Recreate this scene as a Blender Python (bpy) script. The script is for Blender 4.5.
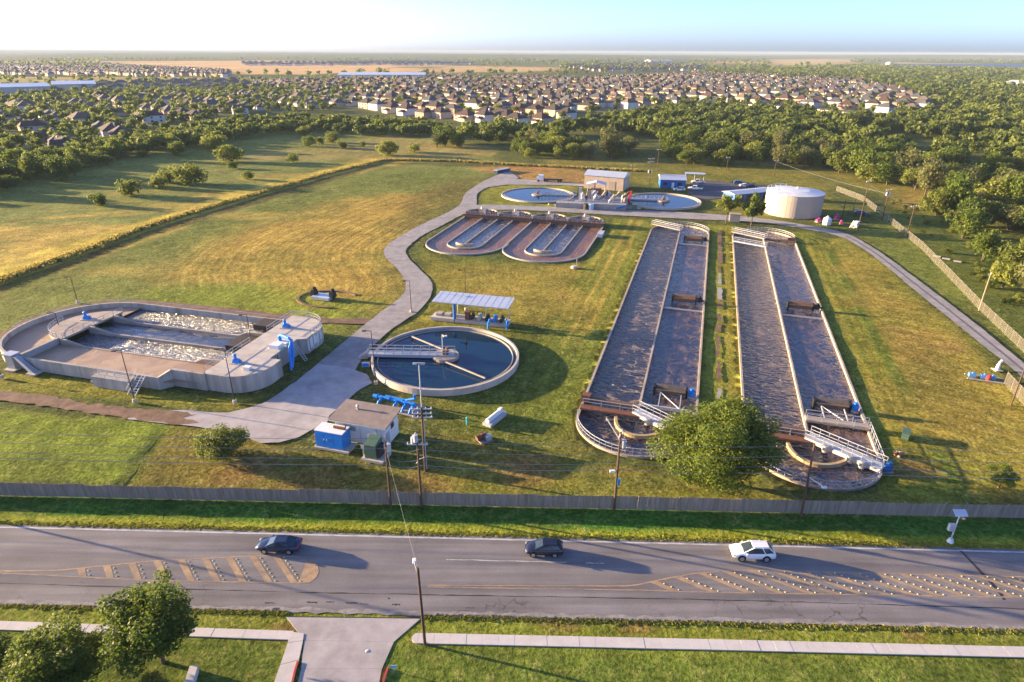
import bpy, math, random
import numpy as np
from mathutils import Vector, Matrix

S = bpy.context.scene
for o in list(bpy.data.objects):
    bpy.data.objects.remove(o)
R = math.radians
random.seed(7)
RNG = np.random.default_rng(7)

# ------------------------------------------------------------------ camera
CAM_H = 50.0
FPX = 640.0                      # focal length in pixels of the 1024 px wide picture
PITCH = math.atan((341 - 51.2) / FPX)
ROLL = R(0.25)
cam_d = bpy.data.cameras.new('camera')
cam_d.sensor_width = 36.0
cam_d.lens = FPX / 1024 * 36.0
cam_d.clip_start = 0.5
cam_d.clip_end = 60000
cam = bpy.data.objects.new('camera', cam_d)
S.collection.objects.link(cam)
cam.matrix_world = Matrix.Translation((0, 0, CAM_H)) @ Matrix.Rotation(R(90) - PITCH, 4, 'X') @ Matrix.Rotation(ROLL, 4, 'Z')
S.camera = cam

# ------------------------------------------------------------------ sky, sun, exposure
SUN_EL, SUN_AZ = R(8.5), R(-75)          # azimuth measured from +Y towards +X
W = bpy.data.worlds.new('World')
S.world = W
W.use_nodes = True
wn = W.node_tree.nodes
wl = W.node_tree.links
sky = wn.new('ShaderNodeTexSky')
sky.sky_type = 'NISHITA'
sky.sun_disc = False
sky.sun_elevation = SUN_EL
sky.sun_rotation = SUN_AZ
sky.altitude = 100
sky.air_density = 0.5
sky.dust_density = 1.2
sky.ozone_density = 1.8
tint = wn.new('ShaderNodeMix')
tint.data_type = 'RGBA'; tint.blend_type = 'MULTIPLY'
tint.inputs['Factor'].default_value = 1.0
tint.inputs['B'].default_value = (0.90, 0.90, 1.12, 1)      # the photograph's cool white balance
wl.new(sky.outputs[0], tint.inputs['A'])
wl.new(tint.outputs['Result'], wn['Background'].inputs['Color'])
wn['Background'].inputs['Strength'].default_value = 0.10
sun_d = bpy.data.lights.new('sun', 'SUN')
sun_d.energy = 5.0
sun_d.angle = R(0.5)
sun_d.color = (1.0, 0.73, 0.39)
sun = bpy.data.objects.new('sun', sun_d)
S.collection.objects.link(sun)
sunv = Vector((math.sin(SUN_AZ) * math.cos(SUN_EL), math.cos(SUN_AZ) * math.cos(SUN_EL), math.sin(SUN_EL)))
sun.rotation_euler = sunv.to_track_quat('Z', 'Y').to_euler()
S.view_settings.view_transform = 'Standard'
S.view_settings.look = 'None'
S.view_settings.gamma = 1
S.view_settings.use_curve_mapping = False
S.view_settings.exposure = 2.25
S.render.engine = 'CYCLES'
S.cycles.volume_bounces = 1
S.cycles.max_bounces = 6
S.cycles.transparent_max_bounces = 8

# ------------------------------------------------------------------ survey: a point of the photograph on the level ground -> metres
def g(x, y, z=0.0):
    a, b = x - 512, y - 341
    u = (a * math.cos(ROLL) + b * math.sin(ROLL)) / FPX
    v = (-a * math.sin(ROLL) + b * math.cos(ROLL)) / FPX
    t = (CAM_H - z) / (math.sin(PITCH) + v * math.cos(PITCH))
    return Vector((u * t, (math.cos(PITCH) - v * math.sin(PITCH)) * t, z))

def g2(x, y, z=0.0):
    p = g(x, y, z)
    return (p.x, p.y)

def gl(*pts):
    return [g2(*p) for p in pts]

# the plant's own axes: u across, v along the long basins
PHI = R(16.5)
PO = Vector((0, 190, 0))
PU = Vector((math.cos(PHI), -math.sin(PHI), 0))
PV = Vector((math.sin(PHI), math.cos(PHI), 0))
def pl(u, v, z=0.0):
    return PO + PU * u + PV * v + Vector((0, 0, z))

# ------------------------------------------------------------------ builders
COL = S.collection

def tag(o, label=None, cat=None, group=None, kind=None):
    if label: o['label'] = label
    if cat: o['category'] = cat
    if group: o['group'] = group
    if kind: o['kind'] = kind
    return o

def empty(name, loc, rz=0.0):
    o = bpy.data.objects.new(name, None)
    o.empty_display_size = 0.5
    COL.objects.link(o)
    o.location = loc
    o.rotation_euler = (0, 0, rz)
    return o

def thing(name, label, cat, loc, rz=0.0, group=None):
    return tag(empty(name, loc, rz), label, cat, group)

def link(name, me, parent=None, loc=None, rz=None):
    o = bpy.data.objects.new(name, me)
    COL.objects.link(o)
    if parent is not None: o.parent = parent
    if loc is not None: o.location = loc
    if rz is not None: o.rotation_euler = (0, 0, rz)
    return o

def copy_tree(o, parent=None, kids=None):
    c = o.copy()
    COL.objects.link(c)
    c.parent = parent
    for ch in list(o.children):
        copy_tree(ch, c)
    return c

class MB:
    """collects shapes and links them as ONE mesh object"""
    def __init__(s):
        s.v, s.f, s.m = [], [], []

    def add(s, vs, fs, mi=0):
        b = len(s.v)
        s.v.extend([tuple(p) for p in vs])
        for f in fs:
            s.f.append(tuple(b + i for i in f))
            s.m.append(mi)
        return s

    def box(s, c, d, rz=0.0, mi=0, top=1.0):
        cx, cy, cz = c
        hx, hy, hz = d[0] / 2, d[1] / 2, d[2] / 2
        ca, sa = math.cos(rz), math.sin(rz)
        vs = []
        for z, k in ((-hz, 1.0), (hz, top)):
            for x, y in ((-hx, -hy), (hx, -hy), (hx, hy), (-hx, hy)):
                x, y = x * k, y * k
                vs.append((cx + x * ca - y * sa, cy + x * sa + y * ca, cz + z))
        return s.add(vs, [(3, 2, 1, 0), (4, 5, 6, 7), (0, 1, 5, 4), (1, 2, 6, 5), (2, 3, 7, 6), (3, 0, 4, 7)], mi)

    def bar(s, a, b, w=0.1, h=None, mi=0):
        a, b = Vector(a), Vector(b)
        h = h or w
        d = (b - a)
        if d.length < 1e-6: return s
        d.normalize()
        up = Vector((0, 0, 1)) if abs(d.z) < 0.95 else Vector((1, 0, 0))
        x = d.cross(up).normalized() * (w / 2)
        y = x.cross(d).normalized() * (h / 2)
        vs = [a - x - y, a + x - y, a + x + y, a - x + y, b - x - y, b + x - y, b + x + y, b - x + y]
        return s.add(vs, [(0, 1, 2, 3), (7, 6, 5, 4), (4, 5, 1, 0), (5, 6, 2, 1), (6, 7, 3, 2), (7, 4, 0, 3)], mi)

    def tube(s, pts, r, n=8, mi=0):
        pts = [Vector(p) for p in pts]
        rs = r if isinstance(r, (list, tuple)) else [r] * len(pts)
        vs, fs = [], []
        px = None
        for i, p in enumerate(pts):
            d = (pts[min(i + 1, len(pts) - 1)] - pts[max(i - 1, 0)]).normalized()
            if px is None:
                px = d.cross(Vector((0, 0, 1)) if abs(d.z) < 0.9 else Vector((1, 0, 0))).normalized()
            else:
                px = (px - d * px.dot(d)).normalized()
            py = d.cross(px)
            for k in range(n):
                t = 2 * math.pi * k / n
                vs.append(p + (px * math.cos(t) + py * math.sin(t)) * rs[i])
        for i in range(len(pts) - 1):
            for k in range(n):
                a, b = i * n + k, i * n + (k + 1) % n
                fs.append((a, b, b + n, a + n))
        fs.append(tuple(range(n))[::-1])
        fs.append(tuple((len(pts) - 1) * n + k for k in range(n)))
        return s.add(vs, fs, mi)

    def cyl(s, c, r, z0, z1, n=16, r2=None, mi=0):
        r2 = r if r2 is None else r2
        vs = []
        for z, q in ((z0, r), (z1, r2)):
            for k in range(n):
                t = 2 * math.pi * k / n
                vs.append((c[0] + q * math.cos(t), c[1] + q * math.sin(t), z))
        fs = [(k, (k + 1) % n, n + (k + 1) % n, n + k) for k in range(n)]
        fs += [tuple(range(n))[::-1], tuple(range(n, 2 * n))]
        return s.add(vs, fs, mi)

    def ring(s, c, r0, r1, z0, z1, n=64, mi=0):
        vs, fs = [], []
        for k in range(n):
            t = 2 * math.pi * k / n
            ca, sa = math.cos(t), math.sin(t)
            vs += [(c[0] + r0 * ca, c[1] + r0 * sa, z0), (c[0] + r1 * ca, c[1] + r1 * sa, z0),
                   (c[0] + r1 * ca, c[1] + r1 * sa, z1), (c[0] + r0 * ca, c[1] + r0 * sa, z1)]
        for k in range(n):
            a, b = 4 * k, 4 * ((k + 1) % n)
            for i in range(4):
                j = (i + 1) % 4
                fs.append((a + i, a + j, b + j, b + i)[::-1])
        return s.add(vs, fs, mi)

    def wall(s, path, t, z0, z1, closed=False, mi=0):
        """a wall of thickness t along a plan path; z1 may be a list of heights"""
        P = [Vector((p[0], p[1])) for p in path]
        n = len(P)
        zs = z1 if isinstance(z1, (list, tuple)) else [z1] * n
        vs, fs = [], []
        for i in range(n):
            a = P[(i - 1) % n] if (closed or i > 0) else P[i]
            b = P[(i + 1) % n] if (closed or i < n - 1) else P[i]
            d1 = (P[i] - a); d2 = (b - P[i])
            d = (d1.normalized() if d1.length > 1e-6 else Vector((0, 0))) + (d2.normalized() if d2.length > 1e-6 else Vector((0, 0)))
            d.normalize()
            nn = Vector((-d.y, d.x))
            k = 1.0
            if d1.length > 1e-6:
                k = 1 / max(0.5, abs(nn.dot(Vector((-d1.y, d1.x)).normalized())))
            nn = nn * (t / 2 * k)
            l, r = P[i] + nn, P[i] - nn
            vs += [(l.x, l.y, z0), (r.x, r.y, z0), (r.x, r.y, zs[i]), (l.x, l.y, zs[i])]
        for i in range(n if closed else n - 1):
            a, b = 4 * i, 4 * ((i + 1) % n)
            for q in range(4):
                w = (q + 1) % 4
                fs.append((a + q, a + w, b + w, b + q)[::-1])
        if not closed:
            fs += [(0, 1, 2, 3), tuple(4 * (n - 1) + q for q in (3, 2, 1, 0))]
        return s.add(vs, fs, mi)

    def prism(s, poly, z0, z1, mi=0, mtop=None):
        n = len(poly)
        A = sum(poly[i][0] * poly[(i + 1) % n][1] - poly[(i + 1) % n][0] * poly[i][1] for i in range(n))
        if A < 0: poly = poly[::-1]
        b = len(s.v)
        s.add([(p[0], p[1], z0) for p in poly] + [(p[0], p[1], z1) for p in poly],
              [tuple(range(n))[::-1]] + [(k, (k + 1) % n, n + (k + 1) % n, n + k) for k in range(n)], mi)
        s.f.append(tuple(b + n + k for k in range(n)))
        s.m.append(mi if mtop is None else mtop)
        return s

    def sheet(s, poly, z, mi=0):
        n = len(poly)
        A = sum(poly[i][0] * poly[(i + 1) % n][1] - poly[(i + 1) % n][0] * poly[i][1] for i in range(n))
        if A < 0: poly = poly[::-1]
        return s.add([(p[0], p[1], z) for p in poly], [tuple(range(n))], mi)

    def rail(s, path, h=1.1, sp=2.0, r=0.035, mi=0, mid=True, base=None):
        """post and rail along 3D path points lying on the deck"""
        P = [Vector(p) for p in path]
        up = Vector((0, 0, h))
        for a, b in zip(P[:-1], P[1:]):
            s.bar(a + up, b + up, r * 2, None, mi)
            if mid: s.bar(a + up * 0.52, b + up * 0.52, r * 1.6, None, mi)
            k = max(1, round((b - a).length / sp))
            for i in range(k):
                p = a.lerp(b, i / k)
                s.bar(p, p + up, r * 2, None, mi)
        s.bar(P[-1], P[-1] + up, r * 2, None, mi)
        return s

    def mesh(s, name, mats, smooth=False):
        me = bpy.data.meshes.new(name)
        me.from_pydata(s.v, [], s.f)
        for m in (mats if isinstance(mats, (list, tuple)) else [mats]): me.materials.append(m)
        me.polygons.foreach_set('material_index', s.m)
        if smooth: me.polygons.foreach_set('use_smooth', [True] * len(s.f))
        me.update()
        return me

    def build(s, name, mats, parent=None, smooth=False, loc=None, rz=None):
        return link(name, s.mesh(name, mats, smooth), parent, loc, rz)

def arc(c, r, a0, a1, n):
    return [(c[0] + r * math.cos(R(a0 + (a1 - a0) * i / n)), c[1] + r * math.sin(R(a0 + (a1 - a0) * i / n))) for i in range(n + 1)]

def poly3(p, z):
    return [(q[0], q[1], z) for q in p]

def np_mesh(name, verts, nper, mats, attr=None, mi=None):
    """mesh from an array of separate n-gons"""
    me = bpy.data.meshes.new(name)
    nv = len(verts); nf = nv // nper
    me.vertices.add(nv)
    me.vertices.foreach_set('co', np.asarray(verts, dtype=np.float32).ravel())
    me.loops.add(nv)
    me.loops.foreach_set('vertex_index', np.arange(nv, dtype=np.int32))
    me.polygons.add(nf)
    me.polygons.foreach_set('loop_start', np.arange(0, nv, nper, dtype=np.int32))
    for m in (mats if isinstance(mats, (list, tuple)) else [mats]): me.materials.append(m)
    if mi is not None: me.polygons.foreach_set('material_index', np.asarray(mi, dtype=np.int32))
    me.update(calc_edges=True)
    me.validate()
    return me

# ------------------------------------------------------------------ materials
def _n(nt, t, **kw):
    n = nt.nodes.new(t)
    for k, v in kw.items(): setattr(n, k, v)
    return n

def mat(name, col, rough=0.8, var=0.12, scale=1.0, bump=0.0, bscale=None, metal=0.0, spec=0.3, stain=0.0, stretch=None, tint=None):
    """plain procedural surface: base colour with two scales of noise, wear stains, fine relief"""
    m = bpy.data.materials.new(name)
    m.use_nodes = True
    nt = m.node_tree
    b = nt.nodes['Principled BSDF']
    b.inputs['Roughness'].default_value = rough
    b.inputs['Metallic'].default_value = metal
    b.inputs['Specular IOR Level'].default_value = spec
    tc = _n(nt, 'ShaderNodeTexCoord')
    src = tc.outputs['Object']
    if stretch:
        mp = _n(nt, 'ShaderNodeMapping'); mp.inputs['Scale'].default_value = stretch
        nt.links.new(src, mp.inputs['Vector']); src = mp.outputs[0]
    n1 = _n(nt, 'ShaderNodeTexNoise'); n1.inputs['Scale'].default_value = scale; n1.inputs['Detail'].default_value = 6; n1.inputs['Roughness'].default_value = 0.65
    nt.links.new(src, n1.inputs['Vector'])
    mr = _n(nt, 'ShaderNodeMapRange'); mr.inputs['From Min'].default_value = 0.3; mr.inputs['From Max'].default_value = 0.7
    mr.inputs['To Min'].default_value = 1 - var; mr.inputs['To Max'].default_value = 1 + var
    nt.links.new(n1.outputs['Fac'], mr.inputs['Value'])
    mx = _n(nt, 'ShaderNodeVectorMath', operation='SCALE'); mx.inputs[0].default_value = col[:3]
    nt.links.new(mr.outputs[0], mx.inputs['Scale'])
    out = mx.outputs[0]
    if stain or tint:
        n2 = _n(nt, 'ShaderNodeTexNoise'); n2.inputs['Scale'].default_value = scale * 0.33; n2.inputs['Detail'].default_value = 8; n2.inputs['Roughness'].default_value = 0.7
        nt.links.new(src, n2.inputs['Vector'])
        m2 = _n(nt, 'ShaderNodeMapRange'); m2.inputs['From Min'].default_value = 0.48; m2.inputs['From Max'].default_value = 0.68
        m2.inputs['To Max'].default_value = stain if stain else 0.6
        nt.links.new(n2.outputs['Fac'], m2.inputs['Value'])
        mc = _n(nt, 'ShaderNodeMix', data_type='RGBA')
        mc.inputs['B'].default_value = (*(tint or (col[0] * 0.4, col[1] * 0.38, col[2] * 0.34)), 1)
        nt.links.new(m2.outputs[0], mc.inputs['Factor']); nt.links.new(out, mc.inputs['A'])
        out = mc.outputs['Result']
    nt.links.new(out, b.inputs['Base Color'])
    if bump:
        n3 = _n(nt, 'ShaderNodeTexNoise'); n3.inputs['Scale'].default_value = bscale or scale * 4; n3.inputs['Detail'].default_value = 4
        nt.links.new(src, n3.inputs['Vector'])
        bp = _n(nt, 'ShaderNodeBump'); bp.inputs['Strength'].default_value = 1.0; bp.inputs['Distance'].default_value = bump
        nt.links.new(n3.outputs['Fac'], bp.inputs['Height']); nt.links.new(bp.outputs[0], b.inputs['Normal'])
    return m

def leaf_mat(name, c1, c2, trans=0.35):
    m = bpy.data.materials.new(name)
    m.use_nodes = True
    nt = m.node_tree
    b = nt.nodes['Principled BSDF']
    b.inputs['Roughness'].default_value = 0.6
    b.inputs['Specular IOR Level'].default_value = 0.25
    ge = _n(nt, 'ShaderNodeNewGeometry'); oi = _n(nt, 'ShaderNodeObjectInfo')
    ad = _n(nt, 'ShaderNodeMath', operation='MULTIPLY_ADD'); ad.inputs[1].default_value = 0.55
    ml = _n(nt, 'ShaderNodeMath', operation='MULTIPLY'); ml.inputs[1].default_value = 0.45
    nt.links.new(oi.outputs['Random'], ml.inputs[0])
    nt.links.new(ge.outputs['Random Per Island'], ad.inputs[0]); nt.links.new(ml.outputs[0], ad.inputs[2])
    cr = _n(nt, 'ShaderNodeValToRGB')
    cr.color_ramp.elements[0].color = (*c1, 1); cr.color_ramp.elements[1].color = (*c2, 1)
    nt.links.new(ad.outputs[0], cr.inputs['Fac'])
    nt.links.new(cr.outputs[0], b.inputs['Base Color'])
    tr = _n(nt, 'ShaderNodeBsdfTranslucent')
    nt.links.new(cr.outputs[0], tr.inputs['Color'])
    mx = _n(nt, 'ShaderNodeMixShader'); mx.inputs[0].default_value = trans
    nt.links.new(b.outputs[0], mx.inputs[1]); nt.links.new(tr.outputs[0], mx.inputs[2])
    nt.links.new(mx.outputs[0], nt.nodes['Material Output'].inputs['Surface'])
    return m

def water_mat(name, deep, foam, fscale, famt, bump, bscale, rough=0.12, stretch=(1, 1, 1), rot=0.0, lo=0.5, hi=0.62):
    m = bpy.data.materials.new(name)
    m.use_nodes = True
    nt = m.node_tree
    b = nt.nodes['Principled BSDF']
    b.inputs['Specular IOR Level'].default_value = 1.0
    b.inputs['IOR'].default_value = 1.38
    tc = _n(nt, 'ShaderNodeTexCoord')
    mp = _n(nt, 'ShaderNodeMapping'); mp.inputs['Scale'].default_value = stretch; mp.inputs['Rotation'].default_value = (0, 0, rot)
    nt.links.new(tc.outputs['Object'], mp.inputs['Vector'])
    n1 = _n(nt, 'ShaderNodeTexNoise'); n1.inputs['Scale'].default_value = fscale; n1.inputs['Detail'].default_value = 7; n1.inputs['Roughness'].default_value = 0.62; n1.inputs['Distortion'].default_value = 0.6
    n0 = _n(nt, 'ShaderNodeTexNoise'); n0.inputs['Scale'].default_value = fscale * 0.12; n0.inputs['Detail'].default_value = 3
    nt.links.new(mp.outputs[0], n1.inputs['Vector']); nt.links.new(mp.outputs[0], n0.inputs['Vector'])
    sm = _n(nt, 'ShaderNodeMath', operation='MULTIPLY_ADD'); sm.inputs[1].default_value = 0.35
    nt.links.new(n0.outputs['Fac'], sm.inputs[0]); nt.links.new(n1.outputs['Fac'], sm.inputs[2])
    mr = _n(nt, 'ShaderNodeMapRange'); mr.inputs['From Min'].default_value = lo + 0.17; mr.inputs['From Max'].default_value = hi + 0.17; mr.inputs['To Max'].default_value = famt
    nt.links.new(sm.outputs[0], mr.inputs['Value'])
    mc = _n(nt, 'ShaderNodeMix', data_type='RGBA'); mc.inputs['A'].default_value = (*deep, 1); mc.inputs['B'].default_value = (*foam, 1)
    nt.links.new(mr.outputs[0], mc.inputs['Factor']); nt.links.new(mc.outputs['Result'], b.inputs['Base Color'])
    rr = _n(nt, 'ShaderNodeMapRange'); rr.inputs['To Min'].default_value = rough; rr.inputs['To Max'].default_value = 0.75
    nt.links.new(mr.outputs[0], rr.inputs['Value']); nt.links.new(rr.outputs[0], b.inputs['Roughness'])
    if bump:
        n2 = _n(nt, 'ShaderNodeTexNoise'); n2.inputs['Scale'].default_value = bscale; n2.inputs['Detail'].default_value = 3
        nt.links.new(mp.outputs[0], n2.inputs['Vector'])
        a2 = _n(nt, 'ShaderNodeMath', operation='ADD'); nt.links.new(n2.outputs['Fac'], a2.inputs[0]); nt.links.new(mr.outputs[0], a2.inputs[1])
        bp = _n(nt, 'ShaderNodeBump'); bp.inputs['Distance'].default_value = bump
        nt.links.new(a2.outputs[0], bp.inputs['Height']); nt.links.new(bp.outputs[0], b.inputs['Normal'])
    return m

M = {}
M['concrete'] = mat('concrete', (0.36, 0.33, 0.29), 0.85, 0.16, 0.5, 0.02, 3, stain=0.35)
M['concrete_pale'] = mat('concrete_pale', (0.50, 0.445, 0.38), 0.85, 0.14, 0.6, 0.01, 4, stain=0.38)
M['concrete_wall'] = mat('concrete_wall', (0.40, 0.365, 0.32), 0.85, 0.2, 0.9, 0.01, 4, stain=0.75, stretch=(1, 1, 0.12))
M['concrete_tan'] = mat('concrete_tan', (0.40, 0.33, 0.26), 0.85, 0.18, 0.5, 0.01, 4, stain=0.4)
M['sludge_wall'] = mat('sludge_wall', (0.11, 0.075, 0.055), 0.8, 0.3, 1.2)
M['pavement'] = mat('pavement', (0.55, 0.51, 0.47), 0.85, 0.08, 0.8, 0.004, 8, stain=0.18)
M['drive'] = mat('drive', (0.40, 0.365, 0.35), 0.85, 0.16, 0.5, 0.004, 8, stain=0.42)
M['gravel'] = mat('gravel', (0.34, 0.31, 0.28), 0.9, 0.2, 0.35, 0.03, 2.5, stain=0.3)
M['lane'] = mat('lane', (0.31, 0.285, 0.27), 0.9, 0.25, 0.5, 0.02, 4, stain=0.45)
M['lot'] = mat('lot', (0.09, 0.09, 0.10), 0.9, 0.2, 0.4)
M['dirt'] = mat('dirt', (0.185, 0.110, 0.072), 0.95, 0.45, 0.45, 0.05, 1.5, stain=0.5, tint=(0.12, 0.08, 0.06))
M['steel'] = mat('steel', (0.45, 0.46, 0.47), 0.5, 0.1, 2, metal=0.5)
M['galv'] = mat('galv', (0.50, 0.51, 0.53), 0.5, 0.08, 2, metal=0.25)
M['white'] = mat('white', (0.75, 0.74, 0.71), 0.6, 0.06, 1.5)
M['white_metal'] = mat('white_metal', (0.56, 0.60, 0.65), 0.4, 0.08, 0.6, metal=0.3)
M['blue'] = mat('blue', (0.02, 0.23, 0.66), 0.4, 0.12, 1.0)
M['blue_wall'] = mat('blue_wall', (0.02, 0.13, 0.38), 0.5, 0.1, 1.0)
M['green_box'] = mat('green_box', (0.08, 0.14, 0.09), 0.5, 0.12, 1.5)
M['black'] = mat('black', (0.012, 0.012, 0.013), 0.6, 0.2, 2)
M['rust'] = mat('rust', (0.17, 0.075, 0.045), 0.8, 0.35, 2)
M['brown_drum'] = mat('brown_drum', (0.16, 0.09, 0.055), 0.8, 0.35, 2.5)
M['red'] = mat('red', (0.42, 0.03, 0.03), 0.6, 0.15, 2)
M['pink'] = mat('pink', (0.55, 0.03, 0.18), 0.5, 0.15, 2)
M['wood_pole'] = mat('wood_pole', (0.10, 0.06, 0.04), 0.9, 0.3, 3, stretch=(1, 1, 0.1))
M['fence_wood'] = mat('fence_wood', (0.29, 0.235, 0.185), 0.9, 0.35, 1.4, stretch=(2, 2, 0.2), stain=0.4)
M['trunk'] = mat('trunk', (0.11, 0.08, 0.06), 0.95, 0.3, 3)
M['roof_tan'] = mat('roof_tan', (0.27, 0.215, 0.18), 0.9, 0.18, 0.8, 0.01, 6, stain=0.25)
M['glass'] = mat('glass', (0.03, 0.045, 0.06), 0.05, 0.05, 1, spec=0.6)
M['wire'] = mat('wire', (0.22, 0.22, 0.23), 0.5, 0.1, 1)
M['tyre'] = mat('tyre', (0.015, 0.015, 0.016), 0.85, 0.1, 4)
M['rim'] = mat('rim', (0.5, 0.51, 0.53), 0.35, 0.05, 4, metal=0.7)
M['tan_wall'] = mat('tan_wall', (0.46, 0.36, 0.27), 0.8, 0.1, 0.8, stain=0.2)
M['tank_paint'] = mat('tank_paint', (0.48, 0.41, 0.33), 0.6, 0.12, 0.25, stain=0.4, stretch=(1, 1, 0.2))
M['paint_yellow'] = mat('paint_yellow', (0.37, 0.255, 0.15), 0.85, 0.25, 1.2, stain=0.75, tint=(0.17, 0.145, 0.135))
M['paint_white'] = mat('paint_white', (0.5, 0.49, 0.48), 0.8, 0.2, 1.5, stain=0.8, tint=(0.2, 0.19, 0.19))
M['button'] = mat('button', (0.50, 0.48, 0.24), 0.6, 0.1, 2)
M['seam'] = mat('seam', (0.035, 0.032, 0.034), 0.8, 0.3, 0.8)
M['hatch'] = mat('hatch', (0.05, 0.04, 0.035), 0.8, 0.3, 2)
# ================================================================== GROUND
def vnoise(x, y, s, seed=0):
    x = x / s + seed * 17.13; y = y / s - seed * 9.71
    xi = np.floor(x).astype(np.int64); yi = np.floor(y).astype(np.int64)
    fx = x - xi; fy = y - yi
    fx = fx * fx * (3 - 2 * fx); fy = fy * fy * (3 - 2 * fy)
    def h(i, j):
        n = (i * 374761393 + j * 668265263 + seed * 1442695041) & 0x7fffffff
        n = ((n ^ (n >> 13)) * 1274126177) & 0x7fffffff
        return ((n ^ (n >> 16)) & 0xffff) / 65535.0
    return (h(xi, yi) * (1 - fx) + h(xi + 1, yi) * fx) * (1 - fy) + (h(xi, yi + 1) * (1 - fx) + h(xi + 1, yi + 1) * fx) * fy

def fbm(x, y, s, seed=0, o=4):
    t = 0; a = 0.5; n = 0
    for k in range(o):
        t = t + a * vnoise(x, y, s / 2 ** k, seed + k); n += a; a *= 0.55
    return t / n

def sdist(poly, x, y):
    """signed distance to a polygon, positive inside"""
    n = len(poly)
    d = np.full(x.shape, 1e18); ins = np.zeros(x.shape, bool)
    for i in range(n):
        ax, ay = poly[i]; bx, by = poly[(i + 1) % n]
        ex, ey = bx - ax, by - ay
        t = np.clip(((x - ax) * ex + (y - ay) * ey) / (ex * ex + ey * ey + 1e-9), 0, 1)
        d = np.minimum(d, (x - ax - t * ex) ** 2 + (y - ay - t * ey) ** 2)
        if abs(ey) > 1e-9:
            c = ((ay > y) != (by > y)) & (x < ex * (y - ay) / ey + ax)
            ins ^= c
    d = np.sqrt(d)
    return np.where(ins, d, -d)

def ldist(line, x, y):
    d = np.full(x.shape, 1e18)
    for (ax, ay), (bx, by) in zip(line[:-1], line[1:]):
        ex, ey = bx - ax, by - ay
        t = np.clip(((x - ax) * ex + (y - ay) * ey) / (ex * ex + ey * ey + 1e-9), 0, 1)
        d = np.minimum(d, (x - ax - t * ex) ** 2 + (y - ay - t * ey) ** 2)
    return np.sqrt(d)

def sstep(a, b, x):
    t = np.clip((x - a) / (b - a), 0, 1)
    return t * t * (3 - 2 * t)

def axis(lo, hi, step, far_lo, far_hi, k=1.085):
    c = list(np.arange(lo, hi + step / 2, step))
    s = step; p = c[-1]; up = []
    while p < far_hi:
        s *= k; p += s; up.append(p)
    s = step; p = c[0]; dn = []
    while p > far_lo:
        s *= k; p -= s; dn.append(p)
    return np.array(dn[::-1] + c + up)

def hill(x, y):
    d = np.hypot(x, y)
    h = sstep(3600, 8000, d) * (fbm(x, y, 2600, 61, 3) - 0.35).clip(0, 1) * 62
    return h.clip(0, 46)

gx = axis(-125, 125, 0.95, -24000, 24000)
gy = axis(30, 265, 0.95, -600, 25000)
GX, GY = np.meshgrid(gx, gy)
X = GX.ravel(); Y = GY.ravel()
GZ = hill(X, Y)
def plan(u0, pts):
    return [tuple(pl(u0 + p[0], p[1]).to_2d()) for p in pts]
def arc_(c, r, a0, a1, n):
    return [(c[0] + r * math.cos(R(a0 + (a1 - a0) * i / n)), c[1] + r * math.sin(R(a0 + (a1 - a0) * i / n))) for i in range(n + 1)]
BASINS = [plan(48.45, arc_((0, -99.4), 8.55, 180, 360, 32) + arc_((0, 16.0), 8.55, 0, 180, 28)), plan(72.5, arc_((0, -99.4), 8.6, 180, 360, 32) + arc_((0, 16.0), 8.6, 0, 180, 28)),
          plan(0, arc_((-9.2, -15.3), 11.4, 180, 358, 30) + arc_((13.7, -15.3), 11.5, 182, 360, 30) + [(25.2, 14.0), (-20.6, 14.0)])]
X0, Y0 = X.copy(), Y.copy()
for poly in BASINS:
    ap = np.array(poly); m_ = (X0 > ap[:, 0].min() - 3) & (X0 < ap[:, 0].max() + 3) & (Y0 > ap[:, 1].min() - 3) & (Y0 < ap[:, 1].max() + 3)
    ii = np.nonzero(m_)[0]; xs_, ys_ = X0[ii], Y0[ii]
    sdv = sdist(poly, xs_, ys_); best = np.full(len(ii), 1e18); qx = xs_.copy(); qy = ys_.copy()
    for (ax, ay), (bx, by) in zip(poly, poly[1:] + poly[:1]):
        ex, ey = bx - ax, by - ay; t_ = np.clip(((xs_ - ax) * ex + (ys_ - ay) * ey) / (ex * ex + ey * ey + 1e-9), 0, 1)
        cx_, cy_ = ax + t_ * ex, ay + t_ * ey; dd = (xs_ - cx_) ** 2 + (ys_ - cy_) ** 2; k = dd < best
        best[k] = dd[k]; qx[k] = cx_[k]; qy[k] = cy_[k]
    near_ = np.abs(sdv) < 0.68
    X[ii[near_]] = qx[near_]; Y[ii[near_]] = qy[near_]
    GZ[ii[(sdv > 0) & ~near_]] = -2.6
nx, ny = len(gx), len(gy)
idx = np.arange(nx * ny).reshape(ny, nx)
quads = np.stack([idx[:-1, :-1], idx[:-1, 1:], idx[1:, 1:], idx[1:, :-1]], -1).reshape(-1, 4)

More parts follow.
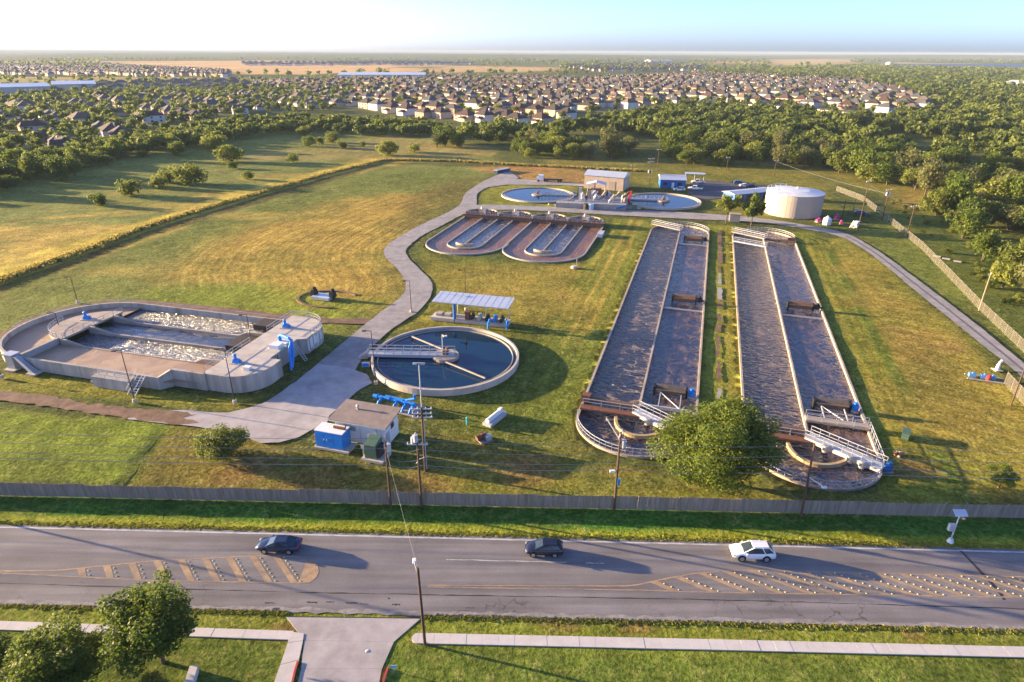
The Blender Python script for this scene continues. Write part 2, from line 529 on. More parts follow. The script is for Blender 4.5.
rel = 0.16 * fbm(X, Y, 9, 81, 3) + 0.10 * fbm(X, Y, 3.2, 85, 2)
rel *= np.where(Y < 64, 0.25, 1.0) * (np.hypot(X, Y) < 700)
GZ = np.where(GZ > -1, GZ - rel, GZ)
tall = sdist(gl((-140, 402), (130, 421), (163, 427), (118, 486), (-140, 482)), X, Y) + (vnoise(X, Y, 3, 5) - 0.5) * 0.8
GZ = GZ + sstep(-0.3, 0.5, tall) * (0.14 + 0.16 * fbm(X, Y, 2.4, 91, 2))
C = np.empty((len(X), 3)); C[:] = (0.060, 0.072, 0.032)
nB = fbm(X, Y, 26, 3); nM = fbm(X, Y, 7, 11); nF = fbm(X, Y, 180, 23)
C *= (0.75 + 0.6 * nF)[:, None]
def zone(poly, col, soft=3.0, amt=1.0, rag=4.0, mask=None):
    d = sdist(poly, X, Y) + (nB - 0.5) * rag * 2 + (nM - 0.5) * rag
    w = sstep(-soft, soft, d) * amt
    if mask is not None: w = w * mask
    C[:] = C * (1 - w[:, None]) + np.array(col) * w[:, None]

STRAW, OLIVE, LAWN, LUSH, BROWN, MEADOW = (0.27, 0.185, 0.062), (0.135, 0.125, 0.034), (0.085, 0.125, 0.026), (0.032, 0.092, 0.020), (0.125, 0.085, 0.036), (0.125, 0.142, 0.058)
# far farmland bands
zone(gl((95, 61.5), (260, 60.5), (450, 64), (450, 72), (300, 74), (215, 74), (100, 66)), (0.46, 0.29, 0.19), 40, 1, 40)
zone(gl((-400, 62), (95, 61), (100, 66), (-300, 67)), (0.30, 0.22, 0.12), 40, 1, 30)
zone(gl((-300, 79), (60, 76), (240, 78), (240, 81), (60, 83.5), (-200, 86)), (0.30, 0.23, 0.10), 15, 1, 15)
zone(gl((390, 67), (1000, 58), (860, 63), (520, 73)), (0.10, 0.105, 0.05), 60, 1, 60)
zone(gl((440, 66), (560, 67), (555, 71), (440, 73)), (0.40, 0.26, 0.17), 30, 1, 20)
zone(gl((765, 60), (850, 58.5), (850, 64), (775, 66)), (0.38, 0.27, 0.18), 60, 1, 40)
zone(gl((715, 61), (760, 61), (760, 63.5), (712, 63.5)), (0.42, 0.24, 0.17), 40, 1, 20)
zone(gl((880, 62), (1060, 65), (1060, 70), (880, 66.5)), (0.30, 0.26, 0.18), 40, 1, 30)
zone(gl((560, 117), (640, 108), (740, 103), (880, 116), (938, 103), (860, 82), (700, 75), (560, 80), (420, 88), (350, 95), (350, 106), (430, 117), (500, 122)), (0.155, 0.15, 0.13), 10, 0.85, 10)
zone(gl((-60, 168), (-60, 112), (60, 101), (250, 94), (345, 93), (335, 110), (250, 113), (160, 131), (0, 163)), (0.10, 0.115, 0.06), 10, 0.7, 12)
# grassy gaps in the woods
gap = sstep(0.64, 0.72, fbm(X, Y, 60, 71)) * sstep(250, 330, Y)
zone(gl((500, 165), (640, 112), (935, 112), (1100, 112), (1150, 260), (930, 190), (860, 172)), (0.15, 0.145, 0.05), 5, 0.9, 6, gap)
# meadow left of the plant and its tracks
zone(gl((-260, 250), (0, 176), (90, 168), (190, 138), (260, 126), (420, 124), (500, 160), (490, 175), (300, 190), (0, 300), (-300, 400)), MEADOW, 6, 1, 8)
meadow_n = sstep(0.45, 0.62, fbm(X * 0.40 + Y * 0.33, Y * 1.25 - X * 0.62, 15, 41))
zone(gl((-200, 290), (0, 225), (110, 195), (230, 180), (350, 160), (430, 145), (500, 155), (420, 160), (300, 185), (0, 292), (-250, 380)), (0.30, 0.215, 0.075), 5, 0.95, 7, meadow_n)
zone(gl((215, 160), (400, 135), (500, 148), (480, 158), (300, 160)), (0.235, 0.185, 0.10), 6, 0.7, 8)
zone(gl((-300, 345), (0, 262), (150, 218), (260, 186), (370, 158), (390, 160), (280, 190), (150, 230), (0, 290), (-260, 375)), (0.40, 0.31, 0.085), 1.5, 0.95, 2.5)
zone(gl((-300, 362), (0, 285), (150, 230), (270, 193), (385, 161.5), (520, 164), (700, 172), (700, 174), (520, 167.5), (385, 164), (275, 198), (150, 236), (0, 294), (-280, 372)), (0.07, 0.055, 0.028), 0.8, 0.9, 0.8)
# mown field between hedge and lane
zone(gl((-200, 390), (0, 296), (150, 240), (280, 200), (385, 166), (490, 172), (475, 192), (380, 245), (405, 290), (330, 350), (-40, 330), (-150, 400)), (0.112, 0.128, 0.045), 3, 1, 3)
zone(gl((200, 250), (250, 225), (330, 205), (395, 195), (440, 195), (400, 235), (383, 250), (402, 285), (375, 305), (330, 305), (280, 300), (250, 285), (160, 275)), STRAW, 9, 0.85, 8)
zone(gl((425, 185), (485, 176), (462, 205), (430, 220), (395, 232), (405, 215)), (0.10, 0.08, 0.035), 6, 0.8, 5)
zone(gl((150, 290), (260, 282), (330, 300), (380, 300), (330, 325), (230, 318), (150, 305)), (0.135, 0.165, 0.030), 4, 0.8, 4)
# plant lawns
zone(gl((420, 250), (450, 262), (620, 265), (655, 225), (575, 405), (560, 480), (440, 490), (440, 400), (525, 355), (500, 330), (400, 330), (432, 295)), OLIVE, 3, 1, 3)
zone(gl((440, 265), (600, 268), (640, 240), (600, 330), (560, 390), (530, 400), (525, 350), (510, 320), (450, 300)), (0.185, 0.145, 0.044), 6, 0.75, 6)
zone(gl((520, 320), (590, 315), (590, 400), (565, 470), (480, 480), (430, 460), (440, 405), (525, 375)), (0.085, 0.080, 0.028), 6, 0.75, 6)
zone(gl((470, 168), (570, 165), (590, 175), (590, 183), (520, 179)), (0.27, 0.15, 0.075), 2, 0.9, 2)
zone(gl((590, 166), (760, 166), (830, 180), (840, 215), (700, 215), (690, 190), (590, 176)), (0.135, 0.125, 0.036), 4, 0.9, 4)
zone(gl((475, 182), (570, 183), (585, 200), (560, 209), (485, 205)), (0.145, 0.150, 0.036), 2, 1, 2)
zone(gl((800, 235), (850, 238), (960, 330), (1010, 380), (1100, 440), (1100, 510), (890, 495), (880, 440)), (0.160, 0.142, 0.038), 3, 1, 4)
zone(gl((845, 265), (880, 280), (930, 330), (985, 365), (1000, 420), (940, 450), (890, 370)), (0.185, 0.140, 0.045), 5, 0.7, 8)
zone(gl((890, 330), (940, 340), (960, 380), (930, 400), (890, 380)), (0.110, 0.075, 0.035), 3, 0.5, 7)
zone(gl((855, 235), (1024, 350), (1100, 400), (1100, 300), (1024, 280), (930, 215), (880, 210)), (0.095, 0.115, 0.035), 3, 1, 4)
zone(gl((905, 215), (960, 222), (1010, 280), (1060, 330), (1060, 290), (990, 220), (940, 195)), (0.135, 0.135, 0.045), 4, 0.8, 6)
zone(gl((895, 185), (960, 195), (970, 215), (900, 208)), (0.24, 0.17, 0.065), 4, 0.8, 6)
U_ = (X - PO.x) * PU.x + (Y - PO.y) * PU.y; V_ = (X - PO.x) * PV.x + (Y - PO.y) * PV.y
def band(u0, u1, v0, v1, col, amt=1.0, soft=0.6):
    w = sstep(u0 - soft, u0 + soft, U_ + (nM - 0.5) * 0.8) * sstep(u1 + soft, u1 - soft, U_ + (nM - 0.5) * 0.8) * sstep(v0 - 4, v0, V_) * sstep(v1 + 4, v1, V_) * amt
    C[:] = C * (1 - w[:, None]) + np.array(col) * w[:, None]
band(56, 65, -108, 27, (0.150, 0.160, 0.032)); band(60.9, 64, -108, 27, (0.190, 0.160, 0.042), 0.7)
band(80, 88, -106, 26, (0.125, 0.140, 0.030)); band(88.2, 90.4, -104, 8, (0.060, 0.095, 0.022), 0.85); band(83.8, 85.0, -100, 16, (0.20, 0.155, 0.045), 0.7); band(86.2, 87.2, -100, 16, (0.19, 0.15, 0.045), 0.7)
band(27, 40, -100, 26, (0.130, 0.140, 0.030), 0.9, 1.5); band(32.0, 33.1, -74, 26, (0.27, 0.195, 0.065), 0.9); band(34.6, 35.7, -74, 26, (0.27, 0.195, 0.065), 0.9); band(29.0, 30.0, -90, 10, (0.22, 0.175, 0.055), 0.6)
for (px_, py_, rx_, ry_, col_) in ((505, 290, 9, 5, (0.21, 0.155, 0.055)), (560, 300, 7, 9, (0.20, 0.15, 0.05)), (480, 275, 6, 3, (0.19, 0.15, 0.05)), (880, 300, 8, 9, (0.20, 0.155, 0.052)), (930, 340, 7, 7, (0.19, 0.135, 0.05)), (960, 420, 12, 8, (0.19, 0.15, 0.05)), (905, 410, 7, 9, (0.185, 0.15, 0.045)), (840, 270, 5, 10, (0.19, 0.15, 0.05)), (60, 230, 18, 9, (0.30, 0.225, 0.085)), (170, 205, 16, 7, (0.29, 0.22, 0.085)), (30, 260, 14, 6, (0.32, 0.24, 0.085)), (300, 175, 18, 7, (0.28, 0.215, 0.09)), (120, 270, 14, 6, (0.22, 0.18, 0.065)), (250, 215, 14, 6, (0.24, 0.19, 0.07)), (620, 470, 7, 2, (0.17, 0.13, 0.045)), (540, 480, 8, 1.5, (0.17, 0.13, 0.045))):
    p = g(px_, py_)
    w = sstep(1.25, 0.35, np.hypot((X - p.x) / rx_, (Y - p.y) / ry_) + (nB - 0.5) * 1.3 + (nM - 0.5) * 0.8) * 0.75
    C[:] = C * (1 - w[:, None]) + np.array(col_) * w[:, None]
band(20, 40, -108, -70, (0.055, 0.085, 0.022), 0.6, 4)
# lawn between track and fence
zone(gl((-120, 400), (130, 420), (215, 432), (130, 485), (-120, 480)), (0.115, 0.150, 0.026), 1.0, 1, 1.5)
zone(gl((178, 425), (290, 445), (390, 462), (440, 480), (440, 497), (120, 488), (160, 440)), (0.100, 0.088, 0.030), 2, 1, 2)
zone(gl((430, 470), (700, 488), (1100, 510), (1100, 516), (430, 503)), (0.125, 0.120, 0.032), 2, 0.7, 3)
zone(gl((-100, 375), (30, 372), (210, 398), (262, 397), (240, 408), (0, 392), (-100, 390)), (0.150, 0.145, 0.034), 1, 1, 1)
zone(gl((560, 165), (720, 165), (840, 180), (895, 200), (905, 190), (820, 165), (700, 158), (540, 158)), (0.150, 0.130, 0.045), 4, 0.85, 5)
# verges along the road, lawn in front
road_far = lambda x: 56.75 - 0.0290 * x
road_near = lambda x: 45.5 - 0.0255 * x
fence_y = lambda x: 62.0 - 0.0275 * x
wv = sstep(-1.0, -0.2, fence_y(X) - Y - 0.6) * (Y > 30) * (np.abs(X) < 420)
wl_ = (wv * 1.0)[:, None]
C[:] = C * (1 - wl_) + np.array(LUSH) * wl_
w2 = sstep(2.4, 1.0, Y - road_far(X) + (nM - 0.5) * 1.6) * wv
C[:] = C * (1 - w2[:, None]) + np.array((0.170, 0.190, 0.030)) * w2[:, None]
wn_ = (Y < 50).astype(float) * (np.abs(X) < 420)
C[:] = C * (1 - wn_[:, None]) + np.array((0.100, 0.120, 0.026)) * wn_[:, None]
w3 = sstep(43.2, 41.5, Y + 0.0255 * X + (nM - 0.5) * 2) * wn_
C[:] = C * (1 - w3[:, None]) + np.array((0.068, 0.096, 0.024)) * w3[:, None]
# brown bare spots
for (px, py, r) in ((283, 633, 1.2), (560, 622, 1.6), (640, 627, 1.2), (910, 633, 1.0), (975, 610, 1.2), (900, 330, 2.4), (950, 347, 1.6), (470, 300, 2.2), (920, 470, 3), (700, 480, 2), (300, 480, 3), (420, 482, 4), (250, 470, 4), (520, 470, 4)):
    p = g(px, py)
    w = sstep(r * 1.2, r * 0.4, np.hypot((X - p.x) * 0.6, Y - p.y) + (nM - 0.5) * 2 * r) * 0.8
    C[:] = C * (1 - w[:, None]) + np.array((0.15, 0.095, 0.05)) * w[:, None]
mixn = sstep(0.42, 0.68, fbm(X, Y, 11, 51)) * (np.hypot(X, Y) < 420) * (Y > 64)
C[:] = C * (1 - 0.32 * mixn[:, None]) + np.array((0.055, 0.085, 0.020)) * 0.32 * mixn[:, None]
C *= (0.66 + 0.68 * nM)[:, None] * np.array((1.40, 1.36, 0.82))

# mowing lines: distance across the swaths and how strongly they show
sd = np.zeros(len(X)); sw = np.zeros(len(X))
U = (X - PO.x) * PU.x + (Y - PO.y) * PU.y
V = (X - PO.x) * PV.x + (Y - PO.y) * PV.y
for (u0, u1, v0, v1, a) in ((24, 40, -100, 26, 0.35), (57, 64, -105, 26, 0.3), (81, 97, -105, 20, 0.35)):
    w = sstep(u0 - 1, u0 + 3 if u1 > 90 or u0 < 30 else u0, U) * sstep(u1 + 0.5, u1 - (5 if u1 > 90 else 0.2), U) * sstep(v0 - 3, v0, V) * sstep(v1 + 3, v1, V) * a
    sd = np.where(w > sw, U, sd); sw = np.maximum(sw, w)
lane_left = gl((334, 350), (365, 324), (384, 309), (405, 294), (407, 284), (400, 271), (384, 257), (384, 248), (392, 241), (412, 229), (453, 210))
dl = ldist(lane_left, X, Y)
w = sstep(-4, 3, sdist(gl((170, 255), (250, 225), (330, 205), (395, 195), (450, 205), (384, 248), (404, 285), (330, 345), (280, 300), (170, 300)), X, Y)) * 0.5 * (0.35 + 0.9 * nB)
sd = np.where(w > sw, dl, sd); sw = np.maximum(sw, w)
w = sstep(-4, 3, sdist(gl((860, 262), (905, 285), (1000, 375), (1060, 480), (930, 480), (880, 380)), X, Y)) * 0.4
sd = np.where(w > sw, X * 0.55 + Y * 0.83, sd); sw = np.maximum(sw, w)

def attr(me, name, typ, data):
    a = me.attributes.new(name, typ, 'POINT')
    a.data.foreach_set('color' if typ == 'FLOAT_COLOR' else 'value', np.asarray(data, dtype=np.float32).ravel())

me = bpy.data.meshes.new('ground')
me.vertices.add(len(X)); me.vertices.foreach_set('co', np.stack([X, Y, GZ], -1).astype(np.float32).ravel())
me.loops.add(len(quads) * 4); me.loops.foreach_set('vertex_index', quads.astype(np.int32).ravel())
me.polygons.add(len(quads)); me.polygons.foreach_set('loop_start', np.arange(0, len(quads) * 4, 4, dtype=np.int32))
me.update(calc_edges=True)
attr(me, 'tone', 'FLOAT_COLOR', np.concatenate([C, np.ones((len(X), 1))], 1))
attr(me, 'swath', 'FLOAT', sd); attr(me, 'swath_w', 'FLOAT', sw)

gm = bpy.data.materials.new('grass_ground'); gm.use_nodes = True
nt = gm.node_tree; L = nt.links.new
b = nt.nodes['Principled BSDF']; b.inputs['Roughness'].default_value = 0.95; b.inputs['Specular IOR Level'].default_value = 0.05
geo = _n(nt, 'ShaderNodeNewGeometry')
at = _n(nt, 'ShaderNodeAttribute', attribute_name='tone')
def noise(scale, det, ro=0.6, vec=None):
    n = _n(nt, 'ShaderNodeTexNoise'); n.inputs['Scale'].default_value = scale; n.inputs['Detail'].default_value = det; n.inputs['Roughness'].default_value = ro
    L(vec or geo.outputs['Position'], n.inputs['Vector']); return n.outputs['Fac']
def remap(src, a, b_, c, d):
    m = _n(nt, 'ShaderNodeMapRange'); m.inputs['From Min'].default_value = a; m.inputs['From Max'].default_value = b_; m.inputs['To Min'].default_value = c; m.inputs['To Max'].default_value = d
    L(src, m.inputs['Value']); return m.outputs[0]
def math_(op, a, b_):
    m = _n(nt, 'ShaderNodeMath', operation=op)
    for i, q in enumerate((a, b_)):
        if isinstance(q, (int, float)): m.inputs[i].default_value = q
        else: L(q, m.inputs[i])
    return m.outputs[0]
n_fine = noise(2.2, 5, 0.75)
n_mid = noise(0.35, 6, 0.7)
n_big = noise(0.05, 5, 0.6)
f1 = remap(n_fine, 0.3, 0.7, 0.30, 1.78)
f2 = remap(n_mid, 0.3, 0.7, 0.66, 1.36)
# clumps of paler, drier blades
dry = remap(noise(0.7, 7, 0.75), 0.50, 0.68, 0.0, 0.7)
mc = _n(nt, 'ShaderNodeMix', data_type='RGBA'); mc.inputs['B'].default_value = (0.28, 0.225, 0.080, 1)
L(at.outputs['Color'], mc.inputs['A']); L(math_('MULTIPLY', dry, remap(n_big, 0.35, 0.65, 0.25, 1.0)), mc.inputs['Factor'])
aw = _n(nt, 'ShaderNodeAttribute', attribute_name='swath'); ww = _n(nt, 'ShaderNodeAttribute', attribute_name='swath_w')
sn = math_('SINE', math_('MULTIPLY', math_('ADD', aw.outputs['Fac'], math_('MULTIPLY', noise(0.12, 3), 2.2)), 3.6), 0)
sn2 = math_('SINE', math_('MULTIPLY', math_('ADD', aw.outputs['Fac'], 0.7), 1.57), 0)
st = math_('ADD', 1.0, math_('MULTIPLY', ww.outputs['Fac'], math_('ADD', math_('MULTIPLY', sn, 0.17), math_('MULTIPLY', sn2, 0.22))))
tot = math_('MULTIPLY', math_('MULTIPLY', f1, f2), st)
vs = _n(nt, 'ShaderNodeVectorMath', operation='SCALE'); L(mc.outputs['Result'], vs.inputs[0]); L(tot, vs.inputs['Scale'])
L(vs.outputs[0], b.inputs['Base Color'])
bp = _n(nt, 'ShaderNodeBump'); bp.inputs['Distance'].default_value = 0.30; bp.inputs['Strength'].default_value = 0.9
L(math_('ADD', math_('MULTIPLY', n_fine, 0.7), math_('ADD', math_('MULTIPLY', n_mid, 1.3), math_('MULTIPLY', math_('MULTIPLY', sn, ww.outputs['Fac']), 0.12))), bp.inputs['Height'])
L(bp.outputs[0], b.inputs['Normal'])
me.materials.append(gm)
tag(link('ground', me), kind='structure')

# ================================================================== LANES, ROADS, PAVEMENTS
def rough(poly, step=1.2, amp=0.18, closed=True, seed=0):
    out = []; n = len(poly); rr = random.Random(seed)
    for i in range(n if closed else n - 1):
        a = Vector(poly[i]).to_2d(); c = Vector(poly[(i + 1) % n]).to_2d()
        k = max(1, int((c - a).length / step))
        for j in range(k):
            p = a.lerp(c, j / k)
            out.append((p.x + rr.uniform(-amp, amp), p.y + rr.uniform(-amp, amp)))
    return out

def smooth_line(pts, it=2):
    P = [Vector((p[0], p[1])) for p in pts]
    for _ in range(it):
        Q = [P[0]]
        for a, c in zip(P[:-1], P[1:]):
            Q += [a.lerp(c, 0.25), a.lerp(c, 0.75)]
        P = Q + [P[-1]]
    return [(p.x, p.y) for p in P]

def sheet(name, poly, z, m, kind='structure', parent=None):
    o = MB().sheet(poly, z).build(name, m, parent)
    if kind and parent is None: o['kind'] = kind
    return o

# plant lane: from the yard past the round basin, round the bend and up to the far yard
laneL = smooth_line(gl((300, 378), (334, 350), (365, 324), (385, 309), (404, 295), (407, 284), (400, 271), (385, 258), (383, 249), (392, 241), (412, 229), (433, 219), (453, 210), (462, 203), (463, 196), (469, 190), (488, 178.5), (509, 170.5)))
laneR = smooth_line(gl((356, 392), (352, 370), (380, 338), (402, 322), (423, 309), (434, 290), (431, 280), (418, 268), (406, 256), (406, 248), (422, 235), (443, 225), (461, 215), (477, 209), (476.5, 200), (476.5, 193), (490, 186), (519, 178)))
sheet('plant_lane', rough(laneL + laneR[::-1], 1.5, 0.12), 0.020, M['lane'])
sheet('far_yard_lane', rough(gl((486, 187.5), (507, 184.6), (562, 185.2), (588, 186.5), (588, 183.5), (566, 182.3), (519, 179), (498, 180)), 2, 0.1), 0.024, M['lane'])
crossT = smooth_line(gl((470, 205), (498, 204.5), (556, 207.3), (624, 209.5), (700, 213), (764, 218), (815, 226.5), (848, 233), (870, 245.5), (891, 259.5), (916, 278.5), (947, 301.5), (980, 327), (1023, 362), (1090, 420)))
crossB = smooth_line(gl((470, 212), (498, 209), (556, 211.5), (610, 215), (700, 219.5), (764, 222), (805, 229), (840, 235.5), (865, 249.5), (886, 266), (916, 291.4), (942, 312), (972, 337), (1008, 365), (1075, 420)))
sheet('cross_lane', rough(crossT + crossB[::-1], 1.5, 0.12), 0.028, M['lane'])
sheet('yard', rough(gl((128, 412), (178, 410), (228, 413), (262, 404), (281, 392), (300, 378), (318, 364), (349, 368), (366, 374), (372, 383), (356, 392), (330, 416), (326, 424), (310, 431), (300, 437), (280, 443), (262, 443), (235, 434), (214, 429), (170, 424), (128, 419)), 1.2, 0.15, seed=2), 0.032, M['drive'])
sheet('dirt_track', rough(gl((-120, 380), (0, 390), (60, 398), (120, 410), (150, 411), (180, 411), (180, 421), (150, 421), (125, 418), (60, 408), (0, 400), (-120, 392)), 1.2, 0.3, seed=3), 0.014, M['dirt'])
sheet('dirt_path', rough(gl((-60, 350), (0, 334), (20, 322), (60, 308), (110, 300.5), (150, 300.5), (210, 306), (270, 313), (330, 318), (372, 319), (366, 324), (330, 323), (290, 324), (200, 320), (100, 312), (40, 322), (0, 346)), 1.5, 0.3, seed=4), 0.012, M['dirt'])
sheet('parking_lot', gl((690, 183), (700, 180), (790, 187), (800, 196), (745, 196), (702, 200), (688, 193)), 0.016, M['lot'])
sheet('headworks_pad', gl((552, 205), (582, 195), (655, 198), (640, 209.3), (624, 208.7), (556, 206.4)), 0.010, M['concrete'])

mid_ = [((a[0] + c[0]) / 2, (a[1] + c[1]) / 2) for a, c in zip(crossT, crossB)]
k0 = len(mid_) // 2
MB().wall(mid_[k0:], 0.55, 0.030, 0.034).build('lane_seam', mat('lane_dark', (0.13, 0.125, 0.135), 0.9, 0.25, 0.8), None)['kind'] = 'structure'
sheet('dirt_apron', rough(gl((95, 404), (140, 409), (172, 410), (196, 415), (182, 418), (200, 422), (176, 424), (150, 421), (120, 417), (98, 413)), 0.9, 0.35, seed=14), 0.036, M['dirt'])
# ---- the public road
am = bpy.data.materials.new('asphalt'); am.use_nodes = True
nt = am.node_tree; L = nt.links.new
b = nt.nodes['Principled BSDF']; b.inputs['Roughness'].default_value = 0.85; b.inputs['Specular IOR Level'].default_value = 0.25
geo = _n(nt, 'ShaderNodeNewGeometry')
mp = _n(nt, 'ShaderNodeMapping'); mp.inputs['Scale'].default_value = (0.05, 1, 1); mp.inputs['Rotation'].default_value = (0, 0, R(1.6)); L(geo.outputs['Position'], mp.inputs['Vector'])
band = remap(noise(0.9, 3, 0.5, mp.outputs[0]), 0.35, 0.65, 0.82, 1.2)
spk = remap(noise(6, 4, 0.7), 0.3, 0.7, 0.85, 1.15)
pat = remap(noise(0.12, 6, 0.65), 0.35, 0.65, 0.86, 1.14)
tot = math_('MULTIPLY', math_('MULTIPLY', band, spk), pat)
# crack network, only in worn stretches
vd = _n(nt, 'ShaderNodeTexVoronoi', feature='DISTANCE_TO_EDGE'); vd.inputs['Scale'].default_value = 0.33
wob = _n(nt, 'ShaderNodeTexNoise'); wob.inputs['Scale'].default_value = 0.9; wob.inputs['Detail'].default_value = 4
L(geo.outputs['Position'], wob.inputs['Vector'])
va = _n(nt, 'ShaderNodeVectorMath', operation='ADD'); L(geo.outputs['Position'], va.inputs[0])
vsc = _n(nt, 'ShaderNodeVectorMath', operation='SCALE'); vsc.inputs['Scale'].default_value = 2.5; L(wob.outputs['Color'], vsc.inputs[0]); L(vsc.outputs[0], va.inputs[1])
L(va.outputs[0], vd.inputs['Vector'])
crack = math_('MULTIPLY', remap(vd.outputs['Distance'], 0.0, 0.035, 1.0, 0.0), remap(noise(0.10, 3), 0.50, 0.62, 0.0, 0.75))
sepx = _n(nt, 'ShaderNodeSeparateXYZ'); L(geo.outputs['Position'], sepx.inputs[0])
near = remap(math_('ADD', sepx.outputs['Y'], math_('MULTIPLY', sepx.outputs['X'], 0.0262)), 47.0, 49.2, 1.0, 0.12)
crack = math_('MULTIPLY', crack, near)
vs = _n(nt, 'ShaderNodeVectorMath', operation='SCALE'); vs.inputs[0].default_value = (0.185, 0.170, 0.166); L(tot, vs.inputs['Scale'])
mc = _n(nt, 'ShaderNodeMix', data_type='RGBA'); mc.inputs['B'].default_value = (0.03, 0.028, 0.03, 1); L(vs.outputs[0], mc.inputs['A']); L(crack, mc.inputs['Factor'])
L(mc.outputs['Result'], b.inputs['Base Color'])
xs = [-420, -200, -120] + list(np.arange(-90, 91, 0.8)) + [120, 200, 420]
rr = random.Random(5)
rp = [(x, road_far(x) + rr.uniform(-0.08, 0.08)) for x in xs] + [(x, road_near(x) + rr.uniform(-0.16, 0.16)) for x in xs[::-1]]
road = sheet('road', rp, 0.010, am)
def strip(name, pts, w, z, m, seed=0, rag=0.03):
    rr = random.Random(seed); l = []; r = []
    for (x, y) in pts:
        l.append((x, y + w / 2 + rr.uniform(-rag, rag))); r.append((x, y - w / 2 + rr.uniform(-rag, rag)))
    return sheet(name, l + r[::-1], z, m, parent=road)
X1 = [-75 + i for i in range(151)]
strip('edge_line', [(x, road_far(x) - 0.45) for x in X1], 0.22, 0.014, M['paint_white'], 1)
strip('seam', [(x, road_near(x) + 2.62 + 0.15 * math.sin(x * 0.07)) for x in X1], 0.10, 0.014, M['seam'], 2, 0.05)
strip('edge_patch', [(x, road_near(x) + 0.25) for x in X1], 0.5, 0.0135, mat('edge_gravel', (0.27, 0.25, 0.235), 0.9, 0.3, 1.5, stain=0.8, tint=(0.14, 0.125, 0.12)), 3, 0.22)
for (xa, xb) in ((-7, 6), (8, 10)):
    k = g(500, 561)
    strip('lane_dash', [(xa + (xb - xa) * i / 14, k.y - 0.029 * (xa + (xb - xa) * i / 14)) for i in range(15)], 0.10, 0.014, M['paint_white'], 4, 0.04)
# median hatch islands
def lerp_line(pts):
    P = [g2(*p) for p in pts]
    xs_ = [p[0] for p in P]; ys_ = [p[1] for p in P]
    return lambda x: float(np.interp(x, xs_, ys_))
isl = [dict(up=lerp_line([(0, 571.3), (60, 570.3), (150, 561.2), (250, 556.2), (275, 555.8), (309, 558)]), lo=lerp_line([(0, 573), (60, 576), (150, 580.5), (309, 583.5)]), x0=g(-60, 572).x, x1=g(303, 570).x, first=80, last=290, stepx=23.5, slope=0.83),
       dict(up=lerp_line([(425, 585.5), (630, 586.2), (690, 574), (740, 570), (1024, 577), (1100, 579)]), lo=lerp_line([(425, 587), (630, 590), (690, 592), (1024, 597.5), (1100, 599)]), x0=g(427, 586).x, x1=g(1150, 590).x, first=645, last=1120, stepx=24.5, slope=1.62)]
mk_me = MB().cyl((0, 0), 0.09, 0, 0.05, 8, 0.055).mesh('pavement_button', M['button'])
for k, I in enumerate(isl):
    xs_ = np.linspace(I['x0'], I['x1'], 70)
    strip('island_line', [(x, I['up'](x)) for x in xs_], 0.17, 0.018, M['paint_yellow'], 10 + k)
    strip('island_line', [(x, I['lo'](x)) for x in xs_], 0.17, 0.0185, M['paint_yellow'], 20 + k)
    px = I['first']
    while px <= I['last']:
        x = g(px, 565).x
        # walk down the diagonal until it meets the lower line
        ya = I['up'](x)
        if ya - I['lo'](x) > 0.35:
            x2 = x
            for _ in range(40):
                x2 = x + (ya - I['lo'](x2)) * I['slope']
            yb = I['lo'](x2); w = 0.78 if k == 0 else 0.80
            sheet('hatch_stripe', [(x, ya), (x + w, I['up'](x + w)), (x2 + w, I['lo'](x2 + w)), (x2, yb)], 0.022, M['paint_yellow'], parent=road)
            n = max(2, int(math.hypot(x2 - x, ya - yb) / 0.62))
            for i in range(n):
                t = (i + 0.5) / n
                link('pavement_button', mk_me, road, (x + w + 0.35 + (x2 - x) * t, ya + (yb - ya) * t, 0.010))
        px += I['stepx']
cap = gl((307, 558.5), (313, 560.5), (318, 566), (319, 572), (316, 578), (310, 582.5), (297, 584), (303, 571))
sheet('hatch_cap', cap, 0.0225, M['paint_yellow'], parent=road)
# patched seam running across at the right
sheet('seam', gl((960, 551), (962, 551), (1001, 591), (1006, 600), (1003, 600), (997, 591)), 0.0145, M['seam'], parent=road)

rr = random.Random(17)
for (px_, py_, l_, w_) in ((312, 602.5, 1.1, .22), (330, 602, .8, .16), (352, 603, 1.3, .18), (364, 604, .9, .12), (396, 604.5, .8, .25), (389, 598.5, .25, .2), (414, 616.5, 1.4, .25), (463, 611, 1.2, .1), (470, 608, .9, .1), (270, 603, 1.0, .2), (276, 609, .7, .3)):
    p = g(px_, py_); n_ = 7
    up_ = [(p.x - l_ / 2 + l_ * i / n_, p.y + w_ * rr.uniform(0.1, 0.6)) for i in range(n_ + 1)]; dn_ = [(p.x - l_ / 2 + l_ * i / n_, p.y - w_ * rr.uniform(0.1, 0.6)) for i in range(n_ + 1)]
    sheet('tar_patch', up_ + dn_[::-1], 0.0142 + 0.0001 * (px_ % 7), M['seam'], parent=road)
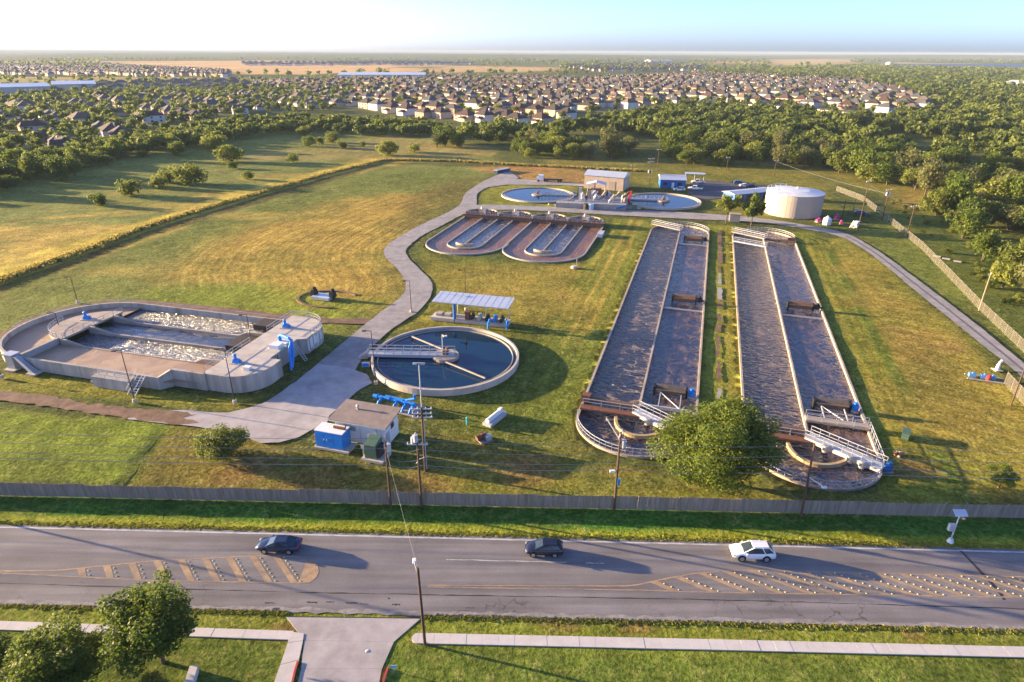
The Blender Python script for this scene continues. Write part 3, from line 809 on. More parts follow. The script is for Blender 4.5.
# ---- pavement slabs in front
pav = empty('pavement', (0, 0, 0)); pav['kind'] = 'structure'
def slab_run(x0, x1, yf, w, step, name='slab'):
    n = int((x1 - x0) / step)
    for i in range(n):
        xa, xb = x0 + (x1 - x0) * i / n + 0.006, x0 + (x1 - x0) * (i + 1) / n - 0.006
        dz = random.uniform(-0.008, 0.008)
        MB().prism([(xa, yf(xa) - w / 2), (xb, yf(xb) - w / 2), (xb, yf(xb) + w / 2), (xa, yf(xa) + w / 2)], -0.05, 0.07 + dz).build(name, M['pavement'], pav)
pw_r = lerp_line([(410, 638.2), (720, 645), (1024, 652.3), (1300, 659)])
pw_l = lerp_line([(-300, 618), (0, 625.6), (290, 635.6)])
slab_run(g(418, 638).x, 62, pw_r, 1.15, 1.5)
slab_run(-75, g(292, 636).x, pw_l, 0.98, 1.5)
MB().prism(arc((g(418, 638).x, pw_r(g(418, 638).x)), 0.575, 90, 270, 10), -0.05, 0.07).build('slab', M['pavement'], pav)
# side strip that turns down along the driveway
MB().prism(gl((290, 632), (304, 634), (303, 641), (288, 643)), -0.05, 0.075).build('slab', M['pavement'], pav)
MB().prism(gl((288, 643.3), (303, 641.3), (299, 660), (280.5, 665)), -0.05, 0.07).build('slab', M['pavement'], pav)
MB().prism(gl((280.3, 665.5), (299, 660.5), (290, 690), (270, 695)), -0.05, 0.07).build('slab', M['pavement'], pav)
drv = empty('driveway', (0, 0, 0)); drv['kind'] = 'structure'
dl_ = [(286, 617), (304, 640.5), (301, 669), (296, 690), (290, 730)]
dr_ = [(421, 618.5), (394, 642), (382, 669), (378, 690), (372, 730)]
for i in range(4):
    a, b2, c, d = dl_[i], dr_[i], dr_[i + 1], dl_[i + 1]
    pts = gl(a, b2, c, d)
    cx = sum(p[0] for p in pts) / 4; cy = sum(p[1] for p in pts) / 4
    pts = [(cx + (p[0] - cx) * 0.996, cy + (p[1] - cy) * 0.994) for p in pts]
    MB().prism(pts, -0.05, 0.03 + 0.004 * i).build('slab', M['drive'], drv)
sheet('seam', gl((286, 616.4), (421, 618), (421, 618.9), (286, 617.3)), 0.036, M['seam'], parent=drv)
k1 = MB().wall(gl((298, 662), (295, 672), (291, 690)), 0.18, 0, 0.16).build('kerb', mat('kerb_red', (0.40, 0.06, 0.06), 0.7, 0.2, 3), drv)
k2 = MB().wall(gl((388, 668), (384, 680), (381, 695)), 0.18, 0, 0.16).build('kerb', bpy.data.materials['kerb_red'], drv)
# ================================================================== WATERS
M['w_ditch_l'] = water_mat('aerated_water', (0.020, 0.017, 0.026), (0.30, 0.185, 0.145), 0.75, 0.62, 0.36, 1.4, 0.12, (0.8, 1.25, 1), 0.0, 0.53, 0.66)
M['w_ditch_r'] = water_mat('mixed_liquor', (0.026, 0.020, 0.030), (0.25, 0.165, 0.14), 0.5, 0.6, 0.18, 2.0, 0.12, (1.1, 0.7, 1), 0.0, 0.47, 0.68)
M['w_chop'] = water_mat('choppy_water', (0.045, 0.055, 0.075), (0.24, 0.235, 0.25), 2.8, 0.5, 0.25, 1.8, 0.15, (0.6, 1.1, 1), 0.0, 0.48, 0.60)
M['w_foam'] = water_mat('tan_foam', (0.34, 0.215, 0.125), (0.43, 0.30, 0.19), 0.25, 0.8, 0.02, 3, 0.6)
M['w_clear'] = water_mat('clear_water', (0.002, 0.026, 0.060), (0.02, 0.03, 0.04), 0.3, 0.12, 0.006, 1.2, 0.05)
M['w_clear'].node_tree.nodes['Principled BSDF'].inputs['Specular IOR Level'].default_value = 0.5
M['w_sludge'] = water_mat('brown_liquor', (0.155, 0.074, 0.040), (0.26, 0.140, 0.080), 0.5, 0.8, 0.06, 2.0, 0.4)
M['w_grey'] = water_mat('grey_water', (0.05, 0.05, 0.06), (0.34, 0.30, 0.28), 0.9, 0.5, 0.12, 1.5, 0.2)

M['hood'] = mat('hood', (0.10, 0.095, 0.085), 0.7, 0.3, 1.5, stain=0.6, tint=(0.2, 0.12, 0.07))
M['concrete_rim'] = mat('concrete_rim', (0.42, 0.35, 0.28), 0.85, 0.2, 0.6, 0.01, 4, stain=0.5)
def pole_h(bx, by, ty):
    p = g(bx, by)
    lo, hi = 0.0, 45.0
    for _ in range(40):
        m = (lo + hi) / 2
        d = p.y * math.cos(PITCH) + (CAM_H - m) * math.sin(PITCH)
        v = (-p.y * math.sin(PITCH) + (CAM_H - m) * math.cos(PITCH)) / d * FPX
        u = p.x / d * FPX
        yy = 341 + u * math.sin(ROLL) + v * math.cos(ROLL)
        if yy > ty: lo = m
        else: hi = m
    return lo

def mixer(u, v, z, rz, label, par_frame, size=1.0):
    o, ang = par_frame
    t = thing('mixer', label, 'mixer', o(u, v, z), ang + rz, 'blue surface mixers on the oval tank')
    s = size
    MB().box((0, 0, 0.06 * s), (2.0 * s, 1.3 * s, 0.12 * s)).build('base_plate', M['concrete_pale'], t)
    MB().box((0, 0, 0.42 * s), (1.25 * s, 0.85 * s, 0.6 * s), top=0.7).box((0.5 * s, 0, 0.32 * s), (0.6 * s, 0.5 * s, 0.4 * s)).build('gearbox', M['blue'], t)
    MB().cyl((-0.15 * s, 0), 0.26 * s, 0.72 * s, 1.5 * s, 12).cyl((-0.15 * s, 0), 0.30 * s, 1.5 * s, 1.62 * s, 12, 0.2 * s).build('motor', M['blue'], t)
    return t

# ================================================================== OVAL AERATION TANK (left)
TA = R(15.0)
def tf(u, v, z=0.0):
    return Vector((-66, 108, z)) + Vector((math.cos(TA), -math.sin(TA), 0)) * u + Vector((math.sin(TA), math.cos(TA), 0)) * v
ot = thing('aeration_tank', 'large oval concrete tank with foaming channels and a raised white deck', 'tank', tf(0, 0), -TA)
cy = -0.9
path = [(14.6, -12.6), (13.4, -14.1), (-14.5, -14.1)] + arc((-14.5, cy), 13.2, 270, 90, 40)[1:] + [(20.6, 12.3)]
zs = [3.0] + [2.2] * (len(path) - 1)
MB().wall(path, 0.42, 0, zs).build('outer_wall', M['concrete_wall'], ot)
MB().wall([(21, -12.3), (14.6, -12.3)], 0.5, 0, 3.0).build('front_step_wall', M['concrete_wall'], ot)
plat = [(20.5, -12.3), (24.0, -12.3)] + arc((24.2, -6.8), 5.5, -88, -5, 10) + [(29.7, -4.6), (27.6, -4.6), (27.6, 3.4), (29.2, 4.2)] + arc((23.8, 7.8), 5.5, -18, 90, 12) + [(20.5, 13.3)]
MB().prism(plat, 0, 3.0, 0, 1).build('deck', [M['concrete_wall'], M['concrete_pale']], ot)
# pale lime streaks on the shaded end of the wall
rr = random.Random(3); mb = MB()
for (px_, py_), (qx, qy) in zip(plat[:-1], plat[1:]):
    if px_ > 28.2 and py_ > 3:
        d = Vector((qx - px_, qy - py_)); n_ = max(1, int(d.length / 0.28)); nn = Vector((d.y, -d.x)).normalized() * 0.006
        for i in range(n_):
            if rr.random() < 0.78:
                a = Vector((px_, py_)) + d * ((i + 0.1) / n_) + nn; c = Vector((px_, py_)) + d * ((i + rr.uniform(0.6, 1.0)) / n_) + nn
                z1 = rr.uniform(2.2, 2.9); z0 = rr.uniform(0.1, 1.0)
                mb.add([(a.x, a.y, z0), (c.x, c.y, z0 + rr.uniform(-.2, .2)), (c.x, c.y, z1), (a.x, a.y, z1)], [(0, 1, 2, 3)])
mb.build('lime_streaks', M['white'], ot)['kind'] = 'stuff'
for (v, x1, m) in ((5.1, 20.5, 0), (-0.5, 15.0, 0), (-6.6, 20.5, 0)):
    MB().wall([(-14.4, v), (-13.0, v), (-9.0, v), (x1 - 6.5, v), (x1 - 4.5, v), (x1 - 0.3, v)], 0.38, 0, [2.3, 2.3, 1.45, 1.45, 2.35, 2.5] if x1 > 16 else [2.3, 2.3, 1.45, 1.45, 1.45, 1.45]).build('divider_wall', M['concrete_tan'], ot)
# slab over the turning end
slab = [(-14.2, -6.6), (-14.2, 7.4)] + arc((-14.4, 0.4), 7.0, 90, 270, 18)
MB().prism(slab, 1.95, 2.3).build('end_slab', M['concrete_tan'], ot)
MB().wall(arc((-14.4, 0.4), 6.7, 90, 270, 18), 0.35, 0, 1.95).build('turning_wall', M['concrete'], ot)
MB().prism([(-15.4, -13.9), (-14.8, -13.9), (-14.8, -6.4), (-15.4, -6.4)], 0, 2.45).build('weir_wall', M['concrete'], ot)
MB().box((-16.1, -14.5, 1.35), (1.7, 1.3, 2.7)).box((-16.1, -14.5, 2.8), (2.1, 1.7, 0.2)).build('gate_box', M['steel'], ot)
MB().box((-16.0, -14.9, 0.12), (2.2, 1.8, 0.24)).build('footing', M['concrete_pale'], ot)
MB().box((-11.2, -15.2, 0.12), (1.9, 1.6, 0.24)).build('footing', M['concrete_pale'], ot)
MB().box((1.2, -14.9, 0.2), (1.0, 0.9, 0.4)).build('footing', M['concrete_pale'], ot)
mb = MB()
mb.add([(-15.1, -15.1, 2.6), (-14.3, -15.1, 2.6), (-14.3, -14.4, 2.6), (-15.1, -14.4, 2.6), (-11.7, -15.6, 0.2), (-10.7, -15.6, 0.2), (-10.7, -14.7, 0.2), (-11.7, -14.7, 0.2)], [(0, 1, 2, 3), (7, 6, 5, 4), (4, 5, 1, 0), (5, 6, 2, 1), (6, 7, 3, 2), (7, 4, 0, 3)])
mb.build('chute', M['steel'], ot)
# box on the front wall with pipes and a stair
MB().prism([(2.2, -16.2), (9.3, -16.2), (9.3, -14.35), (2.2, -14.35)], 0, 1.85).build('outlet_box', M['concrete_wall'], ot)
mb = MB()
for q in (2.9, 4.6, 6.1): mb.tube([(q, -15.3, 1.8), (q, -15.3, 2.75)], 0.07, 6)
mb.bar((2.4, -15.9, 2.3), (9.2, -15.9, 2.3), 0.07).bar((2.4, -14.8, 2.3), (9.2, -14.8, 2.3), 0.07)
for q in (2.4, 4.7, 7, 9.2): mb.bar((q, -15.9, 1.8), (q, -15.9, 2.3), 0.06)
mb.build('outlet_railing', M['galv'], ot)
mb = MB()
for i in range(7): mb.box((10.6, -16.9 + i * 0.36, 0.2 + i * 0.3), (1.5, 0.34, 0.06))
mb.bar((9.85, -17.2, 0.1), (9.85, -14.4, 2.3), 0.08, 0.2).bar((11.35, -17.2, 0.1), (11.35, -14.4, 2.3), 0.08, 0.2)
mb.bar((9.85, -17.2, 1.1), (9.85, -14.4, 3.2), 0.06).bar((11.35, -17.2, 1.1), (11.35, -14.4, 3.2), 0.06)
mb.build('stair', M['steel'], ot)
MB().prism([(14.8, 8.6), (20.4, 8.6), (20.4, 12.1), (14.8, 12.1)], 1.2, 2.25).build('grating', M['hatch'], ot)
MB().prism([(15.2, -0.2), (20.4, -0.2), (20.4, 4.7), (15.2, 4.7)], 0.95, 1.9).build('grating', M['hatch'], ot)
MB().rail([(20.7, -12, 3.0), (20.7, -0.2, 3.0)], 1.1, 2.2).build('railing', M['steel'], ot)
MB().rail([(20.7, 4.8, 3.0), (20.7, 13, 3.0)], 1.1, 2.2).build('railing', M['steel'], ot)
mb = MB().rail([(p[0] * 0.995, p[1] * 0.985, 3.0) for p in plat[-14:]], 1.1, 1.8)
mb.build('railing', M['steel'], ot)
mb = MB().rail([(-14.0, -6.4, 2.3), (-14.0, 7.2, 2.3)], 1.0, 2.3)
mb.build('railing', M['steel'], ot)
mb = MB().rail([(p[0], p[1], 2.3) for p in arc((-14.4, 0.4), 6.9, 180, 262, 8)], 1.0, 1.5)
mb.build('railing', M['steel'], ot)
mb = MB().rail(poly3(arc((-14.5, cy), 13.2, 200, 95, 20), 2.2) + [(20, 12.3, 2.2)], 0.75, 3.0, 0.022, mid=False)
mb.build('edge_railing', M['steel'], ot)
zw = 0.95
MB().sheet([(-14.3, 5.2), (20.4, 5.2), (20.4, 12.2), (-14.3, 12.2)], zw).build('water', M['w_chop'], ot)
MB().sheet([(-14.3, -0.4), (20.4, -0.4), (20.4, 5.0), (-14.3, 5.0)], zw).build('water', water_mat('streaked_water', (0.05, 0.055, 0.07), (0.26, 0.25, 0.26), 0.6, 0.5, 0.15, 0.9, 0.2, (0.35, 1.2, 1), 0.0, 0.46, 0.62), ot)
MB().sheet([(-14.3, -6.5), (20.4, -6.5), (20.4, -0.6), (-14.3, -0.6)], zw).build('water', M['w_chop'], ot)
MB().sheet([(-14.9, -6.7), (20.4, -6.7), (20.4, -12.4), (14, -14), (-14.9, -14)], zw + 0.35).build('foam', M['w_foam'], ot)
MB().sheet([(-14.4, 12.2), (-14.4, 7.2)] + arc((-14.4, 0.4), 6.75, 90, 250, 14) + [(-15.4, -6.7), (-15.4, -14.0)] + arc((-14.5, cy), 13.05, 265, 90, 36), zw + 0.3).build('foam', M['w_foam'], ot)
# pipe and ladder at the notch
pm = MB()
pm.tube([(25.5, 1.6, 3.0), (25.5, 1.6, 4.1), (26.0, 1.4, 4.5), (28.2, 0.4, 4.5), (28.8, 0.1, 4.2), (29.2, -0.4, 2.2), (29.4, -1.6, 0.0)], 0.30, 10)
pm.tube([(28.7, 0.4, 4.4), (28.9, -0.8, 3.4), (29.9, -2.6, 0.0)], 0.22, 8)
pm.cyl((25.5, 1.6), 0.45, 3.0, 3.12, 12).build('blue_pipe', M['blue'], ot)
MB().box((26.2, -0.6, 3.35), (1.8, 1.6, 0.7)).box((26.2, 1.4, 3.15), (2.2, 1.8, 0.3)).build('pipe_block', M['white'], ot)
MB().tube([(28.2, -3.4, 0), (28.2, -3.4, 3.2)], 0.14, 8).tube([(28.6, -4.3, 0), (28.6, -4.3, 2.6)], 0.10, 8).build('drain_pipe', M['green_box'], ot)
mb = MB()
for s_ in (-0.35, 0.35): mb.bar((30.2, 1.6 + s_, 0), (28.0, 1.6 + s_, 3.2), 0.09, 0.16)
for i in range(9): mb.bar((30.2 - 2.2 * i / 9, 1.25, 3.2 * i / 9), (30.2 - 2.2 * i / 9, 1.95, 3.2 * i / 9), 0.2, 0.05)
mb.build('stair', M['steel'], ot)
MB().box((28.8, -5.1, 0.9), (1.5, 0.5, 1.8)).build('pit_wall', M['concrete'], ot)
fr = (tf, -TA)
mixer(-17.6, 2.2, 2.3, 0.3, 'blue mixer on the tan end slab of the oval tank', fr)
mixer(22.8, 7.6, 3.0, 0.2, 'blue mixer on the far half of the white tank deck', fr)
mixer(23.4, -7.6, 3.0, 0.1, 'blue mixer on the near half of the white tank deck', fr)
bx = thing('access_hatch', 'small white cabinet near the front edge of the tank deck', 'hatch', tf(26.6, -9.2, 3.0), -TA)
MB().box((0, 0, 0.25), (1.1, 0.8, 0.5)).box((0, 0, 0.53), (1.2, 0.9, 0.06)).build('box', M['white'], bx)

# ================================================================== NEAR ROUND CLARIFIER
def clarifier(c, Rr, hz, wz, name_label, wmat, bridge_ang, bridge_to, nseg=96, det=True):
    t = thing('clarifier', name_label, 'clarifier', (c[0], c[1], 0), 0, 'round settling basins')
    MB().ring((0, 0), Rr - 0.38, Rr, 0, hz, nseg).build('basin_wall', M['concrete_pale'], t)
    MB().ring((0, 0), Rr - 1.15, Rr - 1.02, wz - 0.2, wz + 0.22, nseg).build('weir_ring', M['concrete'], t)
    MB().sheet([(math.cos(2 * math.pi * k / nseg) * (Rr - 0.3), math.sin(2 * math.pi * k / nseg) * (Rr - 0.3)) for k in range(nseg)], wz).build('water', wmat, t)
    MB().cyl((0, 0), 2.35, wz - 0.1, hz + 0.05, 32).build('centre_well', M['concrete_tan'], t)
    ca, sa = math.cos(bridge_ang), math.sin(bridge_ang)
    a = Vector((ca * (Rr + 0.7), sa * (Rr + 0.7), hz)); b_ = Vector((-ca * bridge_to, -sa * bridge_to, hz))
    n = Vector((-sa, ca, 0))
    mb = MB()
    mb.add([a - n * 0.7 + Vector((0, 0, .15)), a + n * 0.7 + Vector((0, 0, .15)), b_ + n * 0.7 + Vector((0, 0, .15)), b_ - n * 0.7 + Vector((0, 0, .15)),
            a - n * 0.7 + Vector((0, 0, .1)), a + n * 0.7 + Vector((0, 0, .1)), b_ + n * 0.7 + Vector((0, 0, .1)), b_ - n * 0.7 + Vector((0, 0, .1))],
           [(3, 2, 1, 0), (4, 5, 6, 7), (0, 1, 5, 4), (1, 2, 6, 5), (2, 3, 7, 6), (3, 0, 4, 7)])
    mb.build('walkway', M['steel'], t)
    mb = MB()
    for s_ in (-1, 1): mb.bar(a + n * 0.75 * s_ + Vector((0, 0, -.05)), b_ + n * 0.75 * s_ + Vector((0, 0, -.05)), 0.12, 0.55)
    mb.build('girder', M['galv'], t)
    mb = MB()
    for s_ in (-1, 1): mb.rail([a + n * 0.75 * s_ + Vector((0, 0, .15)), b_ + n * 0.75 * s_ + Vector((0, 0, .15))], 1.15, 1.5, 0.04)
    mb.build('railing', M['galv'], t)
    MB().box((0, 0, hz + 0.55), (1.0, 0.9, 0.8)).cyl((0.3, 0), 0.3, hz + 0.9, hz + 1.5, 10).build('drive_unit', M['brown_drum'], t)
    return t
cl = clarifier((-11.7, 101.9), 12.95, 1.15, 0.62, 'near round clarifier with dark navy water and a railed bridge', M['w_clear'], R(178), 1.6)
mb = MB()
a0 = Vector((-3.9, 7.8, 0)); 
p1 = g(412, 336.5, 1.2) - Vector((-11.7, 101.9, 0)); p2 = g(447, 351, 1.2) - Vector((-11.7, 101.9, 0)); p3 = g(446, 362, 1.2) - Vector((-11.7, 101.9, 0)); p4 = g(485, 378, 1.0) - Vector((-11.7, 101.9, 0))
MB().bar(p1, p2, 0.2, 0.22).build('scraper_arm', M['concrete_tan'], cl)
MB().bar(p3, p4, 0.2, 0.22).build('scraper_arm', M['concrete_tan'], cl)
MB().tube([(p1.x, p1.y, 0.3), (p1.x, p1.y, 1.3)], 0.12, 8).build('arm_float', M['black'], cl)
MB().tube([(-0.6, 0.9, 1.2), (-0.6, 0.9, 4.6)], 0.07, 8).tube([(-0.6, 0.9, 4.55), (-0.45, 0.4, 4.75), (0.1, 0.2, 4.7)], 0.06, 6).build('lamp_post', M['galv'], cl)
MB().box((0.0, 0.2, 4.66), (0.7, 0.4, 0.18), 0.3).build('lamp_head', M['white'], cl)
q = g(466, 342, 0.9) - Vector((-11.7, 101.9, 0))
MB().tube([(q.x, q.y, 0.4), (q.x, q.y, 1.9)], 0.1, 8).box((q.x, q.y, 0.75), (0.5, 0.5, 0.2)).build('sensor_post', M['black'], cl)
w = thing('meter_cabinet', 'blue white cabinet beside the bridge foot of the near clarifier', 'cabinet', g(366, 367))
MB().box((0, 0, 0.5), (1.3, 0.5, 0.75)).box((-0.5, 0, 0.1), (0.1, 0.4, 0.24)).box((0.5, 0, 0.1), (0.1, 0.4, 0.24)).build('box', M['galv'], w)
MB().box((0, -0.265, 0.5), (1.1, 0.03, 0.6)).build('door', M['blue'], w)
st_ = thing('bridge_stair', 'concrete steps leading to the near clarifier bridge', 'steps', g(364, 357))
for i in range(4): MB().box((-0.6 + i * 0.42, 0, 0.14 + i * 0.15), (0.42, 1.6, 0.28 + i * 0.3)).build('step', M['concrete_pale'], st_)

# ================================================================== PLANT-FRAME HELPERS
def pthing(name, label, cat, u, v, rz=0.0, group=None, z=0.0):
    return thing(name, label, cat, pl(u, v, z), -PHI + rz, group)

# ---- far clarifiers
clarifier((9.6, 245.2), 13.9, 0.45, 0.2, 'far left round clarifier with pale reflecting water ringed by lawn', M['w_clear'], R(-5), 1.4, 80)
clarifier((55.0, 234.2), 13.5, 0.75, 0.35, 'far right round clarifier between the screening works and the parking lot', M['w_clear'], R(170), 1.4, 80)

# ================================================================== TWIN OVAL DITCHES
def oval_ditch(u0, hw, label, right):
    t = pthing('oval_ditch', label, 'ditch', u0, 0, 0, 'twin oval ditches', -0.28)
    zt = 0.55; vb = -15.3; vf = 14.0
    outer = ([(-hw, vf)] + arc((0, vb), hw, 180, 360, 36) + [(hw, vf)])
    if right: outer = [(-hw + 0.5, -13)] + arc((0, vb), hw, 190, 360, 36) + [(hw, vf)]
    MB().wall(outer, 0.34, -0.6, zt).build('outer_wall', M['concrete'], t)
    ir = 5.15; vi = -15.9
    MB().wall([(-ir, vf)] + arc((0, vi), ir, 180, 360, 24) + [(ir, vf)], 0.28, 0, zt).build('inner_wall', M['concrete'], t)
    MB().wall([(0, vf), (0, vi - 1.0)], 0.28, 0, zt).build('divider_wall', M['concrete_tan'], t)
    MB().wall(arc((0, vi + 1.8), 3.6, 225, 315, 12), 0.35, 0, zt + 0.25).build('deflector', M['concrete_tan'], t)
    ring = [(-hw, vf + 4)] + arc((0, vb), hw, 180, 360, 36) + [(hw, vf + 4)]
    MB().sheet([(-hw, vf)] + arc((0, vb), hw, 180, 360, 36) + [(hw, vf), (ir, vf)] + arc((0, vi), ir, 360, 180, 24) + [(-ir, vf)], 0.16).build('channel_liquor', M['w_sludge'], t)
    MB().sheet([(-ir, vf)] + arc((0, vi), ir, 180, 360, 24) + [(ir, vf)], 0.20).build('inner_water', M['w_grey'], t)
    MB().wall([(-hw, vf), (hw, vf)], 0.5, 0, 1.5).build('cross_wall', M['sludge_wall'], t)
    for s_ in (-1, 1):
        c = (s_ * hw / 2, vf)
        MB().wall(arc(c, hw / 2 - 0.15, 180, 0, 18), 0.34, -0.3, 2.35).build('end_wall', M['concrete_tan'], t)
        MB().sheet(arc(c, hw / 2 - 0.15, 180, 0, 18), 0.3).build('end_liquor', M['sludge_wall'], t)
        mb = MB()
        for k in range(1, 9):
            p = arc(c, hw / 2 - 0.15, 180, 0, 9)[k]
            mb.bar((p[0], p[1], 2.0), (p[0], vf + 0.1, 1.5), 0.16, 0.3)
        mb.build('end_beams', M['rust'], t)
        MB().box((c[0] - 0.4, vf + 2.3, 2.4), (1.8, 1.4, 1.1)).cyl((c[0] + 1.1, vf + 2.3), 0.42, 1.9, 3.0, 10).box((c[0] + 1.9, vf + 2.6, 2.25), (0.7, 1.6, 0.8)).build('aerator_drive', M['concrete_tan'], t)
        MB().cyl((c[0] - 0.4, vf + 2.3), 0.38, 2.95, 3.7, 10).build('motor', M['steel'], t)
        MB().box((c[0] + 0.9, vf + 1.3, 2.3), (0.6, 0.6, 1.3)).build('switch_box', M['galv'], t)
        MB().prism([(c[0] - hw / 2 + 0.5, vf - 0.5), (c[0] + hw / 2 - 0.5, vf - 0.5), (c[0] + hw / 2 - 0.5, vf + 0.9), (c[0] - hw / 2 + 0.5, vf + 0.9)], 1.52, 1.62).build('walkway', M['rust'], t)
        MB().rail([(c[0] - hw / 2 + 0.5, vf - 0.5, 1.62), (c[0] + hw / 2 - 0.5, vf - 0.5, 1.62)], 0.9, 1.6, 0.035).build('railing', M['galv'], t)
        MB().prism([(c[0] + 1.2, vf + 4.6), (c[0] + 2.6, vf + 4.6), (c[0] + 3.4, vf + 8.4), (c[0] + 2.0, vf + 8.4)], 0, 0.35).build('step_slab', M['concrete_pale'], t)
    if right: MB().box((hw + 0.9, 4.5, 0.6), (1.5, 4.2, 1.2)).box((hw + 0.9, 4.5, 1.25), (1.7, 4.4, 0.1)).build('control_box', M['galv'], t)
    return t
oval_ditch(-9.2, 11.4, 'left one of the twin brown oval ditches beside the lane', False)
oval_ditch(13.7, 11.5, 'right one of the twin brown oval ditches with a steel box on its side', True)

# ================================================================== LONG OXIDATION DITCHES
def rotor(t, x0, x1, v, z=0.95, r=0.62, legs=None, small=False):
    mb = MB().tube([(x0, v, z), (x1, v, z)], r * 0.55, 10)
    n = 14
    for k in range(n):
        a = 2 * math.pi * k / n
        mb.bar((x0 + 0.1, v + math.cos(a) * r * 0.8, z + math.sin(a) * r * 0.8), (x1 - 0.1, v + math.cos(a) * r * 0.8, z + math.sin(a) * r * 0.8), 0.10, 0.30)
    mb.build('rotor_drum', M['brown_drum'], t)
    for x in (x0 - 0.2, x1 + 0.2):
        MB().box((x, v, z), (0.35, 1.3, 1.5)).build('rotor_bearing', M['black'], t)
    MB().add([(x0, v - 0.75, z + 0.35), (x1, v - 0.75, z + 0.35), (x1, v + 0.55, z + 0.85), (x0, v + 0.55, z + 0.85), (x0, v - 0.75, z + 0.28), (x1, v - 0.75, z + 0.28), (x1, v + 0.55, z + 0.78), (x0, v + 0.55, z + 0.78)],
             [(0, 1, 2, 3), (7, 6, 5, 4), (4, 5, 1, 0), (5, 6, 2, 1), (6, 7, 3, 2), (7, 4, 0, 3)]).build('rotor_hood', M['hood'] if not small else M['brown_drum'], t)
    MB().box((x1 + 0.95, v, z + 0.1), (1.0, 0.8, 0.9)).cyl((x1 + 0.95, v), 0.28, z + 0.5, z + 0.95, 10).build('rotor_motor', M['blue'] if not small else M['black'], t)
    if legs:
        mb = MB()
        for x in (x0 + 0.8, x1 - 0.6): mb.bar((x, v, z - 0.1), (x, legs, 0.8), 0.14)
        mb.bar((x0 + 0.8, v - 0.6, z - 0.1), (x1 - 0.6, legs, 0.8), 0.12)
        mb.build('rotor_frame', M['galv'], t)

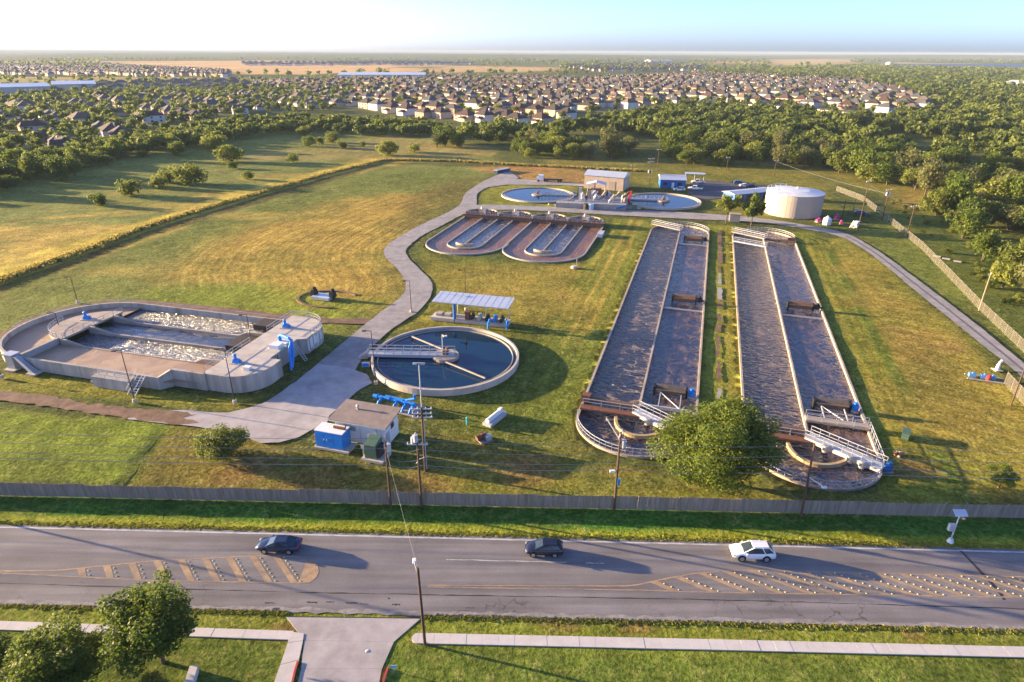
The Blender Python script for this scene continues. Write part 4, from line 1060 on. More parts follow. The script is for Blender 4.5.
def long_ditch(u0, label, hw, v_rotors, baffles, far, second):
    t = pthing('oxidation_ditch', label, 'ditch', u0, 0, 0, 'long oxidation ditches', -0.38)
    zt, zw = 0.60, 0.16
    va, vb = -99.4, 16.0
    P = [(-hw, vb)] + arc((0, va), hw, 180, 360, 32) + arc((0, vb), hw, 0, 180, 28)[:-1]
    MB().wall(P, 0.34, -0.6, zt, True).build('outer_wall', M['concrete_rim'], t)
    MB().wall([(0, -95.5), (0, 15.5)], 0.32, 0, zt).build('divider_wall', M['concrete_rim'], t)
    MB().sheet([(-hw, vb)] + arc((0, va), hw, 180, 270, 16) + [(0, va), (0, vb + hw)] + arc((0, vb), hw, 90, 180, 14)[1:-1], zw).build('water', M['w_ditch_l'], t)
    MB().sheet([(0, vb + hw), (0, va - hw)] + arc((0, va), hw, 270, 360, 16)[1:] + arc((0, vb), hw, 0, 90, 14)[:-1], zw).build('water', M['w_ditch_r'], t)
    # near turning end
    MB().prism([(-hw, -98.2), (0.3, -98.2), (0.3, -96.9), (-hw, -96.9)], 0.72, 1.0).build('bridge_deck', M['rust'], t)
    MB().rail([(-hw + 0.2, -97.0, 1.0), (0.2, -97.0, 1.0)], 1.05, 2.7, 0.04).build('railing', M['galv'], t)
    MB().tube([(-hw + 0.8, -95.0, 0.95), (-0.5, -95.0, 0.85)], 0.46, 12).build('rotor_drum', M['brown_drum'], t)
    MB().box((-hw + 0.4, -94.9, 1.1), (1.3, 1.2, 1.2)).build('gear_guard', M['rust'] if not second else M['black'], t)
    MB().prism([(0.2, baffles[0] - 0.13), (hw, baffles[0] - 0.13), (hw, baffles[0] + 0.13), (0.2, baffles[0] + 0.13)], 0.3, 0.82).build('baffle', M['galv'], t)
    if second:
        MB().prism([(0, -91.9), (hw, -91.9), (hw, -90.4), (0, -90.4)], 0.7, 1.0).build('bridge_deck', M['concrete_tan'], t)
        MB().rail([(0.1, -91.8, 1.0), (hw, -91.8, 1.0)], 1.0, 2.2, 0.035).rail([(0.1, -90.5, 1.0), (hw, -90.5, 1.0)], 1.0, 2.2, 0.035).build('railing', M['galv'], t)
        MB().rail([(hw + 0.1, -91, zt), (hw + 0.1, -100, zt)], 1.1, 1.4, 0.035).build('railing', M['galv'], t)
        MB().prism([(-hw, -93.2), (0, -94.8), (0, -95.4), (-hw, -93.8)], 0.2, 0.85).build('weir_plate', M['concrete_tan'], t)
    # diagonal drive platform
    a = Vector((-0.3, -96.6, 1.15)); c = Vector((hw - 0.3, -102.0, 1.15)); n = Vector((c - a)).normalized().cross(Vector((0, 0, 1)))
    mb = MB(); w = 0.85
    mb.bar((a + c) / 2 + (a - c) / 2, (a + c) / 2 - (a - c) / 2, w * 2, 0.14)
    mb.build('drive_platform', M['galv'], t)
    mb = MB()
    for s_ in (-1, 1): mb.bar(a + n * w * s_ - Vector((0, 0, .25)), c + n * w * s_ - Vector((0, 0, .25)), 0.14, 0.45)
    mb.build('platform_girder', M['galv'], t)
    mb = MB()
    for s_ in (-1, 1): mb.rail([a + n * w * s_ + Vector((0, 0, .07)), c + n * w * s_ + Vector((0, 0, .07))], 1.15, 1.3, 0.036)
    mb.build('platform_railing', M['galv'], t)
    for k in (0.3, 0.62, 0.78):
        p = a.lerp(c, k) + n * 1.1
        MB().tube([p + Vector((0, 0, -0.7)), p + Vector((0, 0, 0.35))], 0.36, 10).box(p + Vector((0, 0, -0.1)), (0.9, 0.7, 0.5)).build('pump', M['steel'], t)
    da = smooth_line([(-3.0, -98.6), (-2.6, -100.8), (-1.2, -102.5), (0.6, -102.9), (2.4, -102.3), (4.2, -100.7)])
    MB().wall(da, 0.42, 0.1, 0.72).build('deflector', mat('deflector_buff', (0.42, 0.31, 0.17), 0.8, 0.15, 1.5) if 'deflector_buff' not in bpy.data.materials else bpy.data.materials['deflector_buff'], t)
    MB().rail(poly3(arc((0, va), hw, 183, 352, 26), zt), 1.1, 1.9, 0.04).build('end_railing', M['galv'], t)
    # far turning end
    a = Vector((-hw, far[0], 1.05)); c = Vector((0.4, far[1], 1.05)); n = (c - a).normalized().cross(Vector((0, 0, 1)))
    MB().bar(a, c, 1.7, 0.25).build('bridge_deck', M['concrete_tan'], t)
    mb = MB()
    for s_ in (-1, 1): mb.rail([a + n * 0.8 * s_ + Vector((0, 0, .12)), c + n * 0.8 * s_ + Vector((0, 0, .12))], 1.1, 1.1, 0.038)
    mb.build('railing', M['galv'], t)
    MB().rail(poly3(arc((0, vb), hw, 5, 120, 16), zt), 1.0, 1.6, 0.045).build('end_railing', M['galv'], t)
    if second:
        MB().bar((-hw, 8.3, 0.95), (0.2, 4.6, 0.95), 1.2, 0.25).build('bridge_deck', M['galv'], t)
        MB().rail([(-hw, 8.3, 1.08), (0.2, 4.6, 1.08)], 1.0, 1.5, 0.045).build('railing', M['galv'], t)
        MB().box((hw - 1.2, 14.5, 1.0), (2.0, 0.9, 1.0)).build('gear_guard', M['rust'], t)
        MB().prism([(0, 13.2), (hw, 12.4), (hw, 13.2), (0, 14)], 0.4, 1.0).build('weir_plate', M['sludge_wall'], t)
    for k, v in enumerate(v_rotors):
        rotor(t, 2.0, 6.6, v, 1.0, 0.62, baffles[0] if k == 0 else None, small=k > 0)
        if k > 0:
            MB().prism([(0.2, baffles[k] - 0.08), (hw, baffles[k] - 0.08), (hw, baffles[k] + 0.08), (0.2, baffles[k] + 0.08)], 0.2, 0.5).build('baffle', M['galv'], t)
            MB().bar((7.9, v, 1.0), (hw, v, 1.0), 0.35, 0.3).build('rotor_support', M['black'], t)
    return t
long_ditch(48.45, 'left long oxidation ditch with purple brown water and three rotors', 8.55, (-88.8, -45.1, 6.5), (-93.8, -50.0, 2.6), (21.5, 16.0), False)
long_ditch(72.5, 'right long oxidation ditch with purple brown water behind the leafy tree', 8.6, (-86.0, -42.0), (-90.9, -46.8), (18.9, 13.4), True)
# worn bare patches along the grass strip between them
rr = random.Random(31)
strip_ = empty('worn_strip', (0, 0, 0)); strip_['kind'] = 'structure'
v_ = -92
while v_ < 20:
    l_ = rr.uniform(3, 10); w_ = rr.uniform(0.25, 0.6); u_ = 60.2 + rr.uniform(-0.2, 0.2)
    MB().sheet(rough([pl(u_ - w_, v_).to_2d(), pl(u_ + w_, v_).to_2d(), pl(u_ + w_, v_ + l_).to_2d(), pl(u_ - w_, v_ + l_).to_2d()], 0.7, 0.2, seed=int(v_ + 200)), 0.012).build('bare_patch', M['gravel'] if rr.random() < 0.4 else M['dirt'], strip_)
    v_ += l_ + rr.uniform(0.5, 3.5)
# ================================================================== WOODEN FENCE
fx0, fx1 = -112.0, 112.0
wf = thing('wooden_fence', 'long weathered grey wooden picket fence running along the road verge', 'fence', (0, fence_y(0), 0), math.atan(-0.0275))
mb = MB(); rr = random.Random(11); x = fx0; panel = 0; hgt_p = 1.9; lean = 0
while x < fx1:
    if int((x - fx0) / 2.4) != panel:
        panel = int((x - fx0) / 2.4); hgt_p = 1.88 + rr.uniform(-0.09, 0.11); lean = rr.uniform(-0.04, 0.04)
    if rr.random() > 0.003:
        h = hgt_p + rr.uniform(-0.025, 0.025); t_ = rr.uniform(-0.012, 0.012); y = lean * 0.4 + rr.uniform(-0.006, 0.006)
        mb.add([(x, y - .01, .03), (x + .132, y - .01, .03), (x + .132, y + .01, .03), (x, y + .01, .03), (x + t_, y - .01 + lean, h), (x + .132 + t_, y - .01 + lean, h), (x + .132 + t_, y + .01 + lean, h), (x + t_, y + .01 + lean, h)],
               [(0, 1, 5, 4), (1, 2, 6, 5), (2, 3, 7, 6), (3, 0, 4, 7), (4, 5, 6, 7)])
    x += 0.14
mb.build('pickets', M['fence_wood'], wf)['kind'] = 'stuff'
for zz in (0.35, 1.0, 1.6): MB().bar((fx0, 0.07, zz), (fx1, 0.07, zz), 0.05, 0.09).build('rail', M['fence_wood'], wf)
pm_ = MB().box((0, 0, 0.95), (0.1, 0.1, 1.9)).mesh('post', M['fence_wood'])
for i in range(int((fx1 - fx0) / 2.4) + 1): link('post', pm_, wf, (fx0 + i * 2.4, 0.15, 0))

# ================================================================== POLES AND WIRES
def utility_pole(bx, by, ty, label, arms=(), cans=(), lean=(0, 0), r=0.16, cat='utility pole', name='utility_pole', m=None, group='wooden utility poles'):
    h = pole_h(bx, by, ty); p = g(bx, by)
    t = thing(name, label, cat, p, 0, group)
    MB().tube([(0, 0, -0.3), (lean[0] * 0.5, lean[1] * 0.5, h * 0.5), (lean[0], lean[1], h)], [r, r * 0.85, r * 0.65], 8).build('shaft', m or M['wood_pole'], t)
    for (zf, ln, ang) in arms:
        zz = h * zf; ca, sa = math.cos(ang), math.sin(ang); cx, cy_ = lean[0] * zf, lean[1] * zf
        MB().bar((cx - ca * ln / 2, cy_ - sa * ln / 2, zz), (cx + ca * ln / 2, cy_ + sa * ln / 2, zz), 0.12, 0.14).build('crossarm', M['galv'], t)
        im = MB().cyl((0, 0), 0.055, 0, 0.26, 6, 0.03).mesh('insulator', M['white'])
        for k in (-0.46, -0.2, 0.2, 0.46): link('insulator', im, t, (cx + ca * ln * k, cy_ + sa * ln * k, zz + 0.06))
    for (zf, dx, dy) in cans:
        zz = h * zf
        MB().cyl((lean[0] * zf + dx, lean[1] * zf + dy), 0.27, zz - 0.5, zz + 0.45, 10).cyl((lean[0] * zf + dx, lean[1] * zf + dy), 0.06, zz + 0.45, zz + 0.75, 6).build('transformer', M['galv'], t)
    return t, h
utility_pole(391, 507, 441, 'wooden pole by the fence nearest the green transformer box', (), ((0.9, 0.35, 0.1),))
utility_pole(421.5, 506, 431, 'wooden pole by the fence in front of the tall lamp mast', ((0.83, 2.4, 0.02),), ((0.93, -0.1, -0.3), (0.87, -0.5, 0.2)))
tp, th = utility_pole(425.5, 470, 407, 'tall mast with double crossarms and a lamp on top behind the fence', ((0.97, 2.6, 0.02), (0.84, 2.6, 0.02), (0.90, 2.5, 0.02)), (), r=0.2)
hh = pole_h(425.5, 470, 363)
MB().tube([(0, 0, th), (0, 0, hh)], 0.075, 8).build('mast', M['galv'], tp)
MB().bar((-0.6, 0, hh), (0.6, 0, hh), 0.1, 0.1).box((-0.5, 0, hh - 0.1), (0.5, 0.35, 0.16)).box((0.45, 0, hh - 0.1), (0.5, 0.35, 0.16)).build('lamp_head', M['galv'], tp)
MB().tube([(0.18, -0.12, 0.3), (0.18, -0.12, th * 0.8)], 0.06, 6).tube([(0.18, -0.12, 2.2), (-0.6, -0.3, 1.9), (-1.1, -0.4, 1.3)], 0.05, 6).build('conduit', M['galv'], tp)
tp, th = utility_pole(614, 510, 432, 'wooden pole by the fence left of the leafy tree with a transformer', ((0.97, 1.6, 1.2),), ((0.86, 0.45, 0.0),))
MB().bar((0, 0, th * 0.9), (-1.6, 0.9, th * 1.12), 0.09).build('brace_arm', M['galv'], tp)
MB().box((-0.6, -0.1, th * 0.52), (0.6, 0.3, 0.25)).build('meter_box', M['white'], tp)
MB().cyl((0.3, 0.2), 0.16, th * 0.32, th * 0.4, 8).build('junction_box', M['blue'], tp)
tp, th = utility_pole(801, 517, 446, 'leaning wooden pole by the fence right of the leafy tree', (), (), lean=(-0.15, 0.5))
MB().bar((0, 0.3, th * 0.55), (1.5, -0.2, th * 0.47), 0.08).box((1.7, -0.25, th * 0.455), (0.55, 0.3, 0.2)).build('lamp_bracket', M['white'], tp)
utility_pole(-110, 497, 425, 'wooden pole by the fence beyond the left edge', ((0.97, 2.0, 0.02),), ())
utility_pole(979, 310, 273, 'pale wooden pole beside the chain link fence at the right', ((0.97, 0.9, 1.0),), (), m=mat('pale_pole', (0.30, 0.22, 0.14), 0.9, 0.2, 3))
utility_pole(1011, 405, 362, 'dark pole by the gate at the right edge', (), (), r=0.13)
utility_pole(858, 229.5, 180, 'tall pole with crossarm right of the big pale tank', ((0.97, 2.6, 0.5),), ())
utility_pole(882, 219.5, 189, 'dark pole with white transformers beside the chain link fence', ((0.97, 2.6, 0.4),), ((0.84, -0.45, 0), (0.84, 0.45, 0)))
utility_pole(906.5, 237.5, 205.5, 'pole with white crossarm outside the chain link fence bend', ((0.97, 2.8, 0.3),), ())
utility_pole(842, 217.5, 198, 'short dark post left of the covered blue car', (), (), r=0.13)
utility_pole(853, 212, 198, 'thin dark post behind the covered blue car', (), (), r=0.1)
utility_pole(649, 185, 158, 'pole with stacked crossarms left of the blue office', ((0.97, 2.6, 0.1), (0.85, 2.6, 0.1)), ((0.5, 0.6, 0), (0.5, -0.6, 0)))
utility_pole(657, 171, 149, 'bare brown pole behind the blue office by the trees', ((0.97, 2.0, 0.1),), ())
utility_pole(726, 174.5, 157, 'brown pole behind the parking lot', ((0.96, 2.0, 0.1),), ())
utility_pole(774, 175, 160, 'brown pole behind the white roofed shed', ((0.96, 2.0, 0.1),), ())
utility_pole(631.5, 178, 165, 'pole just right of the tan screening building', ((0.95, 1.6, 0.1),), ())
for i, (a, b_, c) in enumerate(((568, 136, 116), (594, 134, 117), (660, 139, 120), (686, 140, 121), (843, 128, 121), (856, 133, 127))):
    utility_pole(a, b_, c, ('%s distant pole from the left in the wood' % ('first', 'second', 'third', 'fourth', 'fifth', 'sixth')[i]), ((0.95, 2.2, 0.2),), (), group='distant poles in the wood')

def power_line(label, pts, r=0.02, sag=0.35, group='power lines along the fence'):
    P = []
    for a, b_ in zip(pts[:-1], pts[1:]):
        a, b_ = Vector(a), Vector(b_); n = 10
        for i in range(n): 
            t_ = i / n; q = a.lerp(b_, t_); q.z -= 4 * sag * t_ * (1 - t_); P.append(q)
    P.append(Vector(pts[-1]))
    o = MB().tube(P, r, 4).build('power_line', M['wire'])
    return tag(o, label, 'wire', group)
PX = ((-112, 0.2), (-73, 0.1), (-14.5, 0.0), (-10.6, 0.0), (12.3, 0.0), (34.1, 0.4), (72, 0.3), (112, 0.3))
lnames = ('topmost power line strung along the wooden fence', 'second highest power line along the wooden fence', 'third power line from the top along the wooden fence', 'lowest thick cable strung along the wooden fence')
for (zz, dy, r_, lb) in ((9.05, 0.5, 0.026, lnames[0]), (8.3, -0.45, 0.026, lnames[1]), (6.6, 0.05, 0.028, lnames[2]), (5.7, 0.1, 0.038, lnames[3])):
    power_line(lb, [(x, fence_y(x) + q + dy, zz) for x, q in PX], r_, 0.45)
pa = g(858, 229.5); pb = g(906.5, 237.5); pc = g(979, 310); pd = g(882, 219.5)
power_line('wire from the tall tank pole to the crossarm pole outside the fence', [pa + Vector((0, 0, 14)), pb + Vector((0, 0, 9))], 0.025, 0.6, 'wires at the right')
power_line('wire running off over the trees from the crossarm pole', [g(726, 174.5) + Vector((0, 0, 6.5)), g(774, 175) + Vector((0, 0, 6)), pd + Vector((0, 0, 8.4))], 0.03, 0.8, 'wires at the right')

def lamp_pole(bx, by, ty, label, arm=0.9, ang=0.0, base=True):
    h = pole_h(bx, by, ty); p = g(bx, by)
    t = thing('lamp_pole', label, 'lamp', p, ang, 'slim lamp poles inside the plant')
    if base: MB().cyl((0, 0), 0.32, 0, 0.55, 10).build('footing', M['concrete_pale'], t)
    MB().tube([(0, 0, 0.3), (0, 0, h)], [0.085, 0.06], 8).build('shaft', M['steel'] if False else M['hatch'], t)
    MB().bar((0, 0, h), (-arm, 0, h + 0.05), 0.08).box((-arm - 0.2, 0, h + 0.02), (0.65, 0.32, 0.16)).build('lamp_head', M['hatch'], t)
    return t
for a in ((135, 402, 351, 'slim lamp pole in front of the stair of the oval tank'), (235, 403, 349, 'slim lamp pole before the right front curve of the oval tank'), (62, 336, 313, 'slim lamp pole on the end slab of the oval tank'),
          (252, 345, 315, 'slim lamp pole standing by the grating of the oval tank'), (2, 378, 366, 'short lamp pole at the left edge below the oval tank'), (78, 303, 277, 'slim lamp pole behind the oval tank'),
          (376, 384, 331, 'slim lamp pole at the left side of the near clarifier'), (411.5, 312, 281, 'slim lamp pole on the bend of the lane'), (466, 310, 270, 'slim lamp pole behind the blue canopy roof'),
          (549, 205, 193, 'slim white post on the lawn by the far left clarifier')):
    lamp_pole(*a)

# street lamp in front
p = g(425, 644); h = pole_h(425, 644, 568)
sl = thing('street_lamp', 'wooden street lamp pole on the pavement with a white lamp head', 'street lamp', p)
MB().tube([(0, 0, -0.3), (-0.15, 0, h)], [0.15, 0.11], 10).build('shaft', M['wood_pole'], sl)
MB().tube([(-0.15, 0, h - 0.9), (-0.3, 0.1, h - 0.3), (-0.5, 0.5, h + 0.05), (-0.55, 0.7, h + 0.1)], 0.035, 6).build('bracket', M['galv'], sl)
MB().box((-0.55, 0.85, h + 0.06), (0.34, 0.62, 0.16), 0.1, top=0.7).cyl((-0.55, 0.95), 0.14, h - 0.12, h, 10).build('lamp_head', M['white'], sl)
power_line('thin cable from the fence pole down to the street lamp', [g(391, 507) + Vector((0, 0, 8.6)), p + Vector((-0.15, 0, h - 0.1))], 0.007, 0.4, 'power lines along the fence')
# solar beacon
p = g(950, 542)
bc = thing('solar_beacon', 'white post with a tilted solar panel and cabinet on the verge', 'beacon', p)
MB().cyl((0, 0), 0.36, 0, 0.5, 12, 0.22).build('base', M['white'], bc)
MB().tube([(0, 0, 0.4), (0, 0, 3.9)], 0.075, 8).build('shaft', M['galv'], bc)
MB().add([(-0.7, -0.35, 3.85), (0.7, -0.35, 3.85), (0.7, 0.35, 4.25), (-0.7, 0.35, 4.25), (-0.7, -0.35, 3.9), (0.7, -0.35, 3.9), (0.7, 0.35, 4.3), (-0.7, 0.35, 4.3)],
         [(3, 2, 1, 0), (4, 5, 6, 7), (0, 1, 5, 4), (1, 2, 6, 5), (2, 3, 7, 6), (3, 0, 4, 7)]).build('solar_panel', M['white_metal'], bc)
MB().box((-0.4, 0, 2.1), (0.65, 0.4, 0.85)).build('cabinet', M['galv'], bc)
MB().box((0.45, 0, 3.45), (0.4, 0.3, 0.4)).cyl((0.45, -0.2), 0.14, 3.35, 3.6, 10).build('signal_head', M['roof_tan'], bc)
sg = thing('sign_stub', 'small blue white marker sign in the lawn by the driveway', 'sign', g(394, 671))
MB().box((0, 0, 0.3), (0.06, 0.06, 0.6)).box((0, -0.05, 0.62), (0.5, 0.04, 0.28)).build('plate', mat('pale_blue', (0.2, 0.5, 0.7), 0.6), sg)

# ================================================================== SMALL THINGS BEHIND THE FENCE
b_ = pthing('pump_house', 'small white pump house with a flat tan roof', 'building', 12.4, -113.7)
MB().box((0, 0, 1.65), (7.6, 4.0, 3.3)).build('wall', M['white'], b_)
MB().add([(-4.5, -2.6, 3.3), (4.3, -2.6, 3.3), (4.3, 2.5, 3.75), (-4.5, 2.5, 3.75), (-4.5, -2.6, 3.5), (4.3, -2.6, 3.5), (4.3, 2.5, 3.95), (-4.5, 2.5, 3.95)],
         [(3, 2, 1, 0), (4, 5, 6, 7), (0, 1, 5, 4), (1, 2, 6, 5), (2, 3, 7, 6), (3, 0, 4, 7)]).build('roof', M['roof_tan'], b_)
MB().box((3.82, 0.2, 2.35), (0.05, 0.9, 0.8)).build('window', M['glass'], b_)
MB().box((3.84, -1.3, 1.05), (0.06, 0.95, 2.1)).build('door', M['galv'], b_)
MB().bar((-4.5, -2.66, 3.36), (4.3, -2.66, 3.36), 0.1, 0.14).build('gutter', M['galv'], b_)
MB().tube([(-3.6, -2.1, 0), (-3.6, -2.1, 3.3)], 0.05, 6).build('downpipe', M['galv'], b_)
MB().cyl((-1.6, 0.6), 0.16, 3.6, 4.35, 8).cyl((-1.6, 0.6), 0.26, 4.35, 4.5, 8, 0.1).build('roof_vent', M['steel'], b_)
MB().box((-1.2, -2.03, 2.2), (1.0, 0.05, 0.7)).build('louvre', M['steel'], b_)
MB().box((1.6, -2.05, 1.3), (0.6, 0.14, 0.8)).build('panel_box', M['steel'], b_)
for x in (-2.53, 0.0, 2.53): MB().box((x, -2.012, 1.65), (0.04, 0.03, 3.2)).build('wall_joint', M['concrete'], b_)
b_ = pthing('generator', 'bright blue generator cabinet with white top on a slab', 'generator', 9.1, -117.4)
MB().box((0.3, 0, 0.15), (5.3, 2.6, 0.3)).build('slab', M['concrete_pale'], b_)
MB().box((0, 0, 1.55), (4.2, 2.1, 2.5)).build('cabinet', M['blue'], b_)
MB().box((0, 0, 2.84), (4.3, 2.2, 0.08)).build('lid', M['white'], b_)
MB().tube([(0.2, 0.2, 3.05), (1.9, 0.2, 3.05)], 0.2, 10).tube([(1.9, 0.2, 3.05), (2.1, 0.2, 3.5)], 0.12, 8).build('exhaust', M['rust'], b_)
for x in (-1.4, 0, 1.4): MB().box((x, -1.065, 1.5), (1.25, 0.03, 2.1)).build('door', M['blue'], b_)
for x in (-0.75, -0.3): MB().box((x, -1.09, 1.6), (0.12, 0.03, 0.25)).build('handle', M['white'], b_)
b_ = pthing('transformer_box', 'olive green transformer box on a concrete slab beside the pole', 'transformer', 16.0, -118.2)
MB().box((0, 0, 0.18), (3.2, 2.6, 0.36)).build('slab', M['concrete_pale'], b_)
MB().box((-0.3, 0, 1.4), (1.7, 1.9, 2.1)).build('cabinet', M['green_box'], b_)
MB().add([(-1.2, -1.0, 2.45), (0.6, -1.0, 2.45), (0.6, 1.0, 2.45), (-1.2, 1.0, 2.45), (-1.1, -0.9, 2.55), (0.5, -0.9, 2.55), (0.5, 1.0, 2.95), (-1.1, 1.0, 2.95)],
         [(0, 1, 5, 4), (1, 2, 6, 5), (2, 3, 7, 6), (3, 0, 4, 7), (4, 5, 6, 7)]).build('lid', M['green_box'], b_)
MB().box((0.75, 0.0, 1.35), (0.45, 1.5, 1.6)).build('cooling_fins', M['hatch'], b_)
MB().box((1.25, 0.6, 1.7), (0.4, 0.5, 0.8)).build('meter_box', M['white'], b_)
MB().box((-1.75, -0.2, 0.9), (0.12, 0.12, 1.8)).box((-1.75, -0.2, 1.5), (0.5, 0.25, 0.6)).build('meter_post', M['galv'], b_)
# blue pipe manifold
b_ = pthing('pipe_manifold', 'bright blue pipe manifold with valves on the grass behind the pump house', 'pipes', 12.4, -105.0, R(-6))
MB().tube([(-4.2, 0.4, 0.8), (2.6, 0.4, 0.8), (3.4, 0.4, 0.8)], 0.28, 10).build('header_pipe', M['blue'], b_)
for i, x in enumerate((-2.4, 0.4, 2.0, 3.3)):
    MB().tube([(x, 0.4, 0.8), (x, -0.9, 0.75), (x, -1.5, 0.2)], 0.2, 8).cyl((x, -0.3), 0.16, 0.8, 1.35, 8).build('branch_pipe', M['blue'], b_)
    MB().cyl((x, -0.3), 0.34, 1.35, 1.42, 12).build('valve_wheel', M['blue'], b_)
for x in (-3.4, -1.2, 1.2, 2.8): MB().tube([(x - 0.06, 0.4, 0.8), (x + 0.06, 0.4, 0.8)], 0.42, 12).build('flange', M['blue'], b_)
MB().tube([(-2.6, 1.3, 0.6), (1.0, 1.3, 0.6), (2.8, 1.3, 1.3), (2.8, 1.0, 2.1)], 0.2, 8).build('riser_pipe', M['blue'], b_)
MB().box((2.6, 0.0, 0.06), (3.4, 3.4, 0.12)).build('slab', M['concrete'], b_)
b_ = thing('trough', 'pale steel trough lying on the grass right of the lamp mast', 'trough', g(495, 420), R(58))
MB().box((0, 0, 0.25), (4.4, 1.5, 0.5)).build('tray', M['galv'], b_)
MB().tube([(-1.9, 0.1, 0.75), (1.9, 0.1, 0.75)], 0.36, 10).box((1.6, 0.1, 1.0), (0.6, 0.5, 0.5)).build('drum', M['white'], b_)
b_ = thing('scrap_pump', 'rusty red pump on a small pallet below the trough', 'pump', g(483, 441), R(30))
MB().box((0.3, 0, 0.12), (1.9, 1.5, 0.24)).build('pallet', M['roof_tan'], b_)
MB().tube([(-0.9, 0.2, 0.6), (0.6, 0.3, 0.6)], 0.4, 10).cyl((0.1, 0.2), 0.3, 0.6, 1.2, 10).build('casing', M['rust'], b_)
MB().box((0.7, -0.2, 0.55), (0.8, 0.9, 0.6)).build('motor', M['galv'], b_)
b_ = thing('marker_post', 'turquoise pipe marker post on the grass near the trough', 'post', g(467, 425))
MB().cyl((0, 0), 0.14, 0, 1.2, 8).cyl((0, 0), 0.17, 1.2, 1.35, 8, 0.08).build('pipe', mat('turquoise', (0.05, 0.45, 0.42), 0.6), b_)
b_ = thing('hydrant', 'red brown fire hydrant on the grass left of the blue generator', 'hydrant', g(316, 439))
MB().cyl((0, 0), 0.18, 0, 0.75, 10).cyl((0, 0), 0.2, 0.75, 0.95, 10, 0.06).bar((-0.3, 0, 0.55), (0.3, 0, 0.55), 0.16).build('body', M['rust'], b_)
b_ = thing('lawn_box', 'small dark green utility box on the lawn right of the long ditches', 'utility box', g(905, 437), R(55))
MB().box((0, 0, 0.45), (2.0, 0.9, 0.9)).box((0, 0, 0.93), (2.1, 1.0, 0.08)).build('cabinet', M['green_box'], b_)
MB().box((0, -0.47, 0.45), (0.8, 0.03, 0.7)).build('door', M['galv'], b_)
b_ = thing('rubble_pile', 'small reddish rubble pile on the lawn below the green box', 'rubble', g(900, 455))
rr = random.Random(2)
for i in range(8): MB().box((rr.uniform(-.7, .7), rr.uniform(-.4, .4), rr.uniform(0.08, .2)), (rr.uniform(.25, .55), rr.uniform(.2, .4), rr.uniform(.15, .3)), rr.uniform(0, 3), top=0.75).build('stone', M['rust'] if i % 2 else M['concrete_tan'], b_)
b_ = thing('control_stand', 'blue stand with control box at the corner of the right ditch', 'control box', g(886, 471))
MB().box((0, 0, 0.5), (1.0, 0.7, 1.0)).box((0.3, 0.1, 1.1), (0.5, 0.5, 0.4)).build('box', M['blue_wall'], b_)
MB().box((0, 0, 0.05), (1.4, 1.1, 0.1)).build('slab', M['concrete'], b_)
b_ = thing('dosing_station', 'small blue and red valve station in a shallow pit beside the right lane', 'valve station', g(985, 379), R(-20))
MB().box((0, -0.9, 0.08), (5.6, 0.3, 0.16)).box((0, 0.9, 0.08), (5.6, 0.3, 0.16)).build('kerb', M['concrete'], b_)
for i, x in enumerate((-1.9, -0.2, 1.0)): MB().box((x, 0.2, 0.35), (1.0, 0.7, 0.6)).tube([(x, 0.2, 0.6), (x, 0.2, 0.95)], 0.1, 8).build('pump', mat('sky_blue', (0.10, 0.30, 0.58), 0.5) if i == 0 else bpy.data.materials['sky_blue'], b_)
MB().cyl((0.35, -0.3), 0.34, 0, 0.75, 10).cyl((0.35, -0.3), 0.2, 0.75, 0.95, 10).build('valve', M['red'], b_)
b_ = thing('vent_stack', 'white vent stack beside the right lane near the gate', 'vent', g(997, 370))
MB().cyl((0, 0), 0.32, 0, 1.1, 12, 0.28).tube([(0, 0, 1.0), (0.08, 0, 1.5), (0.4, 0.15, 1.7), (0.6, 0.2, 1.5)], 0.2, 10).build('pipe', M['white'], b_)
MB().box((0, 0, 0.06), (1.3, 1.3, 0.12)).build('slab', M['concrete_pale'], b_)
# pump pad in the round dip
b_ = pthing('pump_pad', 'pale slab with two black pumps on the mown field', 'pumps', -24.0, -66.5)
MB().box((0, 0, 0.3), (4.4, 2.8, 0.6)).build('slab', M['white_metal'], b_)
for s_ in (-1, 1): MB().box((s_ * 2.3, 0.3, 1.0), (1.1, 1.6, 1.3), top=0.8).cyl((s_ * 2.3, 0.5), 0.4, 1.6, 2.2, 10).build('pump', M['black'], b_)
mb = MB().wall([(7.2 * math.cos(t_) + 1.5, 5.0 * math.sin(t_)) for t_ in np.linspace(0.9, 5.2, 30)], 0.55, -0.2, 0.10)
mb.build('dip_rim', M['dirt'], b_)
b_ = thing('manhole', 'pale concrete manhole with a standpipe below the twin oval ditches', 'manhole', g(574, 268))
MB().cyl((0, 0), 0.8, 0, 0.5, 14).cyl((0, 0), 0.6, 0.5, 0.6, 14).build('ring', M['concrete_pale'], b_)
MB().tube([(0.7, 0.5, 0), (0.7, 0.5, 2.4)], 0.06, 6).build('standpipe', M['galv'], b_)
b_ = thing('trash', 'crumpled white paper lying on the driveway', 'paper', g(367, 651, 0.04), 0.5)
MB().add([(-.2, -.12, .01), (.16, -.15, .03), (.2, .15, .01), (-.16, .12, .04), (0, 0, .06)], [(0, 1, 4), (1, 2, 4), (2, 3, 4), (3, 0, 4)]).build('sheet', M['white'], b_)
b_ = thing('concrete_block', 'pale concrete block at the bottom edge beside the small bush', 'block', g(193, 680), R(10))
MB().box((0, 0, 0.35), (0.6, 1.6, 0.7)).box((0, 0, 0.74), (0.7, 1.7, 0.08)).build('body', M['pavement'], b_)

